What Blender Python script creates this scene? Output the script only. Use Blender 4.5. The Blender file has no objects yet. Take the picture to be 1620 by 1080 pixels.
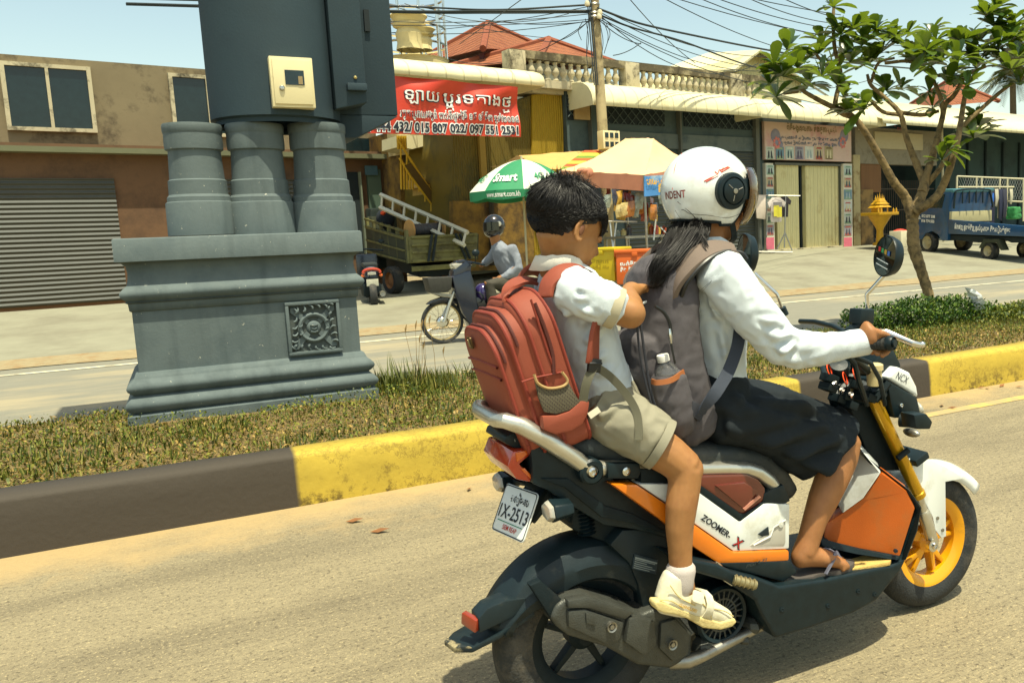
import bpy, bmesh, math, random
import numpy as np
from mathutils import Vector, Matrix, Quaternion, noise as mnoise
random.seed(7); np.random.seed(7)
R_ = math.radians
SC = bpy.context.scene
COL = SC.collection

# ---------------------------------------------------------------- camera, sky, sun, exposure
CX, CY, FPX, CAMH = 1020.0, 540.0, 1350.0, 1.33
PITCH, ROLL, YAW = R_(7.35), R_(-2.31), R_(61.83)
FWD = Vector((math.cos(YAW)*math.cos(PITCH), math.sin(YAW)*math.cos(PITCH), -math.sin(PITCH)))
RT0 = Vector((math.sin(YAW), -math.cos(YAW), 0)); UP0 = RT0.cross(FWD)
RT = math.cos(ROLL)*RT0 + math.sin(ROLL)*UP0
UP = -math.sin(ROLL)*RT0 + math.cos(ROLL)*UP0
CAMO = Vector((0, 0, CAMH))
cd = bpy.data.cameras.new("camera"); cam = bpy.data.objects.new("camera", cd); COL.objects.link(cam)
cam.matrix_world = Matrix(((RT.x, UP.x, -FWD.x, 0), (RT.y, UP.y, -FWD.y, 0), (RT.z, UP.z, -FWD.z, CAMH), (0, 0, 0, 1)))
cd.sensor_width = 36; cd.lens = FPX/1620*36; cd.shift_x = -(CX-810)/1620; cd.clip_start = .05; cd.clip_end = 3000
SC.camera = cam
SUN_EL, SUN_AZ = 73, 8            # azimuth measured from -Y towards +X
sd = Vector((math.cos(R_(SUN_EL))*math.sin(R_(SUN_AZ)), -math.cos(R_(SUN_EL))*math.cos(R_(SUN_AZ)), math.sin(R_(SUN_EL))))
sl = bpy.data.lights.new("sun", 'SUN'); sl.energy = 4.3; sl.angle = R_(.55); sl.color = (1, .94, .70)
so = bpy.data.objects.new("sun", sl); COL.objects.link(so); so.rotation_euler = sd.to_track_quat('Z', 'Y').to_euler(); so.location = (0, 0, 30)
W = bpy.data.worlds.new("World"); SC.world = W; W.use_nodes = True
wn = W.node_tree.nodes; wl = W.node_tree.links
sky = wn.new('ShaderNodeTexSky'); sky.sky_type = 'NISHITA'; sky.sun_disc = False
sky.sun_elevation = R_(SUN_EL); sky.sun_rotation = math.atan2(sd.x, sd.y)
sky.air_density = 1.0; sky.dust_density = 1.6; sky.ozone_density = 1.0
tint = wn.new('ShaderNodeMix'); tint.data_type = 'RGBA'; tint.blend_type = 'MULTIPLY'; tint.inputs[0].default_value = 1
tint.inputs[7].default_value = (1.42, 1.31, .95, 1)
wl.new(sky.outputs[0], tint.inputs[6]); wl.new(tint.outputs[2], wn['Background'].inputs[0]); wn['Background'].inputs[1].default_value = .125
SC.view_settings.view_transform = 'Standard'; SC.view_settings.look = 'None'; SC.view_settings.gamma = 1
SC.view_settings.exposure = 0.62
SC.view_settings.use_curve_mapping = False
SC.cycles.max_bounces = 6; SC.cycles.transparent_max_bounces = 12

# ---------------------------------------------------------------- where a point seen at a pixel stands on a real plane
def ray(px, py): return FWD + RT*((px-CX)/FPX) - UP*((py-CY)/FPX)
def hit(px, py, p, n):
    d = ray(px, py); p = Vector(p); n = Vector(n); return CAMO + d*((p-CAMO).dot(n)/d.dot(n))
def P(px, py, Y=2.06): return hit(px, py, (0, Y, 0), (0, 1, 0))
def G(px, py, z=0.0): return hit(px, py, (0, 0, z), (0, 0, 1))
def PD(px, py, d): return CAMO + ray(px, py)*d
def mpp(p): return (Vector(p)-CAMO).dot(FWD)/FPX        # metres one photo pixel spans at p

# ---------------------------------------------------------------- materials
def S(r, g, b):
    f = lambda c: (c/255/12.92) if c/255 <= .04045 else ((c/255+.055)/1.055)**2.4
    return (f(r), f(g), f(b))
MATS = {}
def mat(name, col, rough=.6, metal=0., var=.12, vs=7., bump=0., bs=80., coat=0., spec=.5, col2=None, mixs=3., mixlo=.5, mixhi=.62, trans=0., alpha=1., ani=None, sub=0., rvar=0.):
    if name in MATS: return MATS[name]
    m = bpy.data.materials.new(name); m.use_nodes = True; nt = m.node_tree; n = nt.nodes; l = nt.links
    b = n['Principled BSDF']; b.inputs['Roughness'].default_value = rough; b.inputs['Metallic'].default_value = metal
    b.inputs['Specular IOR Level'].default_value = spec; b.inputs['Coat Weight'].default_value = coat; b.inputs['Coat Roughness'].default_value = .08
    b.inputs['Transmission Weight'].default_value = trans; b.inputs['Alpha'].default_value = alpha
    if sub: b.inputs['Subsurface Weight'].default_value = sub; b.inputs['Subsurface Radius'].default_value = (.5, .2, .1); b.inputs['Subsurface Scale'].default_value = .02
    tc = n.new('ShaderNodeTexCoord'); vec = tc.outputs['Object']
    if ani:
        mp = n.new('ShaderNodeMapping'); mp.inputs['Scale'].default_value = ani; l.new(vec, mp.inputs[0]); vec = mp.outputs[0]
    nz = n.new('ShaderNodeTexNoise'); nz.inputs['Scale'].default_value = vs; nz.inputs['Detail'].default_value = 6; nz.inputs['Roughness'].default_value = .65; l.new(vec, nz.inputs['Vector'])
    rp = n.new('ShaderNodeValToRGB'); rp.color_ramp.elements[0].position = .3; rp.color_ramp.elements[1].position = .7
    rp.color_ramp.elements[0].color = (*[max(0, c*(1-var)) for c in col], 1); rp.color_ramp.elements[1].color = (*[min(1, c*(1+var)) for c in col], 1)
    l.new(nz.outputs[0], rp.inputs[0]); out = rp.outputs[0]
    if col2:
        n2 = n.new('ShaderNodeTexNoise'); n2.inputs['Scale'].default_value = mixs; n2.inputs['Detail'].default_value = 8; n2.inputs['Roughness'].default_value = .7; l.new(vec, n2.inputs['Vector'])
        r2 = n.new('ShaderNodeMapRange'); r2.inputs[1].default_value = mixlo; r2.inputs[2].default_value = mixhi; l.new(n2.outputs[0], r2.inputs[0])
        mx = n.new('ShaderNodeMix'); mx.data_type = 'RGBA'; mx.inputs[7].default_value = (*col2, 1); l.new(r2.outputs[0], mx.inputs[0]); l.new(out, mx.inputs[6]); out = mx.outputs[2]
    l.new(out, b.inputs['Base Color'])
    if rvar:
        rr = n.new('ShaderNodeMapRange'); rr.inputs[3].default_value = max(.02, rough-rvar); rr.inputs[4].default_value = min(1, rough+rvar); l.new(nz.outputs[0], rr.inputs[0]); l.new(rr.outputs[0], b.inputs['Roughness'])
    if bump:
        n3 = n.new('ShaderNodeTexNoise'); n3.inputs['Scale'].default_value = bs; n3.inputs['Detail'].default_value = 4; l.new(vec, n3.inputs['Vector'])
        bp = n.new('ShaderNodeBump'); bp.inputs['Strength'].default_value = bump; bp.inputs['Distance'].default_value = .01; l.new(n3.outputs[0], bp.inputs['Height']); l.new(bp.outputs[0], b.inputs['Normal'])
    MATS[name] = m; return m
def nodes(m): return m.node_tree.nodes, m.node_tree.links, m.node_tree.nodes['Principled BSDF']
def add_wave(m, axis, scale, depth=.3, prof='SIN', bands=True, dist=0., dsc=1., dirn=None):
    """corrugation / ribs: a real bump over the whole material"""
    n, l, b = nodes(m); tc = n.new('ShaderNodeTexCoord'); wv = n.new('ShaderNodeTexWave'); wv.wave_profile = prof
    wv.bands_direction = axis; wv.inputs['Scale'].default_value = scale; wv.inputs['Distortion'].default_value = dist; wv.inputs['Detail Scale'].default_value = dsc
    vec = tc.outputs['Object']
    if dirn is not None:
        mp = n.new('ShaderNodeMapping'); mp.inputs['Rotation'].default_value = (0, 0, -dirn); l.new(vec, mp.inputs[0]); vec = mp.outputs[0]
    l.new(vec, wv.inputs['Vector'])
    bp = n.new('ShaderNodeBump'); bp.inputs['Strength'].default_value = depth; bp.inputs['Distance'].default_value = .05; l.new(wv.outputs['Fac'], bp.inputs['Height']); l.new(bp.outputs[0], b.inputs['Normal']); return m

# ---------------------------------------------------------------- mesh collector
class MB:
    def __init__(s): s.v = []; s.f = []
    def add(s, vs, fs):
        o = len(s.v); s.v += [tuple(x) for x in vs]; s.f += [tuple(i+o for i in f) for f in fs]; return s
    def box(s, c, d, ax=None, taper=1.):
        c = Vector(c); X, Y, Z = ax if ax else (Vector((1, 0, 0)), Vector((0, 1, 0)), Vector((0, 0, 1)))
        vs = []
        for k in (-1, 1):
            t = taper if k > 0 else 1
            for i, j in ((-1, -1), (1, -1), (1, 1), (-1, 1)): vs.append(c + X*(i*d[0]/2*t) + Y*(j*d[1]/2*t) + Z*(k*d[2]/2))
        return s.add(vs, [(3, 2, 1, 0), (4, 5, 6, 7), (0, 1, 5, 4), (1, 2, 6, 5), (2, 3, 7, 6), (3, 0, 4, 7)])
    def prism(s, pts, ext):
        """closed polygon pts swept by the vector ext (or to a second polygon of the same count)"""
        pts = [Vector(p) for p in pts]; n = len(pts)
        far = [p+Vector(ext) for p in pts] if not isinstance(ext, list) else [Vector(p) for p in ext]
        nn = Vector((0, 0, 0))
        for i in range(n): nn += pts[i].cross(pts[(i+1) % n])
        if nn.dot(sum((f-p for f, p in zip(far, pts)), Vector((0, 0, 0)))) > 0: pts = pts[::-1]; far = far[::-1]
        fs = [tuple(range(n)), tuple(range(2*n-1, n-1, -1))] + [(i, i+n, (i+1) % n+n, (i+1) % n) for i in range(n)]
        return s.add(pts+far, fs)
    def tube(s, pts, r, seg=8, cap=True, flat=None):
        pts = [Vector(p) for p in pts]; n = len(pts); rs = r if isinstance(r, (list, tuple)) else [r]*n
        T = [(pts[min(i+1, n-1)]-pts[max(i-1, 0)]).normalized() for i in range(n)]
        a = Vector((0, 0, 1)) if abs(T[0].z) < .9 else Vector((1, 0, 0)); U = T[0].cross(a).normalized(); vs = []
        for i in range(n):
            if i: U = (U - T[i]*U.dot(T[i])); U = U.normalized() if U.length > 1e-6 else T[i].orthogonal().normalized()
            V = T[i].cross(U)
            for k in range(seg): t = 2*math.pi*k/seg; vs.append(pts[i] + U*(math.cos(t)*rs[i]) + V*(math.sin(t)*rs[i]*(flat or 1)))
        fs = [(i*seg+k, i*seg+(k+1) % seg, (i+1)*seg+(k+1) % seg, (i+1)*seg+k) for i in range(n-1) for k in range(seg)]
        if cap: fs += [tuple(range(seg-1, -1, -1)), tuple(range((n-1)*seg, n*seg))]
        return s.add(vs, fs)
    def lathe(s, c, axis, prof, seg=32, a0=0., a1=2*math.pi, ref=None, cap=False):
        """prof: (radius, height along axis)"""
        c = Vector(c); A = Vector(axis).normalized(); U = (Vector(ref) if ref is not None else A.orthogonal()); U = (U-A*U.dot(A)).normalized(); V = A.cross(U)
        full = abs(a1-a0-2*math.pi) < 1e-6; ns = seg if full else seg+1; m = len(prof); vs = []
        for k in range(ns):
            t = a0+(a1-a0)*k/seg; d = U*math.cos(t)+V*math.sin(t)
            vs += [c+d*p[0]+A*p[1] for p in prof]
        fs = []
        for k in range(seg):
            k2 = (k+1) % ns
            for j in range(m-1): fs.append((k*m+j, k2*m+j, k2*m+j+1, k*m+j+1))
        if cap and not full: fs += [tuple(range(m)), tuple((ns-1)*m+j for j in range(m-1, -1, -1))]
        return s.add(vs, fs)
    def ell(s, c, r, ax=None, nu=16, nv=10):
        c = Vector(c); r = r if isinstance(r, (list, tuple)) else (r, r, r); X, Y, Z = ax if ax else (Vector((1, 0, 0)), Vector((0, 1, 0)), Vector((0, 0, 1)))
        vs = [c - Z*r[2]]
        for i in range(1, nv):
            p = -math.pi/2+math.pi*i/nv
            for k in range(nu): t = 2*math.pi*k/nu; vs.append(c + X*(r[0]*math.cos(p)*math.cos(t)) + Y*(r[1]*math.cos(p)*math.sin(t)) + Z*(r[2]*math.sin(p)))
        vs.append(c+Z*r[2]); fs = [(0, 1+(k+1) % nu, 1+k) for k in range(nu)]
        for i in range(nv-2): fs += [(1+i*nu+k, 1+i*nu+(k+1) % nu, 1+(i+1)*nu+(k+1) % nu, 1+(i+1)*nu+k) for k in range(nu)]
        t = len(vs)-1; o = 1+(nv-2)*nu; fs += [(o+k, o+(k+1) % nu, t) for k in range(nu)]
        return s.add(vs, fs)
    def loft(s, secs, seg=20, ref=(0, 1, 0), dome=True, power=2.):
        """secs: (centre, ru, rv): rv along ref, ru across; domed ends"""
        C = [Vector(a[0]) for a in secs]; ru = [a[1] for a in secs]; rv = [a[2] if len(a) > 2 else a[1] for a in secs]; n = len(C)
        T = [(C[min(i+1, n-1)]-C[max(i-1, 0)]).normalized() for i in range(n)]
        if dome:
            k0 = min(ru[0], rv[0])*.55; k1 = min(ru[-1], rv[-1])*.55
            C = [C[0]-T[0]*k0, C[0]-T[0]*k0*.6]+C+[C[-1]+T[-1]*k1*.6, C[-1]+T[-1]*k1]; T = [T[0]]*2+T+[T[-1]]*2
            ru = [ru[0]*.3, ru[0]*.75]+ru+[ru[-1]*.75, ru[-1]*.3]; rv = [rv[0]*.3, rv[0]*.75]+rv+[rv[-1]*.75, rv[-1]*.3]; n += 4
        vs = []; rf = Vector(ref)
        for i in range(n):
            V = rf-T[i]*rf.dot(T[i]); V = V.normalized() if V.length > .05 else T[i].orthogonal().normalized(); U = V.cross(T[i])
            for k in range(seg):
                t = 2*math.pi*k/seg; cs, sn = math.cos(t), math.sin(t)
                if power != 2: cs = math.copysign(abs(cs)**(2/power), cs); sn = math.copysign(abs(sn)**(2/power), sn)
                vs.append(C[i]+U*(cs*ru[i])+V*(sn*rv[i]))
        fs = [(i*seg+k, (i+1)*seg+k, (i+1)*seg+(k+1) % seg, i*seg+(k+1) % seg) for i in range(n-1) for k in range(seg)]
        fs += [tuple(range(seg)), tuple(range(n*seg-1, (n-1)*seg-1, -1))]
        return s.add(vs, fs)
    def sheet(s, rows):
        nr, nc = len(rows), len(rows[0])
        return s.add([p for r in rows for p in r], [(i*nc+j, i*nc+j+1, (i+1)*nc+j+1, (i+1)*nc+j) for i in range(nr-1) for j in range(nc-1)])
    def build(s, name, m, parent=None, smooth=True, bevel=0., bseg=2, ang=38, fix=True):
        me = bpy.data.meshes.new(name)
        bm = bmesh.new(); vs = [bm.verts.new(v) for v in s.v]
        for f in s.f:
            try: bm.faces.new([vs[i] for i in f])
            except ValueError: pass
        if fix: bmesh.ops.recalc_face_normals(bm, faces=bm.faces)
        if bevel:
            es = [e for e in bm.edges if len(e.link_faces) == 2 and e.calc_face_angle(0) > R_(28)]
            bmesh.ops.bevel(bm, geom=es, offset=bevel, offset_type='OFFSET', segments=bseg, profile=.6, affect='EDGES', clamp_overlap=True)
        if smooth:
            for f in bm.faces: f.smooth = True
            for e in bm.edges:
                if len(e.link_faces) == 2 and e.calc_face_angle(0) > R_(ang): e.smooth = False
        bm.to_mesh(me); bm.free()
        return link(name, me, m, parent)
def link(name, me, m, parent=None):
    o = bpy.data.objects.new(name, me); COL.objects.link(o)
    for x in (m if isinstance(m, (list, tuple)) else [m]):
        if x and not (len(me.materials)): me.materials.append(x)
    if parent is not None: adopt(o, parent)
    return o
def adopt(o, parent):
    o.parent = parent
    if parent.type == 'EMPTY' and parent.parent is None: o.matrix_parent_inverse = Matrix.Translation(-parent.location)
def thing(name, label, cat, loc=(0, 0, 0), group=None):
    o = bpy.data.objects.new(name, None); COL.objects.link(o); o.location = loc; o.empty_display_size = .1
    o['label'] = label; o['category'] = cat
    if group: o['group'] = group
    return o
def tag(o, label, cat, group=None, kind=None):
    if label: o['label'] = label
    if cat: o['category'] = cat
    if group: o['group'] = group
    if kind: o['kind'] = kind
    return o
def struct(o, kind='structure'): o['kind'] = kind; return o
def dup(root, loc=None, rz=None, label=None, group=None, moved=True):
    r = root.copy(); COL.objects.link(r)
    if loc is not None: r.location = loc
    if rz is not None: r.rotation_euler = (0, 0, rz)
    if label: r['label'] = label
    if group: r['group'] = group
    for ch in list(root.children):
        c = ch.copy(); COL.objects.link(c); c.parent = r
        for g in list(ch.children):
            d = g.copy(); COL.objects.link(d); d.parent = c
    return r

# ---------------------------------------------------------------- organic surfaces: overlapping solids fused into one skin
def fuse(mb, voxel, smooth_it=4, folds=(), wr=None):
    me = bpy.data.meshes.new('tmp'); me.from_pydata([tuple(v) for v in mb.v], [], mb.f); me.update()
    bm = bmesh.new(); bm.from_mesh(me); bmesh.ops.recalc_face_normals(bm, faces=bm.faces); bm.to_mesh(me); bm.free()
    o = bpy.data.objects.new('tmp', me); COL.objects.link(o)
    md = o.modifiers.new('r', 'REMESH'); md.mode = 'VOXEL'; md.voxel_size = voxel
    if smooth_it: sm = o.modifiers.new('s', 'SMOOTH'); sm.iterations = smooth_it; sm.factor = .5
    dg = bpy.context.evaluated_depsgraph_get(); nm = bpy.data.meshes.new_from_object(o.evaluated_get(dg))
    bpy.data.objects.remove(o); bpy.data.meshes.remove(me)
    if folds or wr:
        n = len(nm.vertices); co = np.empty(n*3); nm.vertices.foreach_get('co', co); co = co.reshape(-1, 3)
        no = np.empty(n*3); nm.vertices.foreach_get('normal', no); no = no.reshape(-1, 3); dsp = np.zeros(n)
        for a, b, w, d in folds:
            a = np.array(a); b = np.array(b); ab = b-a; t = np.clip(((co-a)@ab)/max(1e-9, ab@ab), 0, 1)
            ds = np.linalg.norm(co-(a+t[:, None]*ab), axis=1)
            k = np.sin(np.pi*np.clip(t*.9+.05, 0, 1))**.6
            dsp += d*k*(np.exp(-(ds/w)**2) - .55*np.exp(-((ds-1.9*w)/(w*.9))**2))
        if wr:
            amp, sc = wr
            for i in range(n):
                v = Vector(co[i]*sc); q = mnoise.noise(v+Vector((mnoise.noise(v*.7), mnoise.noise(v*.7+Vector((5, 1, 2))), 0))*1.2)
                dsp[i] += amp*(1-abs(q)*2.2)
        co = co+no*dsp[:, None]; nm.vertices.foreach_set('co', co.ravel()); nm.update()
    nm.polygons.foreach_set('use_smooth', [True]*len(nm.polygons))
    return nm
def organic(name, mb, voxel, m, parent, smooth_it=4, folds=(), wr=None): return link(name, fuse(mb, voxel, smooth_it, folds, wr), m, parent)

# ---------------------------------------------------------------- lettering as real flat geometry
def text(name, body, o, xdir, ydir, height, m, parent=None, width=None, grow=0., lift=.0, align='LEFT', shear=0., depth=0.):
    """lettering whose baseline starts at o, running along xdir, ydir up; height = cap height; width squeezes or stretches the line"""
    cu = bpy.data.curves.new(name, 'FONT'); cu.body = body; cu.size = 1.0; cu.align_x = 'LEFT'; cu.offset = grow; cu.shear = shear; cu.extrude = depth; cu.resolution_u = 3
    t = bpy.data.objects.new(name, cu); COL.objects.link(t)
    dg = bpy.context.evaluated_depsgraph_get(); me = bpy.data.meshes.new_from_object(t.evaluated_get(dg))
    bpy.data.objects.remove(t); bpy.data.curves.remove(cu)
    n = len(me.vertices); co = np.empty(n*3); me.vertices.foreach_get('co', co); co = co.reshape(-1, 3)
    if n == 0: return None
    X = Vector(xdir).normalized(); Y = Vector(ydir); Y = (Y-X*Y.dot(X)).normalized(); Z = X.cross(Y)
    sy = height/.70; x0, x1 = co[:, 0].min(), co[:, 0].max(); sx = sy if width is None else width/(x1-x0)
    out = np.array(o)[None]+np.outer((co[:, 0]-(x0 if width else 0))*sx, X)+np.outer(co[:, 1]*sy, Y)+np.outer(co[:, 2]*sy+lift, Z)
    me.vertices.foreach_set('co', out.ravel()); me.update()
    me.materials.clear()
    return link(name, me, m, parent)
def leafmesh(name, V, F, m, parent=None):
    """V (n,k,3) little faces"""
    me = bpy.data.meshes.new(name); n, k, _ = V.shape
    me.vertices.add(n*k); me.vertices.foreach_set('co', V.reshape(-1)); fl = np.concatenate([np.array(f)[None]+(np.arange(n)*k)[:, None] for f in F], axis=0) if len({len(f) for f in F}) == 1 else None
    me.loops.add(fl.size); me.loops.foreach_set('vertex_index', fl.reshape(-1).astype(np.int32)); me.polygons.add(len(fl))
    me.polygons.foreach_set('loop_start', np.arange(len(fl), dtype=np.int32)*fl.shape[1]); me.polygons.foreach_set('use_smooth', [True]*len(fl)); me.update(); me.validate()
    return link(name, me, m, parent)
# ================================================================ materials of the setting
m_road = mat('dusty_asphalt', S(138, 127, 100), .93, var=.14, vs=40, bump=.7, bs=120, col2=S(96, 88, 70), mixs=1.2, mixlo=.46, mixhi=.72, ani=(.22, 1, 1))
m_road2 = mat('far_asphalt', S(124, 122, 108), .93, var=.09, vs=9, bump=.3, bs=50, col2=S(152, 142, 116), mixs=.7, ani=(.3, 1, 1))
m_dirt = mat('dust_verge', S(146, 132, 100), .97, var=.14, vs=9, bump=.6, bs=40, col2=S(140, 116, 80), mixs=5)
m_apron = mat('concrete_paving', S(136, 134, 114), .93, var=.07, vs=3, bump=.3, bs=30, col2=S(116, 112, 94), mixs=.8, mixlo=.45, mixhi=.7)
m_soil = mat('dry_soil', S(112, 94, 58), .97, var=.25, vs=20, bump=.8, bs=40)
m_white = mat('white_paint', (.78, .78, .74), .5, var=.03, col2=(.62, .61, .55), mixs=6)
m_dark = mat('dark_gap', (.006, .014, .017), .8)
def speck(m, scale, c, lo, hi, amt=1.):
    n, l, b = nodes(m); tc = n.new('ShaderNodeTexCoord'); v = n.new('ShaderNodeTexNoise'); v.inputs['Scale'].default_value = scale; v.inputs['Detail'].default_value = 3; v.inputs['Roughness'].default_value = .8; l.new(tc.outputs['Object'], v.inputs['Vector'])
    r = n.new('ShaderNodeMapRange'); r.inputs[1].default_value = lo; r.inputs[2].default_value = hi; r.inputs[4].default_value = amt; l.new(v.outputs[0], r.inputs[0])
    mx = n.new('ShaderNodeMix'); mx.data_type = 'RGBA'; mx.inputs[7].default_value = (*c, 1); src = b.inputs['Base Color'].links[0].from_socket
    l.new(r.outputs[0], mx.inputs[0]); l.new(src, mx.inputs[6]); l.new(mx.outputs[2], b.inputs['Base Color']); return m
speck(m_road, 55, S(66, 58, 46), .53, .66, .75); speck(m_road, 80, S(205, 186, 140), .56, .68, .6); speck(m_road, 150, S(60, 54, 44), .55, .62, .5)

# ================================================================ ground
D0 = CAMO + ray(1270, 395)*26; FA = R_(9.5); fe = Vector((math.cos(FA), math.sin(FA), 0)); fn = Vector((math.sin(FA), -math.cos(FA), 0)); ZU = Vector((0, 0, 1))
def Yd(x): return 13.05+.047*(x-2.3)
def Yf(x): return D0.y+(x-D0.x)*math.tan(FA)
def zap(x, y):
    t = (y-Yd(x))/max(.5, Yf(x)-Yd(x)); zf = .3+.3*min(1, max(0, (x-4)/11)); return .02+max(0, min(1.3, t))*(zf-.02)
def A(px, py):
    p = G(px, py, .2)
    for _ in range(12): p = G(px, py, zap(p.x, p.y))
    return p
OSH = [0.]
def FP(px, py, off=0.): return hit(px, py, D0+fn*(off+OSH[0]), fn)
def fu(p): return (Vector(p)-D0).dot(fe)
def FU(u, z, off=0.): return Vector((D0.x, D0.y, 0))+fe*u+fn*(off+OSH[0])+ZU*z
def fbox(mb, px0, py0, px1, py1, off0, off1):
    a, b = FP(px0, py0, off1), FP(px1, py1, off1); u0, u1, z1, z0 = fu(a), fu(b), a.z, b.z
    return mb.box(FU((u0+u1)/2, (z0+z1)/2, (off0+off1)/2), (abs(u1-u0), abs(off1-off0), abs(z1-z0)), (fe, -fn, ZU))
def fub(mb, u0, u1, z0, z1, o0, o1): return mb.box(FU((u0+u1)/2, (z0+z1)/2, (o0+o1)/2), (abs(u1-u0), abs(o1-o0), abs(z1-z0)), (fe, -fn, ZU))

def flat(name, m, x0, x1, y0, y1, z, nx=1, ny=1):
    mb = MB(); mb.sheet([[(x0+(x1-x0)*i/nx, y0+(y1-y0)*j/ny, z) for i in range(nx+1)] for j in range(ny+1)]); return struct(mb.build(name, m, fix=False, smooth=False))
flat('ground', m_dirt, -500, 900, -300, 900, -.03)
flat('near_road', m_road, -60, 300, -14, 4.75, 0)
flat('far_road', m_road2, -60, 300, 6.6, 15, -.004)
# dusty strip of blown earth along the near kerb, ragged edge
mb = MB(); rows = [[], []]
for i in range(220):
    x = -8+i*.11; rows[0].append((x, 4.32-.16*mnoise.noise(Vector((x*1.7, 2, 0)))-.07*mnoise.noise(Vector((x*7, 5, 0))), .004)); rows[1].append((x, 4.62, .016))
n, l, b = nodes(m_road); tc = n.new('ShaderNodeTexCoord'); sx = n.new('ShaderNodeSeparateXYZ'); l.new(tc.outputs['Object'], sx.inputs[0]); nz = n.new('ShaderNodeTexNoise'); nz.inputs['Scale'].default_value = 2.2; nz.inputs['Detail'].default_value = 9; nz.inputs['Roughness'].default_value = .72; l.new(tc.outputs['Object'], nz.inputs[0])
r = n.new('ShaderNodeMapRange'); r.inputs[1].default_value = 3.7; r.inputs[2].default_value = 4.75; r.inputs[3].default_value = -.22; r.inputs[4].default_value = .42; l.new(sx.outputs[1], r.inputs[0]); ad = n.new('ShaderNodeMath'); l.new(r.outputs[0], ad.inputs[0]); l.new(nz.outputs[0], ad.inputs[1])
r2 = n.new('ShaderNodeMapRange'); r2.inputs[1].default_value = .5; r2.inputs[2].default_value = .8; r2.inputs[4].default_value = .85; l.new(ad.outputs[0], r2.inputs[0]); mx = n.new('ShaderNodeMix'); mx.data_type = 'RGBA'; mx.inputs[7].default_value = (*S(170, 146, 102), 1); src = b.inputs['Base Color'].links[0].from_socket; l.new(r2.outputs[0], mx.inputs[0]); l.new(src, mx.inputs[6]); l.new(mx.outputs[2], b.inputs['Base Color'])
# worn yellow road line beside the kerb and the white edge line of the far road
m_yline = mat('worn_yellow_line', S(204, 172, 84), .85, var=.1, col2=S(168, 146, 102), mixs=5, mixlo=.36, mixhi=.52)
m_wline = mat('worn_white_line', S(206, 200, 172), .8, var=.06, col2=S(150, 142, 118), mixs=3, mixlo=.5, mixhi=.65)
y = P(1540, 634, 4.0); struct(flat('road_marking', m_yline, P(1450, 670, 4.1).x, 30, 4.1, 4.2, .003))
struct(flat('road_marking', m_wline, -20, 80, 11.82, 11.94, .002))
# apron of concrete rising to the shop fronts
xs = [-40+i*1.5 for i in range(90)]; rows = []
for j in range(13):
    t = j/12*1.25; rows.append([Vector((x, Yd(x)+t*(Yf(x)-Yd(x)) if Yf(x) > Yd(x)+1 else Yd(x)+t*3, 0)) for x in xs])
for r in rows:
    for p in r: p.z = zap(p.x, p.y)+.004*mnoise.noise(p*1.3)
mb = MB(); mb.sheet(rows); struct(mb.build('shop_forecourt', m_apron, fix=False))
mb = MB(); rr = [[], [], []]
for i in range(240):
    x = -20+i*.4; yy = Yd(x); w = .12*mnoise.noise(Vector((x*.9, 1, 3)))
    rr[0].append((x, yy-.42+w, .006)); rr[1].append((x, yy-.05, .03)); rr[2].append((x, yy+.28+w, zap(x, yy+.28)+.012))
mb.sheet(rr); struct(mb.build('dirt_strip', m_dirt, fix=False))

# ================================================================ median: soil bed, painted kerbs
def medz(x, y): return .225 + .035*max(0, mnoise.noise(Vector((x*6, y*7, 5)))) + .05*mnoise.noise(Vector((x*.7, y*.9, 0))) + .02*mnoise.noise(Vector((x*3, y*3, 1)))
mb = MB(); mb.sheet([[Vector((x, y, medz(x, y) if y < 6.85 else 0.02)) for x in [-12+i*.25 for i in range(170)]] for y in (4.78, 5., 5.3, 5.6, 5.9, 6.2, 6.5, 6.72, 6.84, 6.86)])
struct(mb.build('median_bed', m_soil, fix=False))
# kerb: painted yellow and black lengths
mk = mat('kerb_paint', S(178, 154, 54), .8, var=.10, vs=6, bump=.25, bs=30)
n, l, b = nodes(mk); tc = n.new('ShaderNodeTexCoord'); sx = n.new('ShaderNodeSeparateXYZ'); l.new(tc.outputs['Object'], sx.inputs[0])
def mrange(val, lo, hi):
    r = n.new('ShaderNodeMapRange'); r.inputs[1].default_value = lo; r.inputs[2].default_value = hi; l.new(val, r.inputs[0]); return r.outputs[0]
def mul(a, bb):
    r = n.new('ShaderNodeMath'); r.operation = 'MULTIPLY'
    for k, q in enumerate((a, bb)):
        if isinstance(q, float): r.inputs[k].default_value = q
        else: l.new(q, r.inputs[k])
    return r.outputs[0]
def mixc(fac, c1, c2):
    m_ = n.new('ShaderNodeMix'); m_.data_type = 'RGBA'; l.new(fac, m_.inputs[0])
    for k, q in ((6, c1), (7, c2)):
        if isinstance(q, tuple): m_.inputs[k].default_value = (*q, 1)
        else: l.new(q, m_.inputs[k])
    return m_.outputs[2]
KX = [(-9, -6.2), (-3.5, P(471, 760, 4.6).x), (P(1268, 612, 4.6).x, P(1473, 600, 4.6).x), (7.3, 8.7), (11.4, 12.8)]
tot = None
for a_, b_ in KX:
    q = mul(mrange(sx.outputs[0], a_-.012, a_+.012), mrange(sx.outputs[0], b_+.012, b_-.012))
    if tot is None: tot = q
    else:
        ad = n.new('ShaderNodeMath'); l.new(tot, ad.inputs[0]); l.new(q, ad.inputs[1]); tot = ad.outputs[0]
base = b.inputs['Base Color'].links[0].from_socket
nzk = n.new('ShaderNodeTexNoise'); nzk.inputs['Scale'].default_value = 9; nzk.inputs['Detail'].default_value = 8; nzk.inputs['Roughness'].default_value = .75; l.new(tc.outputs['Object'], nzk.inputs[0])
stain = mul(mrange(nzk.outputs[0], .50, .60), mrange(sx.outputs[2], .17, .0)); stain2 = mul(mrange(nzk.outputs[0], .60, .68), .65)
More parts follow.
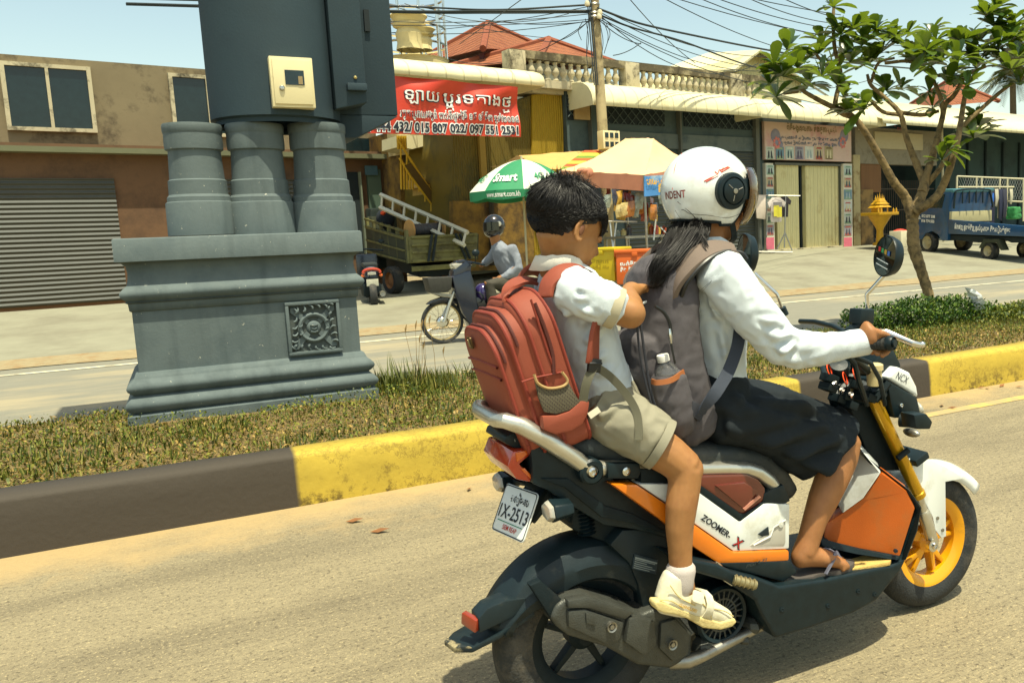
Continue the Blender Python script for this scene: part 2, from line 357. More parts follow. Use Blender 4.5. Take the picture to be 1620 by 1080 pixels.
col = mixc(stain, base, S(86, 70, 20)); col = mixc(stain2, col, S(128, 104, 44))
vm = n.new('ShaderNodeMapping'); vm.inputs['Scale'].default_value = (.5, 1, 2.2); l.new(tc.outputs['Object'], vm.inputs[0]); va = n.new('ShaderNodeVectorMath'); l.new(vm.outputs[0], va.inputs[0]); l.new(nzk.outputs['Color'], va.inputs[1]); vr = n.new('ShaderNodeTexVoronoi'); vr.feature = 'DISTANCE_TO_EDGE'; vr.inputs['Scale'].default_value = 1.7; l.new(va.outputs[0], vr.inputs['Vector'])
col = mixc(mul(mrange(vr.outputs['Distance'], .02, .006), .7), col, S(92, 72, 22)); col = mixc(tot, col, S(62, 55, 46)); l.new(col, b.inputs['Base Color'])
def kerb(y0, y1, h, m, name):
    mb = MB(); xs = [-14+i*.17 for i in range(260)]; prof = [(y0, -.01), (y0+.012, h*.55), (y0+.022, h-.03), (y0+.03, h-.012), (y0+.05, h), (y1, h+.004), (y1+.005, -.01)]; rows = []
    for k, (yy, zz) in enumerate(prof):
        rows.append([Vector((x, yy+.007*mnoise.noise(Vector((x*3, k*1.3, 2)))+.003*mnoise.noise(Vector((x*17, k*2.3, 2))), zz+(.006*mnoise.noise(Vector((x*2.3, k, 7))) if zz > 0 else 0))) for x in xs])
    mb.sheet(rows); return struct(mb.build(name, m, fix=False))
kerb(4.6, 4.80, .27, mk, 'kerb')
m_conc = mat('bare_concrete', S(150, 140, 112), .9, var=.1, bump=.3, bs=40)
kerb(6.84, 6.97, .10, m_conc, 'far_kerb')

# ---- low ground cover on the median: thousands of small leaves, green where watered, straw-coloured at the edges
def cover(name, n_, fx, m, smin, smax, up=.5):
    pts = []
    while len(pts) < n_:
        p = fx()
        if p is not None: pts.append(p)
    pts = np.array(pts); n_ = len(pts)
    th = np.random.rand(n_)*2*np.pi; tl = (np.random.rand(n_)**.7)*1.25; sz = smin+(smax-smin)*np.random.rand(n_)**1.6
    d = np.stack([np.cos(th)*np.cos(tl), np.sin(th)*np.cos(tl), np.sin(tl)], 1); sd_ = np.stack([-np.sin(th), np.cos(th), (np.random.rand(n_)-.5)*.8], 1)
    Lh = d*sz[:, None]; Wd = sd_*(sz*.26)[:, None]
    V = np.stack([pts, pts+Lh*.5+Wd, pts+Lh+np.array([0, 0, -.15])*sz[:, None], pts+Lh*.5-Wd], 1); return leafmesh(name, V, [(0, 1, 2, 3)], m)
def leafmat(name, c1, c2, c3, seed=0.):
    m = bpy.data.materials.new(name); m.use_nodes = True; nt = m.node_tree; n = nt.nodes; l = nt.links; b = n['Principled BSDF']; b.inputs['Roughness'].default_value = .55; b.inputs['Specular IOR Level'].default_value = .35
    g = n.new('ShaderNodeNewGeometry'); r = n.new('ShaderNodeValToRGB'); r.color_ramp.elements[0].color = (*c1, 1); r.color_ramp.elements[1].color = (*c3, 1); e = r.color_ramp.elements.new(.55); e.color = (*c2, 1)
    l.new(g.outputs['Random Per Island'], r.inputs[0]); l.new(r.outputs[0], b.inputs['Base Color'])
    tr = n.new('ShaderNodeBsdfTranslucent'); l.new(r.outputs[0], tr.inputs[0]); ad = n.new('ShaderNodeMixShader'); ad.inputs[0].default_value = .22; l.new(b.outputs[0], ad.inputs[1]); l.new(tr.outputs[0], ad.inputs[2]); l.new(ad.outputs[0], n['Material Output'].inputs[0]); return m
lm_green = leafmat('cover_green', S(36, 54, 14), S(82, 98, 26), S(140, 140, 50)); lm_dry = leafmat('cover_dry', S(70, 62, 22), S(124, 106, 44), S(186, 156, 88)); lm_deep = leafmat('bush_green', S(24, 50, 18), S(52, 86, 22), S(104, 124, 40))
def occupied(x, y): return (-.35 < x < 1.16 and y > 6.02)
def greenness(x, y): return .66+.8*mnoise.noise(Vector((x*.6, y*.9, 3)))+.5*mnoise.noise(Vector((x*2.2, y*2.2, 9)))+(.25 if y > 5.6 else -.12)+(.12 if x < 3.3 else 0)
def fx_g():
    x = random.uniform(-3.5, 11) if random.random() < .8 else random.uniform(-10, 22); y = random.uniform(4.86, 6.78)
    if occupied(x, y) or random.random() > greenness(x, y)*1.1: return None
    return (x, y, medz(x, y)+random.random()**2*.07*(1+1.2*mnoise.noise(Vector((x*1.3, y*1.5, 4)))))
def fx_d():
    x = random.uniform(-3.5, 11) if random.random() < .8 else random.uniform(-10, 22); y = random.uniform(4.80, 6.8)
    if occupied(x, y) or random.random() < greenness(x, y)*.7: return None
    return (x, y, medz(x, y)+random.random()**2*.045)
tag(cover('ground_cover', 90000, fx_g, lm_green, .009, .034), None, None, kind='stuff')
tag(cover('dry_grass', 52000, fx_d, lm_dry, .010, .036), None, None, kind='stuff')
# the clipped green bush round the foot of the tree
TB = G(1472, 500, .25)
def bush(name, c, r, n_, label, sz=(.03, .06), m=lm_deep):
    def fx():
        v = Vector((random.gauss(0, 1), random.gauss(0, 1), random.gauss(0, 1))).normalized()*(random.random()**.25)
        if v.z < -.15: return None
        k = 1+.28*mnoise.noise(v*2.4+Vector(c)); return (c[0]+v.x*r[0]*k, c[1]+v.y*r[1]*k, c[2]+v.z*r[2]*k)
    return tag(cover(name, n_, fx, m, *sz), label, 'shrub')
bush('shrub', (TB.x-.45, TB.y-.35, .25), (1.15, .42, .26), 9000, 'low dark green bush spreading round the foot of the thin tree')
bush('shrub', (8.15, 6.25, .25), (.9, .4, .12), 4200, 'low mixed green clump beside the clear plastic bag on the median', m=lm_green)
# weeds with seed heads against the plinth
def weed(c, h, n_, label):
    mb = MB()
    for k in range(n_):
        a = random.uniform(0, 6.28); ln = h*random.uniform(.45, 1); b0 = Vector(c)+Vector((random.uniform(-.16, .16), random.uniform(-.1, .1), 0)); tip = b0+Vector((math.cos(a)*.10*ln/h, math.sin(a)*.08, ln)); mid = (b0+tip)/2+Vector((0, 0, .04*ln))
        s_ = Vector((math.sin(a), -math.cos(a), 0))*.004; mb.add([b0-s_*1.4, b0+s_*1.4, mid+s_, mid-s_, tip], [(0, 1, 2, 3), (3, 2, 4)])
    r = thing('weed', label, 'weed', c); mb.build('stem', mat('weed_green', S(92, 100, 46), .7), r, fix=False)
    hd = MB()
    for k in range(7):
        b0 = Vector(c)+Vector((random.uniform(-.25, .35), random.uniform(-.12, .12), 0)); ln = h*random.uniform(.9, 1.6); tip = b0+Vector((random.uniform(-.05, .12), 0, ln)); hd.tube([b0, (b0+tip)/2+Vector((.01, 0, 0)), tip], [.002, .0018, .0012], 4)
        hd.tube([tip, tip+Vector((.004, 0, .03)), tip+Vector((.014, 0, .065))], [.002, .0075, .002], 5)
    hd.build('seed_head', mat('seed_straw', S(150, 124, 78), .8), r); return r
def onmed(px, py, z=.25): p = G(px, py, z); p.z = medz(p.x, p.y); return p
weed(Vector((1.36, 6.35, .24)), .30, 60, 'tall weeds with brown seed heads against the grey plinth')
weed(Vector((1.95, 6.55, .24)), .17, 26, 'short weed with nodding seed heads at the far grass edge')
# grass tufts
def tuft(c, h, n_, m, w=.10):
    V = np.zeros((n_, 4, 3))
    for k in range(n_):
        a = random.uniform(0, 6.28); b0 = np.array(c)+np.array([random.gauss(0, w), random.gauss(0, w*.7), 0]); ln = h*random.uniform(.5, 1.1); lean = random.uniform(.1, .7); d = np.array([math.cos(a)*lean, math.sin(a)*lean, 1])*ln; s_ = np.array([math.sin(a), -math.cos(a), 0])*.005
        V[k] = [b0-s_, b0+s_, b0+d*.6+s_*.7, b0+d]
    return V
VV = np.concatenate([tuft((1.2+random.random()**2*.5, 6.05+random.random()*.55, .24), .12, 70, None) for _ in range(22)]+[tuft((random.uniform(-2.5, 10), random.uniform(4.95, 6.75), .24), .06, 26, None) for _ in range(420)])
VV = VV[[not occupied(v[0, 0], v[0, 1]) for v in VV]]
tag(leafmesh('grass', VV, [(0, 1, 2, 3)], leafmat('grass_blade', S(44, 58, 18), S(82, 94, 28), S(150, 140, 66))), None, None, kind='stuff')
# fallen leaves on the near road
ml = mat('dry_leaf', S(128, 84, 44), .8, var=.3)
for q in ((1490, 640), (1506, 644), (1562, 613), (1585, 609), (1612, 611), (1552, 612), (1690, 700), (800, 790), (600, 838), (560, 822), (742, 772)):
    p = G(*q, .012) if q[1] > 620 else G(*q, .012); mb = MB(); a = random.uniform(0, 6); d = Vector((math.cos(a), math.sin(a), .15)); s_ = Vector((-math.sin(a), math.cos(a), .2)); z_ = .025+random.random()*.02
    mb.add([p-d*z_, p+s_*z_*.45, p+d*z_*1.1, p-s_*z_*.45], [(0, 1, 2), (0, 2, 3)]); tag(mb.build('fallen_leaf', ml, fix=False, smooth=False), 'small brown fallen leaf lying on the dusty road by the kerb', 'leaf', 'fallen leaves on the road')
# ================================================================ the grey monument on the median
m_mon = mat('grey_render', S(90, 102, 103), .8, var=.09, vs=5, bump=.14, bs=55, col2=S(70, 84, 88), mixs=2.2, mixlo=.5, mixhi=.75)
m_mon2 = mat('slate_render', S(38, 58, 67), .8, var=.08, vs=4, bump=.10, bs=60, col2=S(32, 50, 60), mixs=2, mixlo=.5, mixhi=.75)
n, l, b = nodes(m_mon); tc = n.new('ShaderNodeTexCoord'); mp_ = n.new('ShaderNodeMapping'); mp_.inputs['Scale'].default_value = (1, 1, .10); l.new(tc.outputs['Object'], mp_.inputs[0]); nz = n.new('ShaderNodeTexNoise'); nz.inputs['Scale'].default_value = 9; nz.inputs['Detail'].default_value = 7; l.new(mp_.outputs[0], nz.inputs[0]); r = n.new('ShaderNodeMapRange'); r.inputs[1].default_value = .52; r.inputs[2].default_value = .75; r.inputs[4].default_value = .55; l.new(nz.outputs[0], r.inputs[0]); mx = n.new('ShaderNodeMix'); mx.data_type = 'RGBA'; mx.inputs[7].default_value = (*S(52, 64, 66), 1); src = b.inputs['Base Color'].links[0].from_socket; l.new(r.outputs[0], mx.inputs[0]); l.new(src, mx.inputs[6]); l.new(mx.outputs[2], b.inputs['Base Color'])
speck(m_mon, 26, S(170, 170, 156), .68, .72, .8)
MY = 6.18
mon = thing('monument', 'grey and slate blue monument pier with columns and carved panel standing on the median', 'monument', (.62, 6.6, .22))
xr = lambda px, py: P(px, py, MY).x
zr = lambda px, py: P(px, py, MY).z
XL = -.30      # off-frame end of the pedestal
def mould(mb, prof, x1, y0=MY, dep=.95):
    """prof: (projection, z) swept round the pedestal: front, both ends and back"""
    xa, xb = XL, x1; rows = []
    for pr, z in prof: rows.append([Vector((xa-pr, y0+dep+pr, z)), Vector((xa-pr, y0-pr, z)), Vector((xb+pr, y0-pr, z)), Vector((xb+pr, y0+dep+pr, z)), Vector((xa-pr, y0+dep+pr, z))])
    mb.sheet(rows)
zz = lambda py: zr(560, py)
x1 = xr(571, 560)
zb = [zz(q) for q in (640, 616, 606, 600, 590, 578, 568, 560, 552)]
def half(z0, z1, p0, bulge, n=7): return [(p0+bulge*math.sin(math.pi*i/(n-1)), z0+(z1-z0)*i/(n-1)) for i in range(n)]
mb = MB(); mould(mb, [(.085, .12), (.085, zz(640)), (.085, zz(616)), (.07, zz(614))]+half(zz(613), zz(590), .05, .04)+[(.045, zz(589))]+half(zz(588), zz(566), .035, .04)+[(.03, zz(564)), (.02, zz(558)), (.0, zz(556)), (0, zz(470)), (.012, zz(468)), (.016, zz(458)), (.03, zz(456))]+half(zz(455), zz(434), .02, .035)+[(.012, zz(432)), (.004, zz(424)), (.0, zz(415)), (.006, zz(405)), (.03, zz(400)), (.06, zz(398)), (.06, zz(367)), (.05, zz(365)), (-.3, zz(365))], x1)
ped = mb.build('pedestal', m_mon, mon, ang=50)
# the carved panel
pc = [P(*q, MY-.02) for q in ((451, 478), (537, 474), (541, 556), (456, 562))]
px0, px1 = (pc[0].x+pc[3].x)/2, (pc[1].x+pc[2].x)/2; pz0, pz1 = (pc[2].z+pc[3].z)/2, (pc[0].z+pc[1].z)/2; pcx, pcz = (px0+px1)/2, (pz0+pz1)/2; hw, hh = (px1-px0)/2, (pz1-pz0)/2
mb = MB(); t = .022
for bx in ((pcx, pz1-t/2, 2*hw, t), (pcx, pz0+t/2, 2*hw, t), (px0+t/2, pcz, t, 2*hh-2*t), (px1-t/2, pcz, t, 2*hh-2*t)): mb.box((bx[0], MY-.012, bx[1]), (bx[2], .05, bx[3]))
fr = mb.build('panel_frame', m_mon, mon, bevel=.006)
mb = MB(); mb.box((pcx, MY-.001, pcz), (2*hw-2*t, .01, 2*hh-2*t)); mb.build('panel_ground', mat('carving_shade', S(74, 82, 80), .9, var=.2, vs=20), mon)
mb = MB(); yc = MY-.016
for a in (45, 135, 225, 315):
    d = Vector((math.cos(R_(a)), 0, math.sin(R_(a)))); s_ = Vector((-d.z, 0, d.x)); q = Vector((pcx, yc, pcz)); L = min(hw, hh)
    mb.prism([q+d*.05+s_*.016, q+d*L*1.02+s_*.022, q+d*L*1.14, q+d*L*1.02-s_*.022, q+d*.05-s_*.016], (0, .03, 0))
mb.lathe((pcx, yc-.004, pcz), (0, 1, 0), [(.075, .02), (.098, .012), (.102, 0), (.09, -.01), (.076, -.004), (.074, .02)], 32)
mb.lathe((pcx, yc, pcz), (0, 1, 0), [(.0, -.012), (.03, -.01), (.045, .0), (.05, .02)], 24)
for (dx, dz, w) in ((0, .018, .05), (0, -.006, .03), (0, -.026, .044)): mb.tube([(pcx-w/2+dx, yc-.014, pcz+dz), (pcx, yc-.02, pcz+dz-.006), (pcx+w/2, yc-.014, pcz+dz)], .006, 6)
def leafscroll(c, a, s):
    d = Vector((math.cos(a), 0, math.sin(a))); e_ = Vector((-d.z, 0, d.x)); pts = []
    for k in range(9):
        u = k/8; th = u*3.6; r_ = s*(1-.72*u); pts.append(Vector((c[0], yc-.006-.008*math.sin(u*3.1), c[1]))+d*(s*.5*u+r_*math.sin(th)*.5)+e_*(r_*math.cos(th)*.5))
    mb.tube(pts, [s*.10+s*.10*math.sin(3.14*min(1, k/7)) for k in range(9)], 6)
random.seed(3)
for sgn in (-1, 1):
    for k in range(6):
        u = (k+.5)/6*2-1
        if abs(u) < .9: leafscroll((pcx+sgn*hw*.72, pcz+u*hh*.78), 1.57*sgn+u*1.2+random.uniform(-.3, .3), .042); leafscroll((pcx+u*hw*.78, pcz+sgn*hh*.74), (0 if sgn > 0 else 3.14)+u+random.uniform(-.3, .3), .042)
        if k in (1, 4): leafscroll((pcx+sgn*hw*.5, pcz+u*hh*.3), 1.57*sgn, .03)
mb.build('carving', m_mon, mon, ang=60)
# the columns: stepped round drums
def column(pxc, rr_px):
    c = P(pxc, 366, MY+.30); c.z = 0; k = mpp(P(pxc, 300, MY+.3)); q = lambda py: P(pxc, py, MY+.25).z
    prof = [(rr_px*k, q(372)), (rr_px*k*.985, q(322)), (rr_px*k*.97, q(320)), (rr_px*k*.93, q(319)), (rr_px*k*.92, q(312)), (rr_px*k*.86, q(308)), (rr_px*k*.85, q(286)), (rr_px*k*.80, q(284)), (rr_px*k*.76, q(240)), (rr_px*k*.76, q(239)), (rr_px*k*.84, q(237)), (rr_px*k*.85, q(228)), (rr_px*k*.84, q(212)), (rr_px*k*.86, q(210)), (rr_px*k*.87, q(200)), (rr_px*k*.85, q(197))]
    mb = MB(); mb.lathe((c.x, MY+.30, 0), (0, 0, 1), prof, 48); mb.build('column', m_mon, mon, ang=25)
column(515, 49); column(418, 49); column(321, 49)
# upper pier: a great round drum with a square pilaster beside it and an unseen projecting cap added to shade them
ztop = 4.6; z0 = P(480, 190, MY+.2).z
cx_ = P(436, 120, MY+.3).x; rad = P(538, 120, MY+.3).x-cx_
mb = MB(); mb.lathe((cx_, MY+.45, 0), (0, 0, 1), [(rad-.03, z0-.03), (rad-.03, z0), (rad, z0+.01), (rad, ztop)], 64); mb.build('drum', m_mon2, mon, ang=30)
sx0, sx1 = P(545, 120, MY+.16).x, P(576, 120, MY+.16).x; zs = P(560, 170, MY+.16).z
mb = MB(); mb.prism([(sx0-.08, MY+.12, zs-.02), (sx1, MY+.12, zs+.03), (sx1, MY+.5, zs+.03), (sx0-.08, MY+.5, zs-.02)], (0, 0, ztop-zs)); mb.box(((sx0+sx1)/2+.0, MY+.10, P(560, 138, MY+.1).z), (sx1-sx0, .05, .05)); mb.build('pilaster', m_mon2, mon, bevel=.008)
fx0, fx1 = P(568, 150, MY+.35).x, P(627, 150, MY+.35).x; zf_ = P(600, 184, MY+.35).z
mb = MB(); mb.prism([(fx0-.2, MY+.35, zf_), (fx1, MY+.35, zf_+.01), (fx1, MY+.9, zf_+.01), (fx0-.2, MY+.9, zf_)], (0, 0, ztop-zf_))
mb.prism([(fx0-.25, MY+.34, zf_), (fx1, MY+.34, zf_+.002), (fx0-.05, MY+.34, zf_-.16), (fx0-.25, MY+.34, zf_-.16)], (0, .4, 0)); mb.build('side_wall', m_mon2, mon, bevel=.006)
mb = MB(); a_, b_ = P(575, 15, MY+.33), P(586, 50, MY+.33); mb.box(((a_.x+b_.x)/2, MY+.345, (a_.z+b_.z)/2), (b_.x-a_.x, .03, a_.z-b_.z)); mb.build('slot', m_dark, mon)
mb = MB(); mb.lathe((P(562, 123, MY+.12).x, MY+.115, P(562, 123, MY+.12).z), (0, 1, 0), [(0, -.008), (.011, -.004), (.012, .006)], 14); mb.build('bolt', mat('brass', S(200, 180, 120), .3, 1), mon)
mb = MB(); mb.box((.25, MY+.6, ztop+.14), (2.2, 1.5, .28)); mb.build('cap', m_mon2, mon, bevel=.02)  # slab above the view, added for its shade on the upper pier
# meter box on the drum
m_box = mat('cream_enamel', S(222, 210, 164), .45, var=.03, col2=S(186, 170, 120), mixs=7, mixlo=.6, mixhi=.75)
yb = MY+.45-rad-.06
q4 = [P(*q, yb) for q in ((424, 88.6), (494, 91.7), (499.4, 169.5), (432.6, 171))]
bx0, bx1 = (q4[0].x+q4[3].x)/2, (q4[1].x+q4[2].x)/2; bz0, bz1 = (q4[2].z+q4[3].z)/2, (q4[0].z+q4[1].z)/2
mbx = thing('meter_box', 'cream metal meter box with small dark window mounted on the slate monument', 'meter box', ((bx0+bx1)/2, yb, bz0))
mb = MB(); mb.box(((bx0+bx1)/2, yb+.07, (bz0+bz1)/2), (bx1-bx0, .14, bz1-bz0)); mb.build('casing', m_box, mbx, bevel=.006)
w_ = bx1-bx0; h_ = bz1-bz0
mb = MB(); mb.box(((bx0+bx1)/2, yb-.006, (bz0+bz1)/2), (w_*.88, .012, h_*.88)); dr = mb.build('door', m_box, mbx, bevel=.004)
mb = MB(); wx, wz = bx0+w_*.55, bz0+h_*.585; mb.box((wx, yb-.0135, wz), (w_*.44, .006, h_*.29)); mb.build('window', mat('dark_glass', S(30, 48, 52), .15, var=.3, vs=12), dr)
mb = MB(); mb.box((wx+w_*.13, yb-.0175, wz-h_*.05), (w_*.1, .004, h_*.16)); mb.build('meter', mat('meter_tan', S(150, 130, 90), .5), dr)
mb = MB(); mb.lathe((bx0+w_*.24, yb-.012, bz0+h_*.37), (0, -1, 0), [(.017, -.004), (.017, .008), (.012, .014), (0, .015)], 18); mb.build('lock', mat('steel', S(190, 190, 184), .25, 1), dr)
# ================================================================ the scooter
YC = 2.06
m_blk = mat('black_plastic', (.006, .015, .019), .40, var=.25, vs=30, bump=.08, bs=420, spec=.3, col2=(.03, .032, .028), mixs=5, mixlo=.6, mixhi=.85)
m_blkm = mat('matt_black', (.005, .012, .015), .6, var=.2, vs=30, bump=.12, bs=300, spec=.25, col2=(.03, .03, .025), mixs=7, mixlo=.6, mixhi=.85)
m_dusty = mat('dusty_black', (.008, .017, .021), .5, var=.3, vs=12, bump=.08, bs=300, spec=.35, col2=(.09, .085, .062), mixs=9, mixlo=.58, mixhi=.85)
m_case = mat('cast_grey', (.062, .066, .058), .42, metal=.3, var=.2, vs=25, bump=.25, bs=260, spec=.4, col2=(.075, .07, .052), mixs=6, mixlo=.55, mixhi=.8)
m_org = mat('orange_paint', S(222, 120, 18), .22, var=.04, coat=.6, col2=S(186, 112, 44), mixs=7, mixlo=.5, mixhi=.8)
m_org2 = mat('orange_textured', S(178, 86, 18), .42, var=.06, bump=.08, bs=300, col2=S(150, 96, 46), mixs=6, mixlo=.5, mixhi=.8)
m_wpl = mat('white_gloss', (.76, .80, .77), .16, var=.02, coat=.7, col2=(.46, .44, .34), mixs=7, mixlo=.52, mixhi=.8)
m_silv = mat('satin_silver', (.62, .60, .52), .33, metal=.85, var=.06, vs=20, col2=(.42, .38, .28), mixs=8, mixlo=.58, mixhi=.75)
m_steel = mat('bright_steel', (.72, .71, .66), .18, metal=1, var=.05)
m_dsteel = mat('dull_steel', (.33, .32, .28), .4, metal=.9, var=.2, vs=30)
m_gold = mat('gold_tube', S(196, 150, 20), .25, metal=.55, var=.05, coat=.3)
m_gyel = mat('yellow_rim', S(226, 156, 8), .3, var=.05, coat=.4, col2=S(170, 120, 30), mixs=8, mixlo=.6, mixhi=.8)
m_tyre = mat('tyre_rubber', (.018, .021, .022), .75, var=.25, vs=18, bump=.35, bs=140, col2=(.13, .11, .08), mixs=6, mixlo=.5, mixhi=.75)
m_seat = mat('seat_vinyl', (.022, .030, .032), .6, var=.12, vs=9, bump=.2, bs=260, col2=(.11, .105, .085), mixs=3, mixlo=.5, mixhi=.75)
m_red = mat('red_lens', (.50, .045, .012), .12, var=.05, coat=.8, trans=.15)
m_amber = mat('amber_lens', (.70, .13, .01), .12, var=.05, coat=.8, trans=.15)
m_dred = mat('dark_red_cover', (.13, .022, .012), .2, var=.1, coat=.8)
m_clear = mat('clear_lens', (.75, .73, .62), .12, trans=.5, coat=.5, var=.1, vs=60)
m_plate = mat('plate_white', (.74, .77, .74), .4, var=.03)
m_ink = mat('black_ink', (.008, .012, .02), .5)
m_rink = mat('red_ink', (.45, .02, .015), .5)
m_gink = mat('green_ink', (.02, .2, .1), .5)
m_bluemirror = mat('mirror_glass', (.22, .25, .25), .04, metal=1, var=.01)

sco = thing('scooter', 'orange white and black scooter carrying two pupils along the near road', 'scooter', (1.5, YC, 0))
# px outline on a plane Y: closed plate from Y0 (near) to Y1 (far)
def plate(name, pts, Y0, Y1, m, parent=sco, bevel=.006, extra=None, crown=0., ang=38, bseg=2):
    mb = MB(); a = [P(*q, Y0) for q in pts]; e_ = Vector((0, Y1-Y0, 0))
    mb.prism(a, e_)
    if crown:     # a raised inner face
        c = sum(a, Vector())/len(a); ins = [c+(p-c)*.86 for p in a]; mb.prism([p+Vector((0, .003, 0)) for p in ins], (0, -crown-.003, 0))
    return mb.build(name, m, parent, bevel=bevel, ang=ang, bseg=bseg)
AXR = P(918, 998, YC); RR = AXR.z; AXF = Vector((P(1462, 868, YC).x, YC, .237)); RF = .237
# ---- wheels
def tyre_prof(R, w, rim): return [(rim-.008, -w*.36), (rim+.012, -w*.47), (R-.045, -w*.5), (R-.02, -w*.43), (R-.006, -w*.25), (R, 0), (R-.006, w*.25), (R-.02, w*.43), (R-.045, w*.5), (rim+.012, w*.47), (rim-.008, w*.36)]
def wheel(name, c, R, w, rim, mr, nsp, parent, twin=False):
    y_ = Vector((0, 1, 0)); mb = MB(); mb.lathe(c, y_, tyre_prof(R, w, rim), 72)
    o = mb.build(name, m_tyre, parent, ang=70)
    t = MB()       # tread blocks
    for k in range(0):
        a = 2*math.pi*k/54; d = Vector((math.cos(a), 0, math.sin(a))); tg = Vector((-d.z, 0, d.x))
        for s_ in (-1, 1): t.box(c+d*(R-.0035)+y_*(s_*w*.20)+tg*(s_*.006), (.018, w*.26, .008), (tg+y_*(s_*.5), (y_-tg*(s_*.4)), d))
    t.build('tread', m_tyre, o)
    r = MB(); r.lathe(c, y_, [(rim, -w*.40), (rim+.006, -w*.36), (rim-.012, -w*.34), (rim-.03, -w*.22), (rim-.03, w*.22), (rim-.012, w*.34), (rim+.006, w*.36), (rim, w*.40), (rim-.02, w*.36), (rim-.036, w*.22), (rim-.036, -w*.22), (rim-.02, -w*.36), (rim, -w*.40)], 64); r.build('rim', mr, o, ang=45)
    for k in range(nsp):
        a = 2*math.pi*(k+.15)/nsp; s_ = MB()
        def arm(a0, a1):
            p0 = c+Vector((math.cos(a0), 0, math.sin(a0)))*.03; p1 = c+Vector((math.cos(a1), 0, math.sin(a1)))*(rim-.03); d = (p1-p0).normalized(); tg = Vector((-d.z, 0, d.x)); s_.prism([p0+tg*.011+y_*-.02, p1+tg*.007+y_*-.012, p1-tg*.007+y_*-.012, p0-tg*.011+y_*-.02], (0, .032, 0))
        if twin: arm(a, a-.20); arm(a, a+.20)
        else: arm(a, a)
        s_.build('spoke', mr, o, bevel=.003)
    h = MB(); h.lathe(c, y_, [(0, -.045), (.022, -.045), (.03, -.03), (.042, -.02), (.042, .03), (.03, .04), (0, .04)], 28); h.build('hub', mr, o)
    return o
wheel('wheel', AXR, RR, .112, .158, m_blkm, 5, sco)
fw = wheel('wheel', AXF, RF, .096, .158, m_gyel, 5, sco, twin=True)
mb = MB(); mb.lathe(AXF+Vector((0, .03, 0)), (0, 1, 0), [(.05, 0), (.092, 0), (.092, .004), (.05, .004), (.05, 0)], 40); mb.build('brake_disc', m_dsteel, sco)
# ---- rear hugger: swept mudguard with a full side wall, flap and reflector
def arcprof(c, a, prof): d = Vector((math.cos(a), 0, math.sin(a))); return [c+d*r_+Vector((0, y_, 0)) for r_, y_ in prof]
mb = MB(); rows = []
for k in range(41):
    u = k/40; a = R_(8)+R_(152)*u; ro = .292-.012*math.sin(u*3.1); ri = .172 if u < .8 else .172+(u-.8)/.2*.075
    if u < .12: ri = .172
    rows.append(arcprof(AXR, a, [(ri, -.078), (ri+.008, -.086), ((ri+ro)/2-.01, -.093), (ro-.05, -.088), (ro-.02, -.070), (ro-.004, -.04), (ro, 0), (ro-.004, .04), (ro-.02, .070), (ro-.05, .088), (ri+.03, .092)]))
mb.sheet(rows); hug = mb.build('mudguard', m_dusty, sco, ang=30)
hug.modifiers.new('t', 'SOLIDIFY').thickness = .004
fpl = [P(846, 966, YC-.085), P(790, 1002, YC-.085), P(747, 1024, YC-.075), P(718, 1024, YC-.03), P(704, 1013, YC+.02), P(716, 1000, YC+.07), P(800, 950, YC+.085)]; mb = MB(); mb.prism(fpl, (0, 0, -.014)); mb.build('flap', m_dusty, hug, bevel=.004)
mb = MB(); mb.prism([q+Vector((-.002, 0, .0015)) for q in (fpl[2].lerp(fpl[1], .05), fpl[3], fpl[4], fpl[4].lerp(fpl[5], .4), fpl[3].lerp(fpl[1], .22))], (0, 0, -.013)); mb.build('flap_tip', mat('chipped_edge', S(150, 138, 104), .8, var=.5, vs=70, col2=(.01, .018, .02), mixs=30, mixlo=.45, mixhi=.55), hug, bevel=.003)
plate('lamp_bracket', ((759, 1001), (757, 978), (772, 962), (800, 950), (838, 945), (815, 975)), YC-.083, YC-.02, m_dusty, hug, bevel=.004)
q = [P(734, 968, YC-.022), P(757, 981, YC-.083), P(755, 1000, YC-.083), P(733, 985, YC-.022)]; q = [v+Vector((-.006, 0, 0)) for v in q]
mb = MB(); mb.prism(q, (.014, .01, .0)); mb.build('reflector', mat('dull_reflector', S(140, 52, 28), .3, coat=.4), hug, bevel=.002)
# ---- engine and transmission case: faceted casting
eng = plate('transmission_case', ((872, 978), (880, 958), (895, 947), (930, 941), (1002, 964), (1016, 972), (1040, 962), (1075, 974), (1096, 1000), (1094, 1040), (1062, 1058), (1010, 1052), (960, 1024), (900, 1006), (882, 992)), YC-.135, YC-.02, m_case, bevel=.014, bseg=3)
plate('case_ridge', ((899, 950), (930, 944), (1004, 968), (990, 980), (933, 962), (899, 962)), YC-.152, YC-.12, m_case, eng, bevel=.006)
plate('case_panel', ((899, 966), (926, 963), (988, 984), (982, 1012), (962, 1020), (900, 992)), YC-.149, YC-.12, m_case, eng, bevel=.007)
plate('case_boss', ((927, 969), (940, 972), (943, 990), (928, 986)), YC-.155, YC-.13, m_case, eng, bevel=.003)
plate('case_panel', ((996, 978), (1010, 976), (1036, 982), (1040, 1020), (1020, 1038), (990, 1016)), YC-.156, YC-.12, m_case, eng, bevel=.008)
plate('case_panel', ((1046, 985), (1070, 978), (1092, 1002), (1090, 1036), (1066, 1048), (1044, 1026)), YC-.148, YC-.12, m_case, eng, bevel=.01)
for q in ((968, 991), (1064, 1019)):
    mb = MB(); c = P(*q, YC-.156); mb.lathe(c, (0, -1, 0), [(.014, -.01), (.014, .004), (.010, .002), (.010, -.004), (.006, -.004), (.006, .004), (0, .004)], 16); mb.build('bolt', m_dsteel, eng)
plate('hanger', ((838, 926), (856, 918), (905, 962), (902, 982), (880, 992), (868, 972)), YC-.125, YC-.095, m_blkm, bevel=.006)
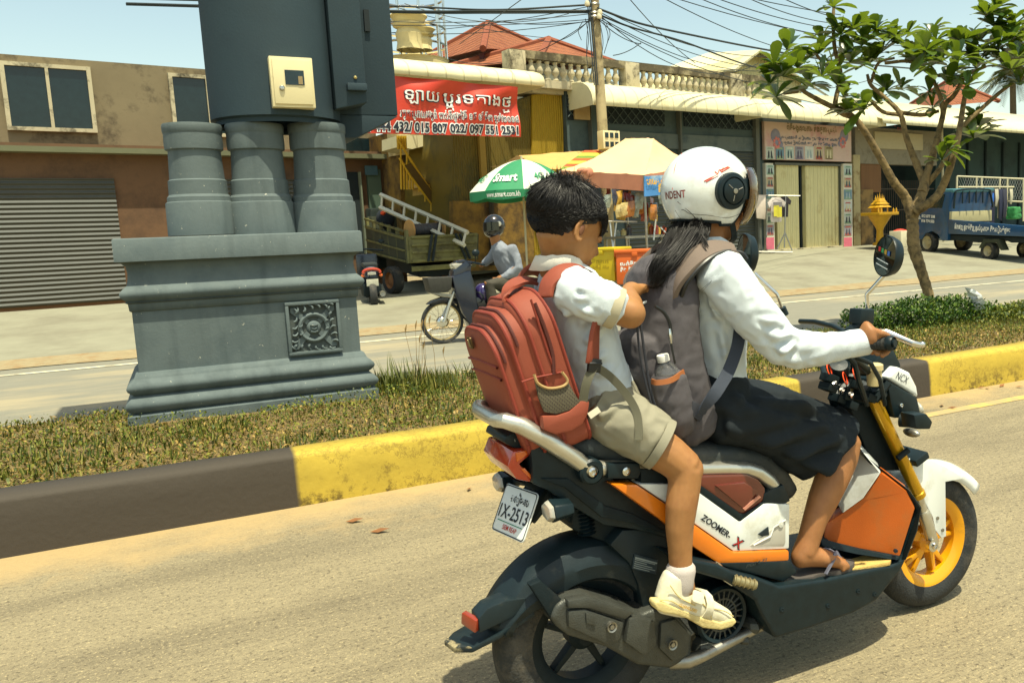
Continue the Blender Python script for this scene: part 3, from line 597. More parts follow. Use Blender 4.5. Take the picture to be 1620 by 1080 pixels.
# ---- dark inner body, engine lumps
plate('inner_body', ((905, 800), (1000, 812), (1060, 800), (1120, 850), (1178, 880), (1220, 905), (1238, 958), (1212, 1000), (1150, 985), (1085, 970), (1040, 960), (1015, 900), (985, 868), (935, 850), (905, 838)), YC-.06, YC+.12, m_blkm, bevel=.012)
plate('inner_fender', ((985, 838), (1056, 835), (1058, 900), (1040, 965), (1018, 965), (1010, 925), (995, 890), (965, 862)), YC-.10, YC+.1, m_dusty, bevel=.008)
lb = [P(*q, YC-.105) for q in ((1004, 876), (1041, 886), (1038, 908), (1000, 899))]
mb = MB(); mb.prism(lb, (0, .003, 0)); st = mb.build('sticker', mat('sticker_dark', S(44, 58, 66), .4, var=.3, vs=60), sco)
mb = MB()
for k in range(6):
    u = .16+.14*k; a_ = lb[0].lerp(lb[3], u); b_ = lb[1].lerp(lb[2], u); h_ = (lb[3]-lb[0])*(.05 if k else .10); o_ = Vector((0, -.0012, 0)); f_ = (.97, .9, .55, .8, .93, .7)[k]; mb.add([a_.lerp(b_, .04)+o_, a_.lerp(b_, f_)+o_, a_.lerp(b_, f_)+h_+o_, a_.lerp(b_, .04)+h_+o_], [(0, 1, 2, 3)])
mb.build('sticker_print', mat('grey_ink', S(150, 160, 158), .6), st, fix=False)
# cooling fan cowl with ribs, hoses and lumps round the engine
fc = P(1142, 972, YC-.13)
mb = MB(); mb.lathe(fc, (0, -1, 0), [(.085, -.05), (.085, .0), (.078, .008), (.07, .004), (.068, -.006)], 36); cow = mb.build('fan_cowl', m_blk, sco)
mb = MB()
for k in range(22): a = 2*math.pi*k/22; d = Vector((math.cos(a), 0, math.sin(a))); mb.tube([fc+d*.022+Vector((0, .0, 0)), fc+d*.072], .0028, 5)
mb.lathe(fc, (0, -1, 0), [(0, .004), (.022, .003), (.026, -.004)], 20); mb.lathe(fc, (0, -1, 0), [(.044, .002), (.049, .002)], 28); mb.build('fan_grille', m_case, cow)
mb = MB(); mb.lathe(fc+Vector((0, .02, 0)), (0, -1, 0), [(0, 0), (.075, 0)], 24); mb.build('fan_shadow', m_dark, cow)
mb = MB()
for q, r_ in (((1052, 985), .03), ((1090, 965), .025), ((1185, 985), .028), ((1170, 1005), .02), ((1110, 1020), .035), ((1200, 970), .022)): mb = MB(); mb.ell(P(*q, YC-.10), (r_, .05, r_), nu=8, nv=6); mb.build('engine_lump', m_case, sco, ang=20)
mb = MB(); mb.tube([P(1060, 1046, YC-.10), P(1090, 1044, YC-.13), P(1112, 1036, YC-.14), P(1160, 1012, YC-.13), P(1215, 984, YC-.11)], [.022, .022, .017, .015, .015], 12); mb.build('side_stand', m_dsteel, sco)
mb = MB(); mb.tube([P(1160, 995, YC-.06), P(1188, 985, YC-.10), P(1222, 962, YC-.09)], .008, 8); mb.tube([P(1176, 1000, YC-.1), P(1205, 980, YC-.12), P(1218, 975, YC-.12)], .006, 8)
mb.build('spring', mat('brass_dull', S(150, 120, 50), .4, .8), sco)
# pillion peg folded out with wire loop
pk = P(1160, 917, YC-.17)
mb = MB(); mb.tube([P(1160, 916, YC-.19), P(1196, 925, YC-.21)], .0125, 12)
for k in range(5): u = k/4*.8+.08; mb.lathe(P(1160, 916, YC-.19).lerp(P(1196, 925, YC-.21), u), P(1196, 925, YC-.21)-P(1160, 916, YC-.19), [(.0125, -.003), (.016, -.001), (.016, .002), (.0125, .004)], 12)
peg = mb.build('foot_peg', mat('peg_alloy', S(150, 140, 104), .45, .6, var=.3, vs=40), sco)
mb = MB(); mb.tube([P(1158, 925, YC-.18), P(1135, 910, YC-.17), P(1122, 903, YC-.17), P(1133, 888, YC-.17), P(1138, 892, YC-.17), P(1150, 906, YC-.18), P(1166, 911, YC-.19)], .0035, 7); mb.build('peg_wire', m_steel, peg)
# ---- shock absorber
mb = MB(); a_, b_ = P(928, 842, YC-.05), P(922, 800, YC-.05); mb.tube([a_, b_], .016, 10)
for k in range(8): c = a_.lerp(b_, k/7); mb.lathe(c, b_-a_, [(.018, -.004), (.026, 0), (.018, .004)], 14)
mb.build('shock_absorber', m_blk, sco)
# ---- tail: side panels, lamp, number plate, indicators
def both(name, pts, Y0, Y1, m, parent=sco, bevel=.006):
    o = plate(name, pts, Y0, Y1, m, parent, bevel); mb = MB(); a = [P(*q, Y0) for q in pts]; a = [Vector((p.x, 2*YC-p.y, p.z)) for p in a]; mb.prism(a, (0, -(Y1-Y0), 0)); mb.build(name, m, parent, bevel=bevel); return o
TAIL = ((838, 700), (870, 708), (935, 745), (962, 752), (985, 768), (1010, 785), (1054, 830), (1060, 852), (1010, 838), (955, 830), (908, 802), (866, 775), (843, 765), (842, 735))
both('tail_panel', TAIL, YC-.115, YC-.06, m_blk)
plate('tail_core', ((832, 706), (960, 740), (1060, 790), (1062, 850), (990, 840), (905, 800), (845, 762)), YC-.07, YC+.07, m_blkm, bevel=.01)
both('tail_seam', ((856, 757), (900, 757), (958, 800), (1000, 812), (1052, 838), (1055, 846), (1000, 828), (952, 818), (895, 772)), YC-.122, YC-.11, m_blkm, bevel=.004)
plate('tail_top', ((800, 690), (812, 684), (850, 690), (870, 705), (838, 712), (812, 708), (797, 700)), YC-.075, YC+.075, m_blk, bevel=.006)
qx = P(802, 700, YC-.05); text('tail_badge', 'HONDA', P(801, 694, YC-.03)+Vector((-.003, 0, 0)), P(816, 698, YC-.075)-P(801, 694, YC-.03), (0, 0, 1), .0085, mat('badge_white', (.7, .7, .66), .4), sco, width=.05)
tl = plate('tail_light', ((812, 714), (841, 709), (841, 718), (822, 734), (845, 758), (838, 763), (817, 758), (803, 738)), YC-.098, YC+.098, m_red, bevel=.006, bseg=2)
plate('lamp_strip', ((824, 742), (830, 740), (846, 757), (842, 760)), YC-.102, YC-.09, m_amber, tl, bevel=.002)
plate('lamp_strip', ((816, 716), (838, 711), (838, 716), (818, 731)), YC-.102, YC-.09, m_amber, tl, bevel=.002)
pw = [P(803, 764, YC+.085), P(855.5, 782, YC-.085), P(824.5, 858, YC-.085), P(775.5, 835.5, YC+.085)]
cpl = sum(pw, Vector())/4; px_ = ((pw[1]-pw[0])+(pw[2]-pw[3])).normalized(); pu = ((pw[0]-pw[3])+(pw[1]-pw[2])).normalized(); pu = (pu-px_*pu.dot(px_)).normalized(); pn = px_.cross(pu)
wP = ((pw[1]-pw[0]).length+(pw[2]-pw[3]).length)/2; hP = ((pw[0]-pw[3]).length+(pw[1]-pw[2]).length)/2
def pl(u, v, lift=0.): return cpl+px_*(u*wP/2)+pu*(v*hP/2)+pn*lift
def rrect(w, h, r, f, n_=5):
    out = []
    for sx_, sy_, a0 in ((1, 1, 0), (-1, 1, 90), (-1, -1, 180), (1, -1, 270)):
        for k in range(n_+1): a = R_(a0+90*k/n_); out.append(f(sx_*(w/2-r)+r*math.cos(a), sy_*(h/2-r)+r*math.sin(a)))
    return out
mb = MB(); mb.prism(rrect(wP, hP, .012, lambda x, y: cpl+px_*x+pu*y), tuple(-pn*.003)); np_ = mb.build('number_plate', m_plate, sco, bevel=.0008)
mb = MB(); o1 = rrect(wP-.004, hP-.004, .011, lambda x, y: cpl+px_*x+pu*y+pn*.0012); i1 = rrect(wP-.010, hP-.010, .009, lambda x, y: cpl+px_*x+pu*y+pn*.0012); mb.add(o1+i1, [(k, (k+1) % 24, (k+1) % 24+24, k+24) for k in range(24)]); mb.build('plate_border', m_ink, np_, fix=False)
mb = MB(); mb.add([pl(-.8, -.52, .0015), pl(.72, -.52, .0015), pl(.72, -.485, .0015), pl(-.8, -.485, .0015)], [(0, 1, 2, 3)]); mb.build('plate_rule', m_gink, np_, fix=False)
text('plate_letters', 'សៀមរាប', pl(-.45, .36, .0015), px_, pu, hP*.15, m_ink, np_, width=wP*.55, grow=.02)
text('plate_letters', '1X-2513', pl(-.86, -.36, .0015), px_, pu, hP*.27, m_ink, np_, width=wP*.86, grow=.012)
text('plate_letters', 'SIEM REAP', pl(-.38, -.80, .0015), px_, pu, hP*.10, m_rink, np_, width=wP*.42, grow=.01)
mb = MB(); mb.prism([pl(.5, .95, -.004), pl(1.0, .9, -.004), pl(.9, -.5, -.004), pl(.6, -.4, -.004)], tuple(Vector((.09, .06, .05)))); mb.build('plate_bracket', m_blkm, sco, bevel=.004)
plate('under_tray', ((815, 760), (862, 766), (900, 800), (905, 830), (870, 800), (846, 830), (835, 815), (858, 782)), YC-.05, YC+.07, m_blkm, bevel=.006)
def indicator(c, s_, parent=sco):
    c = Vector(c); mb = MB(); d = Vector((-1, 0, 0)); o_ = [Vector((0, math.cos(2*math.pi*k/6+.3)*.040*1.05, math.sin(2*math.pi*k/6+.3)*.030)) for k in range(6)]
    mb.prism([c+p for p in o_], [c+Vector((.055, 0, 0))+p*.75 for p in o_]); ob = mb.build('indicator', m_blk, parent, bevel=.005)
    mb = MB(); mb.prism([c+p*.93 for p in o_], [c+Vector((-.012, 0, 0))+p*.75 for p in o_]); mb.build('lens', m_clear, ob, bevel=.003)
    mb = MB(); mb.ell(c+Vector((.002, 0, 0)), (.006, .018, .016)); mb.build('bulb', m_amber, ob)
    mb = MB(); mb.tube([c+Vector((.03, 0, 0)), c+Vector((.05, s_*.09, .012))], .011, 8); mb.build('stalk', m_blkm, ob)
indicator(P(870, 808, YC-.135), 1); indicator(P(790, 762, YC+.16), -1)
# ---- grab rail, silver frame rails and pivots
mb = MB(); rl = [P(938, 746, YC-.125), P(905, 722, YC-.128), P(862, 693, YC-.128), P(825, 673, YC-.122), P(800, 665, YC-.105), P(786, 664, YC-.07)]
rl2 = [Vector((p.x, 2*YC-p.y, p.z)) for p in rl[::-1]]; mb.tube(rl+rl2, [.020, .0225, .0235, .022, .020, .019]*1+[.019, .020, .022, .0235, .0225, .020], 14); mb.build('grab_rail', m_silv, sco)
def rails(s_):
    f = (lambda q: q) if s_ < 0 else (lambda q: Vector((q.x, 2*YC-q.y, q.z)))
    mb = MB(); mb.tube([f(P(*q, YC-.125)) for q in ((946, 740), (1010, 740), (1100, 741), (1150, 740), (1180, 741), (1200, 747), (1217, 760), (1230, 778), (1236, 790))], .0205, 14); mb.build('frame_rail', m_silv, sco)
rails(-1); rails(1)
mb = MB(); c = P(935, 745, YC-.135); mb.lathe(c, (0, -1, 0), [(.034, -.03), (.034, .006), (.028, .012), (.018, .012), (.016, .006), (.016, .004)], 24); pv = mb.build('pivot', m_blk, sco)
mb = MB(); mb.lathe(c, (0, -1, 0), [(.012, .0), (.012, .012), (.007, .015), (.006, .010), (0, .010)], 16); mb.build('bolt', m_steel, pv)
br = plate('rail_bracket', ((962, 733), (1012, 733), (1015, 745), (1010, 757), (962, 757)), YC-.155, YC-.10, m_blk, bevel=.004)
mb = MB(); c = P(990, 745, YC-.156); mb.lathe(c, (0, -1, 0), [(.011, -.004), (.011, .004), (.006, .006), (.005, .003), (0, .003)], 16); mb.build('bolt', m_steel, br)
plate('rubber_pad', ((1014, 741), (1064, 742), (1066, 765), (1014, 764)), YC-.15, YC-.10, m_blkm, bevel=.004)
plate('rail_end', ((1209, 780), (1240, 766), (1251, 792), (1240, 798), (1222, 800), (1206, 796)), YC-.15, YC-.09, m_blk, bevel=.005)
# ---- seat: one long upholstered saddle
mb = MB(); secs = []
for q, wy, h_ in (((872, 697), .085, .02), ((905, 697), .115, .036), ((960, 702), .125, .052), ((1030, 712), .128, .050), ((1085, 715), .128, .046), ((1130, 714), .126, .046), ((1180, 724), .112, .046), ((1215, 748), .095, .042), ((1238, 775), .08, .034)): p = P(*q, YC-.02); secs.append((Vector((p.x, YC, p.z)), h_, wy))
mb.loft(secs, 24, power=3.2); seat = organic('seat', mb, .009, m_seat, sco, 3)
# ---- side panels: white, orange, red cover
both('side_fairing', ((1008, 765), (1092, 765), (1106, 778), (1171, 825), (1209, 796), (1250, 797), (1249, 868), (1161, 872), (1100, 829), (1056, 797)), YC-.155, YC-.10, m_wpl, bevel=.007)
both('side_stripe', ((968, 766), (1008, 766), (1056, 798), (1100, 830), (1161, 873), (1249, 870), (1249, 887), (1190, 891), (1136, 891), (1100, 867), (1054, 828)), YC-.162, YC-.10, m_org, bevel=.008)
rc = both('battery_cover', ((1100, 752), (1182, 750), (1200, 758), (1211, 772), (1211, 790), (1176, 816), (1100, 764)), YC-.148, YC-.08, m_dred, bevel=.007)
plate('cover_inset', ((1132, 768), (1178, 762), (1200, 776), (1178, 806)), YC-.156, YC-.14, m_dred, rc, bevel=.005)
mb = MB(); a_ = [P(*q, YC-.158) for q in ((1176, 804), (1201, 783), (1204, 786), (1179, 807))]; mb.prism(a_, (0, .004, 0)); mb.build('cover_mark', mat('pale_red', S(190, 130, 110), .3), rc)
plate('seam_shadow', ((1100, 764), (1104, 764), (1172, 812), (1178, 812), (1211, 792), (1211, 797), (1171, 826), (1104, 778)), YC-.152, YC-.12, m_blkm, bevel=.002)
vt = plate('vent', ((1187, 863), (1222, 836), (1243, 822), (1243, 858), (1240, 864)), YC-.1575, YC-.12, mat('vent_grey', (.42, .40, .34), .4), bevel=.003)
plate('vent_slot', ((1200, 845), (1216, 833), (1217, 846), (1205, 848)), YC-.159, YC-.12, m_dark, vt, bevel=.001)
mb = MB(); mb.lathe(P(1235, 829, YC-.158), (0, -1, 0), [(.0085, -.002), (.0085, .003), (0, .004)], 16); mb.build('button', m_wpl, vt)
mb = MB(); pts = [P(*q, YC-.159) for q in ((1192, 862), (1219, 848), (1224, 834), (1243, 822))]
mb.tube(pts, .0025, 6); mb.build('vent_edge', m_wpl, vt)
d_ = P(1171, 862, YC-.157)-P(1109, 822, YC-.157)
text('fairing_letters', 'ZOOMER-', P(1108, 820.5, YC-.1565), P(1158, 855, YC-.157)-P(1108, 820.5, YC-.157), (0, 0, 1), .0165, m_ink, sco, width=.118, grow=.028, shear=.1)
dx = (P(1158, 855, YC-.157)-P(1108, 820.5, YC-.157)).normalized()
text('fairing_mark', 'X', P(1158, 861, YC-.1565), dx, (0, 0, 1), .027, m_ink, sco, width=.034, grow=.05)
text('fairing_mark', 'X', P(1159.5, 860.5, YC-.157), dx, (0, 0, 1), .023, m_rink, sco, width=.028, grow=.01)
# ---- floor and belly
fl = plate('footboard', ((1060, 878), (1136, 892), (1158, 903), (1200, 914), (1234, 927), (1300, 917), (1413, 893), (1436, 882), (1424, 905), (1387, 950), (1350, 970), (1277, 995), (1227, 1010), (1205, 972), (1195, 950), (1150, 920), (1098, 905)), YC-.19, YC+.19, m_blk, bevel=.010, bseg=3)
plate('floor_step', ((1135, 891), (1250, 887), (1262, 905), (1240, 920), (1200, 910), (1158, 900)), YC-.165, YC+.165, m_blk, bevel=.006)
text('floor_letters', 'PGM-FI', P(1180, 898, YC-.167), (1, 0, .06), (0, 0, 1), .009, mat('moulded_letters', S(52, 60, 60), .5), sco, width=.075, grow=.01, shear=.3)
zf0 = P(1330, 911, YC-.17).z

def fq(px, py): g = G(px, py, zf0+.012); return g

for qs in (((1246, 902), (1258, 897), (1300, 908), (1270, 914), (1244, 910)), ((1344, 884), (1368, 877), (1410, 884), (1408, 888), (1340, 901))):
    mb = MB(); mb.prism([fq(*q) for q in qs], (0, 0, -.012)); mb.build('floor_pad', mat('yellow_rubber', S(196, 164, 92), .6, var=.15, vs=40, bump=.3, bs=200), sco, bevel=.002)
mb = MB()
for q in ((1384, 940), (1358, 935), (1237, 964), (1310, 958)): mb.lathe(P(*q, YC-.19), (0, -1, 0), [(.008, -.002), (.008, .002), (.004, .003), (0, .001)], 12)
mb.build('screw', m_blkm, fl)
# ---- leg shield: orange inner panel, white centre, black edge
def skin(name, pts, m, off, bevel=.006, parent=sco):
    mb = MB(); a = [P(*q[:2], q[2]) for q in pts]; mb.prism(a, off); return mb.build(name, m, parent, bevel=bevel)
def mir(mb, a, off): mb.prism([Vector((p.x, 2*YC-p.y, p.z)) for p in a], (off[0], -off[1], off[2]))
skin('shield_edge', ((1360, 712, 1.955), (1395, 742, 1.905), (1440, 776, 1.868), (1459, 803, 1.868), (1452, 840, 1.868), (1434, 886, 1.868), (1420, 892, 1.868), (1428, 876, 1.88), (1450, 806, 1.88), (1434, 780, 1.88), (1390, 752, 1.93)), m_blk, (.03, .09, .01), .006)
skin('shield_panel', ((1395, 748, 1.90), (1434, 777, 1.872), (1448, 804, 1.872), (1424, 881, 1.872), (1360, 869, 1.93), (1302, 857, 1.995), (1306, 828, 2.0), (1333, 812, 1.985), (1366, 788, 1.945)), m_org2, (.03, .04, .01), .008)
skin('shield_centre', ((1352, 690, 2.02), (1362, 712, 1.95), (1394, 747, 1.903), (1366, 788, 1.94), (1333, 812, 1.98), (1322, 790, 2.02), (1318, 770, 2.06), (1340, 700, 2.06)), m_wpl, (.035, .05, .012), .008)
plate('shield_back', ((1378, 730), (1395, 745), (1445, 795), (1440, 870), (1400, 880), (1385, 840)), YC-.10, YC+.12, m_blkm, bevel=.01)
skin('shield_rim', ((1293, 846, 1.99), (1312, 855, 1.985), (1360, 868, 1.925), (1424, 880, 1.868), (1421, 886, 1.868), (1355, 876, 1.92), (1300, 864, 1.99)), m_blk, (.03, .03, 0), .004)
mb = MB(); c = P(1417, 871, 1.868); mb.lathe(c, (-.4, -1, 0), [(.0065, -.004), (.0065, .003), (.003, .004), (0, .002)], 12); mb.build('screw', m_ink, sco)
text('shield_letters', 'HO', P(1318, 822, 1.975), (0, -.3, .95), (-.7, -.6, 0), .02, mat('faint_letters', S(206, 150, 80), .5), sco, width=.045)
# ---- fork, front mudguard
def fork(s_):
    f = (lambda q: q) if s_ < 0 else (lambda q: Vector((q.x, 2*YC-q.y, q.z)))
    YF = YC-.078
    mb = MB(); mb.tube([f(P(1376, 618, YF)), f(P(1450, 776, YF)), f(P(1453, 783, YF))], .0215, 16); mb.lathe(f(P(1452, 781, YF)), f(P(1460, 800, YF))-f(P(1450, 778, YF)), [(.0215, -.012), (.025, -.009), (.025, .008), (.018, .012)], 18); o = mb.build('fork_tube', m_gold, sco)
    mb = MB(); a_, b_ = f(P(1454, 786, YF)), f(P(1476, 858, YF-.004)); mb.tube([a_, a_.lerp(b_, .35)], .0145, 14); mb.tube([a_.lerp(b_, .3), a_.lerp(b_, .36), b_, b_.lerp(a_, -.06)], [.018, .0205, .0195, .014], 14); lo = mb.build('fork_slider', m_silv, o)
    mb = MB(); mb.lathe(f(P(1476, 862, YF-.018)), (0, -1 if s_ < 0 else 1, 0), [(.022, -.012), (.022, .004), (.012, .006), (.012, .014), (.007, .015), (.006, .010), (0, .010)], 12); mb.build('axle_nut', m_steel, lo)
fork(-1); fork(1)
mb = MB(); a_, b_ = P(1362, 634, YC-.095), P(1406, 598, YC-.10)
for q0, q1, yy in (((1368, 628), (1398, 612), -.08), ((1412, 722), (1440, 712), -.08)):
    mb = MB(); c = P((q0[0]+q1[0])/2, (q0[1]+q1[1])/2, YC); mb.box(c, (.06, .19, .024), (Vector((.92, 0, .38)), Vector((0, 1, 0)), Vector((-.38, 0, .92)))); mb.build('fork_clamp', m_blk, sco, bevel=.004)
mb = MB(); mb.lathe(P(1384, 619, YC-.078), (-.38, 0, .92), [(.034, -.02), (.034, .016), (.026, .02), (0, .018)], 20); mb.build('fork_cap', m_blk, sco); mb = MB(); mb.lathe(P(1384, 619, YC+.078), (-.38, 0, .92), [(.034, -.02), (.034, .016), (.026, .02), (0, .018)], 20)
mb.build('fork_cap', m_blk, sco)
mb = MB(); mb.tube([P(1420, 725, YC-.10), P(1437, 711, YC-.11)], .010, 8); mb.tube([P(1384, 634, YC-.11), P(1406, 606, YC-.12)], .011, 8); mb.build('clamp_bolt', m_blkm, sco)
plate('steering_head', ((1345, 645), (1385, 632), (1425, 720), (1432, 745), (1395, 745), (1372, 715), (1362, 690)), YC-.05, YC+.05, m_blkm, bevel=.012)
mb = MB(); rows = []
for k in range(25):
    u = k/24; a = R_(38)+R_(105)*u; ro = .268+.012*(1-u); rows.append(arcprof(AXF, a, [(ro-.055, -.062), (ro-.03, -.062), (ro-.012, -.055), (ro-.002, -.03), (ro+.004, 0), (ro-.002, .03), (ro-.012, .055), (ro-.03, .062), (ro-.055, .062)]))
mb.sheet(rows); fd = mb.build('front_mudguard', m_wpl, sco, ang=30); fd.modifiers.new('t', 'SOLIDIFY').thickness = .004
both('mudguard_side', ((1424, 727), (1450, 724), (1480, 730), (1510, 745), (1524, 757), (1496, 762), (1497, 848), (1490, 851), (1480, 838), (1476, 818), (1458, 783), (1445, 760)), YC-.068, YC-.060, m_wpl, fd, bevel=.003)
for q in ((1483, 819), (1491, 838)):
    mb = MB(); mb.lathe(P(*q, YC-.069), (0, -1, 0), [(.006, -.002), (.006, .003), (0, .003)], 12); mb.build('rivet', m_dsteel, fd)
# ---- headlamp unit
hl = plate('headlamp_unit', ((1404, 601), (1452, 628), (1457, 652), (1455, 662), (1444, 660), (1416, 662), (1409, 634)), YC-.105, YC+.105, m_blk, bevel=.010)
plate('headlamp_cowl', ((1404, 598), (1421, 580), (1440, 589), (1451, 611), (1454, 628), (1447, 625)), YC-.095, YC+.095, m_wpl, hl, bevel=.010, bseg=3)
mb = MB(); c = P(1425, 641, YC-.106); mb.lathe(c, (0, -1, 0), [(.007, -.003), (.007, .004), (.004, .005), (0, .002)], 14); mb.build('bolt', m_steel, hl)
text('cowl_letters', 'NCX', P(1417, 598, YC-.0965), P(1443, 612, YC-.0965)-P(1417, 598, YC-.0965), (0, 0, 1), .024, m_ink, hl, width=.055, grow=-.004, shear=.2)
lens = P(1455, 640, YC); mb = MB(); mb.ell(P(1440, 645, YC), (.016, .06, .03)); mb.build('headlamp_lens', m_clear, hl)
fi = plate('front_indicator', ((1446, 656), (1466, 654), (1476, 667), (1472, 679), (1450, 679)), YC-.19, YC-.13, m_blk, bevel=.006)
mb = MB(); mb.tube([P(1424, 664, YC-.10), P(1452, 668, YC-.15)], [.022, .018], 10); mb.build('stalk', m_blkm, fi)
mb = MB(); c = P(1442, 684, YC-.09); mb.ell(c, (.016, .035, .014)); mb.build('horn', m_dsteel, sco)
plate('lamp_back', ((1380, 580), (1398, 552), (1415, 552), (1428, 580), (1405, 598), (1390, 600)), YC-.06, YC+.06, m_blk, bevel=.012)
# ---- handlebars, grips, levers, mirrors, instruments
HBc = P(1345, 585, YC)
gR = P(1407, 543, 1.685)     # outer end of the near grip
gR0 = Vector((gR.x-.035, 1.81, gR.z-.01)); base_ = Vector((P(1350, 600, YC).x, YC, P(1350, 600, YC).z))
mk_ = lambda q: Vector((q.x, 2*YC-q.y, q.z))
mb = MB(); mb.tube([base_+Vector((0, -.0, 0)), Vector((base_.x+.015, YC-.10, base_.z+.01)), gR0+Vector((0, .05, -.0)), gR0, gR.lerp(gR0, .1)], .0125, 12)
mb.tube([base_, Vector((base_.x+.015, YC+.10, base_.z+.01)), mk_(gR0)+Vector((0, -.05, 0)), mk_(gR0), mk_(gR)], .0125, 12); mb.build('handlebar', m_blk, sco)
def grip(c0, c1):
    mb = MB(); n_ = 26; mb.tube([c0.lerp(c1, k/n_) for k in range(n_+1)], [.0175+.0013*(k % 2) for k in range(n_+1)], 18); o = mb.build('grip', m_tyre, sco, ang=20)
    d = (c1-c0).normalized(); mb = MB(); mb.lathe(c1, d, [(.0185, -.006), (.021, -.002), (.021, .008), (.017, .014), (.017, .010), (.011, .010), (.010, .018), (0, .018)], 22); mb.build('bar_end', m_blk, o)
grip(gR0, gR); grip(mk_(gR0), mk_(gR))
mb = MB(); mb.tube([Vector((gR.x+.02, 1.80, gR.z+.02)), Vector((gR.x+.07, 1.77, gR.z+.015)), P(1444, 543, 1.70), P(1457, 546, 1.695)], [.009, .008, .0065, .006], 10, flat=1.3); mb.ell(P(1459, 545, 1.695), .009, nu=10, nv=8); mb.build('brake_lever', m_steel, sco)
mb = MB(); q_ = [Vector((gR.x+.02, 2*YC-1.80, gR.z+.02)), Vector((gR.x+.07, 2*YC-1.77, gR.z+.015)), Vector((gR.x+.10, 2*YC-1.70, gR.z-.01))]; mb.tube(q_, [.009, .008, .006], 10); mb.build('brake_lever', m_steel, sco)
def sw(c, nm='switch_housing'):
    mb = MB(); mb.ell(c, (.036, .036, .028), nu=18, nv=10); mb.box(c+Vector((.0, 0, .02)), (.045, .045, .025)); return organic(nm, mb, .006, m_blk, sco, 2)
sw(Vector((gR0.x, 1.825, gR0.z+.002))); sw(mk_(Vector((gR0.x, 1.83, gR0.z+.002))))
pmc = P(1363, 500, 1.80); mb = MB(); mb.box(pmc, (.05, .05, .042), (Vector((1, 0, -.1)).normalized(), Vector((0, 1, 0)), Vector((.1, 0, 1)).normalized())); mb.build('fluid_reservoir', m_blk, sco, bevel=.005)
mb = MB(); mb.tube([pmc+Vector((0, 0, -.02)), Vector((gR0.x, 1.83, gR0.z+.02))], .014, 10); mb.build('reservoir_mount', m_blk, sco)
def mirror(b0, b1, b2, c, nrm, r_, seen=True):
    mb = MB(); mb.tube([b0, b0+(b1-b0)*.35], [.016, .014], 10); st = mb.build('mirror_boot', m_blk, sco)
    mb = MB(); mb.tube([b0, b0.lerp(b1, .8), b1, b1.lerp(b2, .2), b2], .0058, 10); mb.build('mirror_stem', m_steel, sco)
    nrm = Vector(nrm).normalized(); mb = MB(); mb.lathe(c, nrm, [(0, -.040), (r_*.5, -.038), (r_*.86, -.026), (r_*.97, -.010), (r_, .0), (r_*.97, .004)], 36); h_ = mb.build('mirror_housing', m_blk, sco)
    mb = MB(); mb.lathe(c, nrm, [(0, .0055), (r_*.94, .003), (r_*.97, -.004)], 36); mb.build('mirror_glass', m_bluemirror, h_)
cm = P(1401, 405, 1.76); rm = 33*mpp(cm)
mirror(P(1373, 500, 1.81), P(1371, 466, 1.81), P(1398, 436, 1.775), cm, (-.96, .22, .14), rm)
cm2 = P(1178, 402, 2*YC-1.74); mirror(P(1241, 498, 2*YC-1.81), P(1229, 465, 2*YC-1.81), P(1194, 432, 2*YC-1.76), cm2, (-.9, .25, .05), 33*mpp(cm2))
tq = [cm+Vector(v) for v in ((-.012, -.02, .03),)]
mn = Vector((-.96, .22, .14)).normalized(); mxd = Vector((0, 0, 1)).cross(mn).normalized(); mud = mn.cross(mxd)
mb = MB()
for (u, v, w, h_, ci) in ((-.02, .006, .04, .010, 0),):
    pass
for k, cc in enumerate((S(190, 40, 40), S(60, 150, 90), S(190, 150, 60), S(70, 110, 180))):
    mb = MB(); c0 = cm+mn*.0065+mxd*(-.03+.016*k)+mud*(.014-.004*k); mb.add([c0, c0+mxd*.012-mud*.003, c0+mxd*.012+mud*.010, c0+mud*.012], [(0, 1, 2, 3)]); mb.build('mirror_sticker', mat('sticker_%d' % k, cc, .4), sco, fix=False)
for k in range(2):
    mb = MB(); c0 = cm+mn*.0065+mxd*-.034+mud*(-.008-.014*k); mb.add([c0, c0+mxd*.062-mud*.016, c0+mxd*.062-mud*.013, c0+mud*.003], [(0, 1, 2, 3)]); mb.build('mirror_sticker', m_plate, sco, fix=False)
# cables
mb = MB(); mb.tube([P(1266, 508, 2*YC-1.82), P(1290, 509, 2.2), P(1318, 516, 2.1), P(1340, 527, 2.0), P(1352, 560, 1.98), P(1348, 600, 2.0)], .0085, 10)
mb.tube([Vector((gR0.x, 1.85, gR0.z-.01)), P(1352, 575, 1.84), P(1358, 600, 1.86), P(1372, 640, 1.95)], .008, 8); mb.tube([Vector((gR0.x+.01, 1.86, gR0.z-.02)), P(1378, 575, 1.86), P(1392, 600, 1.88), P(1400, 640, 1.95)], .007, 8)
mb.tube([P(1300, 575, 2.1), P(1305, 598, 2.02), P(1318, 606, 2.0), P(1330, 600, 2.0)], .009, 8); mb.build('cable', m_blk, sco)
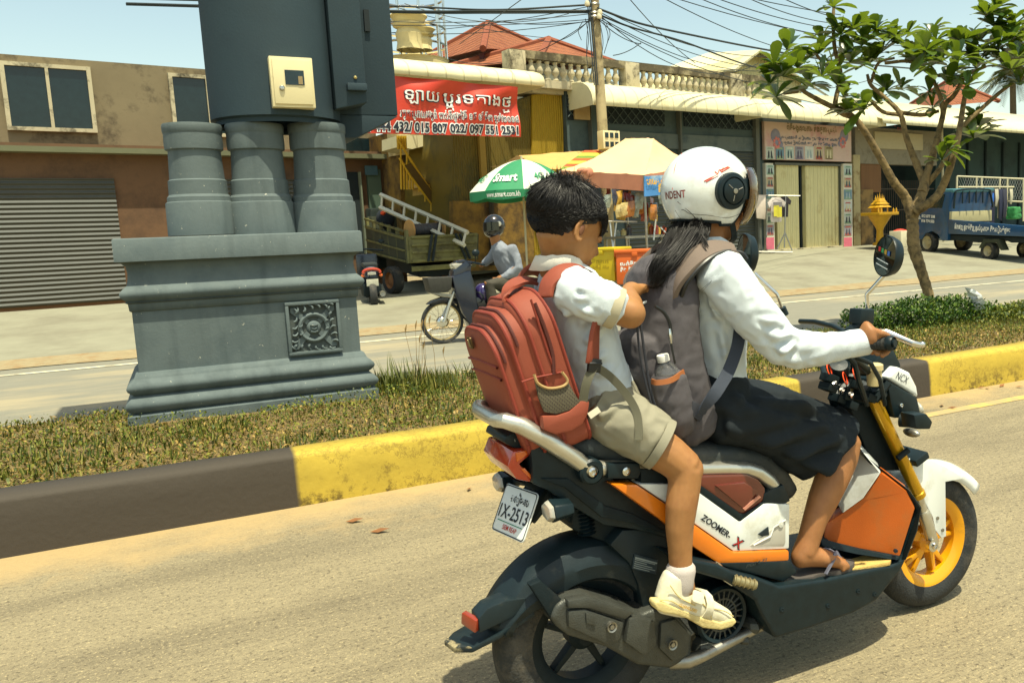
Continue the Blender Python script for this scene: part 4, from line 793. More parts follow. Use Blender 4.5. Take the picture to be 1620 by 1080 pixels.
# steering clutter: gauges, orange ties, clear fluid pot
for q, r_ in (((1327, 578), .034), ((1347, 590), .026), ((1334, 608), .022), ((1362, 612), .03), ((1322, 620), .02)):
    c = P(*q, YC-.06-.03*random.random()); mb = MB(); mb.lathe(c, (-.35, -.5, .8), [(r_*.8, -.05), (r_, -.03), (r_, .004), (r_*.9, .010), (r_*.8, .006), (0, .008)], 22); mb.build('gauge', m_blk, sco)
for q in ((1337, 598), (1353, 592), (1312, 585)):
    mb = MB(); mb.lathe(P(*q, YC-.11), (.5, -.7, .3), [(.018, -.002), (.021, 0), (.018, .002)], 18); mb.build('cable_tie', mat('orange_tie', S(230, 80, 30), .5), sco)
pot = P(1383, 592, YC-.13); mb = MB(); mb.lathe(pot, (0, 0, 1), [(0, -.034), (.022, -.034), (.023, .012), (.027, .014), (.027, .03), (.02, .034), (0, .034)], 20); mb.build('fluid_pot', mat('cloudy_plastic', S(206, 190, 140), .35, var=.1), sco)
mb = MB()
for q in ((1310, 612), (1325, 630), (1343, 640), (1360, 628), (1336, 626), (1350, 608), (1312, 598), (1372, 628)): mb.box(P(*q, YC-.05-.06*random.random()), (.04, .05, .025), (Vector((.9, .1, -.4)), Vector((0, 1, 0)), Vector((.4, 0, .9))))
mb.build('bar_mount', m_blkm, sco, bevel=.004)
mb = MB()
for q in ((1332, 617), (1346, 624), (1320, 606)): mb.lathe(P(*q, YC-.13), (-.3, -.6, .7), [(.008, -.01), (.008, .004), (0, .005)], 8)
mb.build('bolt', m_steel, sco)
# ================================================================ people
m_skin = mat('brown_skin', S(160, 114, 70), .5, var=.12, vs=22, bump=.07, bs=420, col2=S(136, 88, 54), mixs=9, mixlo=.52, mixhi=.85, sub=.12, spec=.35)
m_skin2 = mat('brown_skin_warm', S(154, 106, 66), .5, var=.12, vs=22, bump=.07, bs=420, col2=S(130, 82, 52), mixs=9, mixlo=.52, mixhi=.85, sub=.12, spec=.35)
m_shirt = mat('white_cotton', (.60, .67, .71), .8, var=.03, vs=6, bump=.35, bs=520)
m_cuff = mat('cuff_lining', S(176, 168, 142), .85, var=.05, bump=.2, bs=500)
m_khaki = mat('khaki_cloth', S(140, 136, 117), .85, var=.07, vs=6, bump=.2, bs=450)
m_skirt = mat('black_cloth', (.010, .015, .019), .75, var=.2, vs=8, bump=.15, bs=400, spec=.25)
m_hair = mat('black_hair', (.010, .009, .009), .42, var=.3, vs=40, spec=.4)
m_sole = mat('shoe_sole', S(206, 188, 128), .7, var=.08, bump=.2, bs=150, col2=S(170, 146, 92), mixs=20, mixlo=.5, mixhi=.7)
m_shoe = mat('white_leather', S(214, 208, 184), .55, var=.05, bump=.1, bs=200, col2=S(190, 180, 140), mixs=14, mixlo=.52, mixhi=.75)
m_sock = mat('white_sock', S(196, 186, 180), .9, var=.05, bump=.4, bs=500)
m_eye = mat('eye_white', (.6, .58, .54), .2); m_iris = mat('dark_iris', (.01, .006, .004), .15)
def L_(*a): return [((P(x, y, Y)), *r_) for x, y, Y, *r_ in a]
def ribbon(pts, side, w, th=.003):
    mb = MB(); pts = [Vector(p) for p in pts]; n_ = len(pts); vs = []
    for i in range(n_):
        t = (pts[min(i+1, n_-1)]-pts[max(0, i-1)]).normalized(); s_ = Vector(side(i/(n_-1)) if callable(side) else side); s_ = (s_-t*s_.dot(t)).normalized(); nn = t.cross(s_); ww = w[i] if isinstance(w, (list, tuple)) else w
        vs += [pts[i]+s_*ww/2+nn*th/2, pts[i]-s_*ww/2+nn*th/2, pts[i]-s_*ww/2-nn*th/2, pts[i]+s_*ww/2-nn*th/2]
    fs = [(i*4+k, i*4+(k+1) % 4, i*4+4+(k+1) % 4, i*4+4+k) for i in range(n_-1) for k in range(4)]+[(3, 2, 1, 0), tuple((n_-1)*4+k for k in range(4))]
    return mb.add(vs, fs)
def spline(pts, n_):
    pts = [Vector(p) for p in pts]; q = [pts[0]*2-pts[1]]+pts+[pts[-1]*2-pts[-2]]; out = []
    for k in range(n_+1):
        u = k/n_*(len(pts)-1); i = min(int(u), len(pts)-2); t = u-i; a, b_, c, d = q[i:i+4]
        out.append(.5*((2*b_)+(c-a)*t+(2*a-5*b_+4*c-d)*t*t+(3*b_-a-3*c+d)*t**3))
    return out
def strands(name, guides, m, parent, r0=.0012, seg=7):
    """each guide: list of points; a thin three-sided tapered strand"""
    V = []; F = []; o = 0
    for g in guides:
        n_ = len(g); rows = []
        for i, p in enumerate(g):
            t = (g[min(i+1, n_-1)]-g[max(i-1, 0)]).normalized(); u = t.orthogonal().normalized(); v = t.cross(u); r_ = r0*(1-.75*(i/(n_-1))**2)
            for k in range(3): a = 2.094*k; V.append(p+u*(math.cos(a)*r_)+v*(math.sin(a)*r_))
        for i in range(n_-1):
            for k in range(3): F.append((o+i*3+k, o+i*3+(k+1) % 3, o+i*3+3+(k+1) % 3, o+i*3+3+k))
        o += n_*3
    me = bpy.data.meshes.new(name); me.from_pydata([tuple(v) for v in V], [], F); me.polygons.foreach_set('use_smooth', [True]*len(F)); me.update()
    return link(name, me, m, parent)
class Head:
    """local frame: f forward, v to the figure's right, u up"""
    def __init__(s, c, f, u, k=1.):
        s.c = Vector(c); s.f = Vector(f).normalized(); u = Vector(u); s.u = (u-s.f*u.dot(s.f)).normalized(); s.v = s.f.cross(s.u); s.k = k
    def p(s, f, v, u): return s.c+(s.f*f+s.v*v+s.u*u)*s.k
    def ell(s, mb, f, v, u, rf, rv, ru, nu=24, nv=16): mb.ell(s.p(f, v, u), (rf*s.k, rv*s.k, ru*s.k), (s.f, s.v, s.u), nu, nv)
    def face(s, mb):
        s.ell(mb, -.008, 0, .022, .094, .074, .088); s.ell(mb, .030, 0, -.035, .056, .060, .068); s.ell(mb, .042, 0, -.076, .038, .042, .034); s.ell(mb, .064, 0, -.094, .018, .022, .016)
        s.ell(mb, .066, 0, .022, .020, .048, .026); s.ell(mb, .054, .034, -.042, .022, .022, .026); s.ell(mb, .054, -.034, -.042, .022, .022, .026)
        mb.loft([(s.p(.080, 0, .006), .009*s.k, .008*s.k), (s.p(.093, 0, -.024), .010*s.k, .010*s.k), (s.p(.099, 0, -.036), .011*s.k, .014*s.k)], 12, ref=tuple(s.v)); s.ell(mb, .083, 0, -.064, .010, .024, .006, 12, 8); s.ell(mb, .081, 0, -.074, .010, .020, .006, 12, 8)
        for sg in (-1, 1):
            s.ell(mb, -.014, sg*.071, -.022, .015, .008, .026, 16, 12)
            pts = [s.p(-.014+.016*math.cos(a), sg*(.077+.003*math.sin(a*.5)), -.021+.026*math.sin(a)) for a in [R_(x) for x in range(20, 330, 25)]]; mb.tube(pts, .0038*s.k, 6)
    def eyes(s, parent, lid=None):
        for sg in (-1, 1):
            mb = MB(); s.ell(mb, .070, sg*.031, -.006, .012, .013, .011, 14, 10); e = mb.build('eyelid' if lid else 'eye', lid or m_eye, parent)
            mb = MB() if not lid else MB(); s.ell(mb, .0795, sg*.031, -.007, .003, .006, .006, 12, 8); (None if lid else mb.build('iris', m_iris, e))
            mb = MB(); pts = [s.p(.084-.4*(abs(k-2)*.006), sg*(.016+.008*k), .016+.004*math.sin(k*.8)) for k in range(5)]; mb.tube(pts, .0028*s.k, 5); mb.build('eyebrow', m_hair, parent)
            mb = MB(); pts = [s.p(.0835-.002*abs(k-2), sg*(.020+.0055*k), .003-.014*bool(lid)-.0016*abs(k-2)) for k in range(5)]; mb.tube(pts, .0018*s.k, 5); mb.build('eyelash', m_hair, parent)
# ---------------------------------------------------------------- the boy
boy = thing('person', 'schoolboy in white shirt and khaki shorts riding pillion with his head bowed', 'person', (P(945, 690, YC).x, YC, P(945, 690, YC).z))
H1 = Head(P(900, 355, YC-.005), (.88, .20, -.43), (.36, .05, .93), 1.08)
mb = MB(); H1.face(mb)
mb.loft([(H1.p(-.03, 0, -.03), .050, .050), (P(884, 398, YC), .046, .047), (P(884, 425, YC), .05, .052), (P(893, 450, YC), .06, .09)], 18)
mb.loft(L_((895, 455, YC, .06, .10), (915, 520, YC, .07, .115), (940, 600, YC, .07, .11), (955, 640, YC, .075, .12)), 20)
for s_ in (-1, 1):
    f = (lambda q: q) if s_ < 0 else (lambda q: Vector((q.x, 2*YC-q.y, q.z)))
    mb.loft([(f(P(955, 648, YC-.07)), .07), (f(P(1010, 688, YC-.14)), .062), (f(P(1062, 722, YC-.18)), .052), (f(P(1086, 742, YC-.195)), .0475)], 16)
    mb.loft([(f(P(1083, 744, YC-.196)), .0465), (f(P(1083, 765, YC-.20)), .044), (f(P(1078, 800, YC-.205)), .0425), (f(P(1075, 835, YC-.205)), .0375), (f(P(1076, 872, YC-.205)), .032), (f(P(1077, 905, YC-.205)), .031), (f(P(1082, 935, YC-.205)), .032)], 16)
    mb.ell(f(P(1092, 743, YC-.197)), (.036, .036, .040))
    mb.loft([(f(P(1075, 945, YC-.205)), .03), (f(P(1110, 960, YC-.205)), .026), (f(P(1140, 972, YC-.205)), .022)], 12)
# right arm: upper arm forward, forearm folded up; fingers holding a pen
sh, el, wr_, hd = P(905, 462, YC-.125), P(997, 496, YC-.19), P(993, 467, YC-.075), P(1000, 460, YC-.045)
mb.loft([(sh, .045), (sh.lerp(el, .5), .040), (el, .0385)], 16); mb.ell(el, (.040, .038, .038)); mb.loft([(el, .037), (el.lerp(wr_, .45), .036), (wr_, .026), (hd, .027)], 16)
def hand(mb, w, k, dirs, r_=.0075):
    """palm from wrist w to knuckles k, then five finger chains"""
    mb.loft([(w, .022, .024), (w.lerp(k, .5), .017, .032), (k, .014, .034)], 14, ref=tuple(dirs['across']))
    for pts, rr in dirs['fingers']: mb.loft([(Vector(p), rr*(1-.07*i)) for i, p in enumerate(pts)], 10)
kn = P(1012, 457, YC-.03); ac = Vector((.25, .95, -.1)).normalized()
fing = []
for i in range(4):
    b0 = kn+ac*(-.026+.017*i); fing.append(([b0, b0+Vector((.022, 0, -.006-.002*i)), b0+Vector((.030, .0, -.028)), b0+Vector((.020, .004, -.042+.003*i))], .0078-.0006*abs(i-1.5)))
fing.append(([hd+Vector((.0, -.012, -.018)), hd+Vector((.018, -.006, -.032)), hd+Vector((.034, .004, -.036))], .0085))
hand(mb, hd, kn, {'across': ac, 'fingers': fing})
sh2, el2, wr2 = P(905, 462, YC+.125), P(985, 478, YC+.20), P(1012, 470, YC+.10)
mb.loft([(sh2, .045), (sh2.lerp(el2, .5), .040), (el2, .037)], 14); mb.loft([(el2, .036), (wr2, .026)], 14)
kn2 = wr2+Vector((.05, -.015, -.005)); fing = [([kn2+ac*(-.026+.017*i), kn2+ac*(-.026+.017*i)+Vector((.025, -.004, -.008)), kn2+ac*(-.026+.017*i)+Vector((.032, -.006, -.03))], .0078) for i in range(4)]+[([wr2+Vector((.02, -.03, 0)), wr2+Vector((.05, -.045, -.01))], .009)]
hand(mb, wr2, kn2, {'across': ac, 'fingers': fing})
bb = organic('body', mb, .0048, m_skin, boy, 3)
H1.eyes(boy, m_skin)
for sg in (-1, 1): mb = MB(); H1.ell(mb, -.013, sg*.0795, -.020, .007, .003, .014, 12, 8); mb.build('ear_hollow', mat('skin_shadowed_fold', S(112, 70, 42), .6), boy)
# hair: a dark cap with hundreds of strands flowing from the crown, cut round above the ears, short spikes on top
mb = MB(); H1.ell(mb, -.014, 0, .022, .102, .084, .082, 28, 18)
cap = fuse(mb, .006, 2); bm = bmesh.new(); bm.from_mesh(cap)
def hl_(l): f, v, u = l; return u-(-.032+.014*max(0, f/.09)-.062*max(0, -f/.09)+.034*math.exp(-((f+.012)/.026)**2)+.050*math.exp(-((f-.036)/.026)**2))
kill = []
for v in bm.verts:
    d = v.co-H1.c; l = (d.dot(H1.f)/H1.k, d.dot(H1.v)/H1.k, d.dot(H1.u)/H1.k)
    if hl_(l) < -.004: kill.append(v)
bmesh.ops.delete(bm, geom=kill, context='VERTS'); bm.to_mesh(cap); bm.free()
hair = link('hair', cap, m_hair, boy)
gd = []; rnd = random.Random(5)
E_ = (.102, .084, .082); EC = Vector((-.014, 0, .022))
def scalp(d, k): return H1.p(EC.x+d.x*E_[0]*k, EC.y+d.y*E_[1]*k, EC.z+d.z*E_[2]*k)
crown = Vector((-.55, .1, .83)).normalized()
while len(gd) < 6800:
    d = Vector((rnd.gauss(0, 1), rnd.gauss(0, 1), rnd.gauss(0, 1))).normalized(); l = (EC.x+d.x*E_[0], EC.y+d.y*E_[1], EC.z+d.z*E_[2])
    if hl_(l) < .008+.012*mnoise.noise(d*9): continue
    flow = (d-crown*d.dot(crown)); flow = flow.normalized() if flow.length > .1 else Vector((rnd.uniform(-1, 1), rnd.uniform(-1, 1), 0)).normalized()
    sw = crown.cross(flow)*.3; flow = (flow+sw).normalized(); ln = rnd.uniform(.8, 1.7); spike = rnd.random() < .22 and d.z > .35 and d.x < .3; lift = rnd.uniform(.006, .045)*(1.1 if not spike else 3.4); pts = []; cl = mnoise.noise(d*4)*.14
    for i in range(7):
        t = i/6; q = (d+flow*(ln*t)+d.cross(flow)*(cl*t)).normalized(); ql = (EC.x+q.x*E_[0], EC.y+q.y*E_[1], EC.z+q.z*E_[2])
        if hl_(ql) < -.012 and i > 2: break
        pts.append(scalp(q, 1.0+lift*(math.sin(t*2.2) if not spike else t*1.3)))
    if len(pts) > 3: gd.append(pts)
for _ in range(420):
    d = (crown+Vector((rnd.gauss(.1, .45), rnd.gauss(0, .45), rnd.gauss(0, .2)))).normalized(); o_ = (H1.f*rnd.uniform(-.9, .5)+H1.v*rnd.uniform(-.6, .6)+H1.u*rnd.uniform(.3, 1.1))*rnd.uniform(.015, .034); a = scalp(d, 1.02); gd.append([a+o_*t+Vector((0, 0, -.006*t*t)) for t in (0, .35, .7, 1)])
strands('hair_strands', gd, m_hair, hair, .0010)
# shirt
fol = []
def fold(a, b_, w, d, Y): fol.append((P(*a, Y), P(*b_, Y), w, d))
YN = YC-.13
for a, b_ in (((905, 560), (948, 525)), ((912, 590), (955, 560)), ((900, 535), (925, 505)), ((920, 610), (965, 585)), ((890, 500), (915, 480)), ((930, 540), (955, 510))): fold(a, b_, .012, .007, YN)
for a, b_ in (((905, 470), (960, 478)), ((915, 490), (958, 498)), ((898, 445), (930, 462)), ((925, 468), (968, 474))): fold(a, b_, .009, .005, YC-.19)
mb = MB(); mb.loft(L_((889, 428, YC, .058, .075), (893, 442, YC, .072, .125), (903, 468, YC, .082, .142), (916, 520, YC, .086, .138), (930, 570, YC, .085, .130), (943, 604, YC, .088, .132), (950, 620, YC, .082, .128)), 28)
mb.loft([(P(903, 458, YC-.11), .062), (P(930, 470, YC-.15), .057), (P(960, 481, YC-.172), .053), (P(974, 487, YC-.18), .050)], 22)
mb.loft([(P(903, 458, YC+.11), .062), (P(930, 468, YC+.16), .057), (P(962, 472, YC+.185), .05)], 22)
organic('shirt', mb, .0056, m_shirt, boy, 2, [(a, b_, w*.8, d*1.5) for a, b_, w, d in fol], (.0032, 22))
mb = MB(); a_, b_ = P(964, 483.5, YC-.175), P(978, 489, YC-.182); mb.loft([(a_, .0525), (a_.lerp(b_, .5), .0535), (b_, .053)], 28, dome=False)
mb.lathe(b_, b_-a_, [(.053, -.002), (.05, .001), (.040, -.004)], 28); mb.build('cuff', m_cuff, boy, ang=60)
mb = MB(); rows = [[], [], [], []]; nc = P(884, 414, YC); ax_u = Vector((.12, 0, 1)).normalized()
for k in range(37):
    a = R_(28)+R_(304)*k/36; d = Vector((math.cos(a), math.sin(a)*1.08, 0)); dr = -.022*max(0, math.cos(a))
    for j, (r_, h_) in enumerate(((.060, -.012), (.0565, .016), (.061, .019), (.076, -.018))): rows[j].append(nc+d*r_+ax_u*(h_+dr*(1 if j else .5))+Vector((0, 0, .003*mnoise.noise(d*3))))
mb.sheet(rows); cl_ = mb.build('collar', mat('collar_cloth', S(212, 208, 196), .85, var=.04, bump=.15, bs=420), boy, ang=70); cl_.modifiers.new('t', 'SOLIDIFY').thickness = .003
# shorts
fol = []
for a, b_ in (((930, 640), (975, 612)), ((945, 662), (1000, 628)), ((965, 680), (1020, 650)), ((985, 700), (1035, 668)), ((940, 620), (950, 660)), ((1000, 705), (1045, 680))): fold(a, b_, .012, .009, YC-.15)
mb = MB(); mb.loft(L_((945, 606, YC, .088, .132), (948, 630, YC, .098, .145), (958, 652, YC, .10, .15)), 26)
mb.loft([(P(955, 645, YC-.07), .083), (P(990, 668, YC-.12), .080), (P(1022, 687, YC-.15), .074), (P(1040, 699, YC-.168), .070)], 22, dome=False)
mb.loft([(P(955, 645, YC+.07), .083), (P(990, 668, YC+.12), .080), (P(1022, 687, YC+.15), .074), (P(1040, 699, YC+.168), .070)], 22, dome=False)
organic('shorts', mb, .0056, m_khaki, boy, 2, [(a, b_, w*.8, d*1.4) for a, b_, w, d in fol], (.0034, 20))
hm = MB(); a_, b_ = P(1036, 697, YC-.165), P(1048, 704, YC-.174); hm.loft([(a_, .0715), (b_, .0715)], 30, dome=False); hm.lathe(b_, b_-a_, [(.0715, -.002), (.069, .001), (.055, -.006)], 30); hm.build('hem', m_khaki, boy, ang=60)
# shoes with sole, strap and badge; socks
def shoe(s_, par):
    f = (lambda q: q) if s_ < 0 else (lambda q: Vector((q.x, 2*YC-q.y, q.z))); Y0 = YC-.205
    mb = MB(); mb.loft([(f(P(1049, 945, Y0)), .040, .033), (f(P(1074, 948, Y0)), .044, .036), (f(P(1100, 956, Y0)), .035, .037), (f(P(1124, 966, Y0)), .029, .038), (f(P(1146, 975, Y0)), .023, .034)], 22, power=2.4)
    mb.loft([(f(P(1061, 945, Y0)), .046, .036), (f(P(1065, 924, Y0)), .042, .034), (f(P(1070, 911, Y0)), .039, .034)], 20)
    o = organic('shoe', mb, .0045, m_shoe, par, 3)
    so_ = MB(); a = [f(P(*q, Y0-.038)) for q in ((1036, 957), (1038, 951), (1048, 951), (1072, 962), (1102, 974), (1140, 984), (1163, 978), (1166, 984), (1159, 991), (1141, 996), (1113, 993), (1087, 978), (1068, 972), (1052, 970), (1040, 965))]
    so_.prism(a, (0, .036 if s_ < 0 else -.036, 0)); so_.build('sole', m_sole, o, bevel=.006, bseg=3)
    st_ = MB(); pts = []
    for k in range(9):
        t = R_(-70+k*28); c = f(P(1104, 953, Y0)); pts.append(c+Vector((.012*math.sin(t), 0, 0))+Vector((.3, 0, .95)).normalized()*(.040*math.cos(t)-.003)+Vector((0, (-1 if s_ < 0 else 1)*.0445*math.sin(t+.0), 0)))
    st_ = ribbon(pts, (.93, 0, -.36), .024, .003); st_.build('strap', m_shoe, o)
    for pl_ in (((1060, 925), (1075, 944), (1100, 957)), ((1112, 954), (1122, 966), (1126, 978)), ((1128, 962), (1146, 966), (1160, 974)), ((1044, 948), (1062, 950), (1082, 962))): tm = MB(); tm.tube(spline([f(P(*q, Y0-.037)) for q in pl_], 8), .0016, 5); tm.build('stitching', m_sole, o)
    c = f(P(1103, 944, Y0-.044)); mb = MB(); xd, yd = Vector((.86, 0, -.50)), Vector((.45, 0.35*(1 if s_ < 0 else -1), .80)).normalized(); zn = xd.cross(yd)*(1 if s_ < 0 else -1)
    mb.prism(rrect(.036, .030, .006, lambda x, y: c+xd*x+yd*y), tuple(zn*.006)); bd = mb.build('badge_edge', m_shoe, o, bevel=.001)
    mb = MB(); mb.prism(rrect(.029, .023, .005, lambda x, y: c+xd*x+yd*y-zn*.0015), tuple(zn*.004)); mb.build('badge', mat('yellow_badge', S(224, 186, 40), .35), o)
    if s_ < 0: text('shoe_letters', 'GUANGLEBEI', P(1074, 958, Y0-.0425), P(1108, 971, Y0-.0425)-P(1074, 958, Y0-.0425), (.2, 0, 1), .008, mat('gold_letters', S(196, 150, 30), .4), o, width=.06, grow=.02)
    sk = MB(); sk.loft([(f(P(1077, 896, Y0)), .0385), (f(P(1077, 902, Y0)), .0395), (f(P(1076, 915, Y0)), .037), (f(P(1076, 932, Y0)), .036)], 22); sk.build('sock', m_sock, par, ang=60)
shoe(-1, boy); shoe(1, boy)
pen = MB(); pen.tube([P(1016, 480, YC-.05), P(1040, 470, YC-.06), P(1043, 468.5, YC-.06)], [.004, .0035, .001], 8); tag(pen.build('pen', m_plate), 'white pen held in the bowed schoolboy\'s hand above the grey backpack', 'pen')

# ---------------------------------------------------------------- the girl
girl = thing('person', 'girl in white long sleeved shirt and black skirt steering the orange scooter', 'person', (P(1130, 690, YC).x, YC, P(1130, 690, YC).z))
H2 = Head(P(1127, 316, YC), (.99, .10, -.10), (.1, 0, 1), 1.04)
mb = MB(); H2.face(mb)
mb.loft([(H2.p(-.02, 0, -.05), .052, .052), (P(1117, 382, YC), .050, .050), (P(1115, 410, YC), .055, .06)], 18)
mb.loft(L_((1115, 415, YC, .06, .10), (1120, 500, YC, .075, .125), (1126, 590, YC, .07, .105), (1120, 630, YC, .07, .10)), 20)
for s_ in (-1, 1):
    f = (lambda q: q) if s_ < 0 else (lambda q: Vector((q.x, 2*YC-q.y, q.z)))
    dx = Vector((0, 0, 0)) if s_ < 0 else Vector((.25, -.03, 0))
    mb.loft([(f(P(1145, 652, YC-.07)), .05), (f(P(1230, 672, YC-.095)), .055), (f(P(1325, 690, YC-.11))+dx*.1, .044), (f(P(1340, 690, YC-.12))+dx*.1, .045)], 16)
    mb.loft([(f(P(1338, 694, YC-.12))+dx*.1, .048), (f(P(1331, 722, YC-.125))+dx*.35, .052), (f(P(1318, 752, YC-.13))+dx, .052), (f(P(1302, 790, YC-.135))+dx, .046), (f(P(1289, 822, YC-.14))+dx, .037), (f(P(1280, 852, YC-.14))+dx, .0345), (f(P(1272, 874, YC-.14))+dx, .036)], 18)
    mb.loft([(f(P(1262, 881, YC-.14))+dx, .032, .030), (f(P(1280, 878, YC-.14))+dx, .034, .034), (f(P(1300, 881, YC-.142))+dx, .028, .040), (f(P(1318, 886, YC-.145))+dx, .020, .043), (f(P(1330, 889, YC-.145))+dx, .014, .042)], 16)
    for i in range(5):
        c = f(P(1333+2*(i < 3), 889, YC-.145))+dx+Vector((.012-.006*i*(1 if i > 1 else .4), (.034-.017*i)*(1 if s_ < 0 else -1), -.004)); mb.loft([(c-Vector((.02, 0, -.002)), .010), (c, .0095-.0008*i), (c+Vector((.014-.0015*i, 0, -.002)), .0085-.0008*i)], 10)
# arms and hands closed round the grips
def grip_hand(mb, wr_, g0, s_):
    gy = lambda k: g0.y+s_*(.030-.0195*k)      # finger i along the grip
    kn = [Vector((g0.x-.004, gy(i)-0*s_, g0.z+.036-.003*abs(i-1.2))) for i in range(4)]
    kc = (kn[1]+kn[2])/2; mb.loft([(wr_, .026, .028), (wr_.lerp(kc, .4), .022, .036), (wr_.lerp(kc, .8), .019, .040), (kc, .015, .039)], 16, ref=(0, 1, 0))
    for i, k in enumerate(kn):
        r_ = (.0098, .0102, .0098, .0088)[i]; x, y, z = k
        mb.loft([(k, r_+.002), (Vector((x+.026, y, z-.008)), r_), (Vector((x+.036, y, z-.030)), r_*.95), (Vector((x+.026, y, z-.054)), r_*.9), (Vector((x+.004, y, z-.062)), r_*.85)], 12)
    t0 = wr_.lerp(kc, .45)+Vector((0, s_*.026, -.01)); mb.loft([(t0, .013), (Vector((g0.x-.016, gy(-.9), g0.z-.014)), .0112), (Vector((g0.x+.006, gy(-.8), g0.z-.028)), .0098), (Vector((g0.x+.024, gy(-.6), g0.z-.026)), .0088)], 12)
gc = gR.lerp(gR0, .36)
wr_ = P(1366, 541, 1.765)
shR, elR = P(1146, 438, YC-.165), P(1240, 547, YC-.225)
mb.loft([(shR, .05), (elR, .040)], 14); mb.loft([(elR, .038), (wr_, .027)], 14); grip_hand(mb, wr_, gc, 1)
shL, elL, wrL = mk_(shR), mk_(P(1240, 547, YC-.25)), mk_(wr_)
mb.loft([(shL, .05), (elL, .040)], 14); mb.loft([(elL, .038), (wrL, .027)], 14); grip_hand(mb, wrL, mk_(gc), -1)
organic('body', mb, .0052, m_skin2, girl, 3); H2.eyes(girl)
# shirt with long sleeves
fol = []
for a, b_ in (((1085, 540), (1140, 545)), ((1088, 570), (1150, 560)), ((1083, 515), (1128, 520)), ((1090, 590), (1150, 585)), ((1120, 480), (1160, 525)), ((1100, 470), (1135, 490)), ((1085, 500), (1130, 503)), ((1090, 555), (1135, 552)), ((1140, 520), (1150, 580))): fold(a, b_, .013, .007, YC-.13)
for a, b_ in (((1150, 470), (1205, 475)), ((1180, 505), (1240, 510)), ((1210, 540), (1255, 528)), ((1228, 570), (1262, 530)), ((1250, 575), (1285, 545)), ((1280, 572), (1312, 550)), ((1130, 440), (1160, 510)), ((1310, 565), (1345, 545)), ((1160, 455), (1195, 455)), ((1195, 545), (1235, 520)), ((1215, 560), (1262, 545)), ((1262, 575), (1290, 540)), ((1325, 562), (1330, 535)), ((1150, 480), (1185, 500)), ((1140, 425), (1180, 430))): fold(a, b_, .012, .0065, YC-.27)
mb = MB(); mb.loft(L_((1113, 388, YC, .052, .060), (1113, 400, YC, .068, .11), (1114, 425, YC, .088, .16), (1114, 465, YC, .098, .155), (1120, 520, YC, .093, .140), (1127, 580, YC, .080, .122), (1128, 606, YC, .083, .128)), 30)
mb.loft([(P(1137, 428, YC-.14), .072), (P(1165, 465, YC-.175), .066), (P(1192, 498, YC-.20), .062), (P(1220, 528, YC-.215), .058), (P(1240, 547, YC-.225), .056), (P(1262, 553, YC-.24), .052), (P(1300, 552, YC-.265), .045), (P(1335, 546, YC-.285), .038), (P(1364, 541, YC-.297), .034)], 24)
mb.loft([(mk_(P(1137, 428, YC-.14)), .072), (mk_(P(1192, 498, YC-.21)), .062), (elL, .056), (mk_(P(1300, 552, YC-.27)), .045), (mk_(P(1364, 541, YC-.297)), .034)], 24)
organic('shirt', mb, .0056, m_shirt, girl, 2, [(a, b_, w*.8, d*1.6) for a, b_, w, d in fol], (.0034, 20))
for f in (lambda q: q, mk_):
    mb = MB(); a_, b_ = f(P(1342, 544.5, YC-.289)), f(P(1372, 540, YC-.300)); mb.loft([(a_, .0375), (a_.lerp(b_, .2), .0385), (a_.lerp(b_, .9), .0370), (b_, .0365)], 26, dome=False); mb.lathe(b_, b_-a_, [(.0365, -.001), (.034, .002), (.027, -.003)], 26); mb.build('cuff', m_shirt, girl, ang=60)
mb = MB(); rows = [[], [], [], []]; nc = P(1119, 386, YC)
for k in range(37):
    a = R_(20)+R_(320)*k/36; d = Vector((math.cos(a), math.sin(a)*1.05, 0)); dr = -.03*max(0, math.cos(a))
    for j, (r_, h_) in enumerate(((.066, -.022), (.060, .016), (.066, .020), (.098, -.024))): rows[j].append(nc+d*r_+Vector((0, 0, h_+dr)))
mb.sheet(rows); cl_ = mb.build('collar', m_shirt, girl, ang=70); cl_.modifiers.new('t', 'SOLIDIFY').thickness = .003
# skirt spread over both thighs
fol = []
for a, b_ in (((1215, 742), (1330, 690)), ((1190, 712), (1300, 668)), ((1160, 600), (1190, 650)), ((1230, 762), (1320, 728)), ((1250, 640), (1340, 650)), ((1100, 640), (1170, 690)), ((1280, 765), (1345, 700)), ((1190, 620), (1290, 640))): fold(a, b_, .020, .012, YC-.17)
mb = MB(); mb.loft(L_((1127, 592, YC, .084, .130), (1125, 615, YC, .10, .155), (1118, 645, YC, .11, .17)), 26)
mb.loft([(P(1105, 655, YC), .075, .16), (P(1150, 650, YC), .100, .18), (P(1200, 660, YC), .110, .19), (P(1240, 682, YC), .122, .19), (P(1282, 696, YC), .120, .19), (P(1330, 706, YC), .118, .185), (P(1380, 716, YC), .116, .18), (P(1420, 726, YC), .11, .18)], 28, power=2.5)
sk_o = organic('skirt', mb, .0075, m_skirt, girl, 3, [(a, b_, w*.8, d*1.5) for a, b_, w, d in fol], (.0045, 13))
ha, hb = P(1371, 664, YC-.17), P(1288, 776, YC-.17); hn = (hb-ha).cross(Vector((0, 1, 0))).normalized(); hn = hn if hn.x > 0 else -hn
bm = bmesh.new(); bm.from_mesh(sk_o.data); bmesh.ops.bisect_plane(bm, geom=bm.verts[:]+bm.edges[:]+bm.faces[:], plane_co=ha, plane_no=hn, clear_outer=True)
for v in bm.verts:
    dd = (ha-v.co).dot(hn)
    if dd < .02: v.co += Vector((0, 0, .006*math.sin(v.co.y*60)))+hn*.004*math.sin(v.co.z*45)
bm.to_mesh(sk_o.data); bm.free(); sk_o.modifiers.new('t', 'SOLIDIFY').thickness = .003
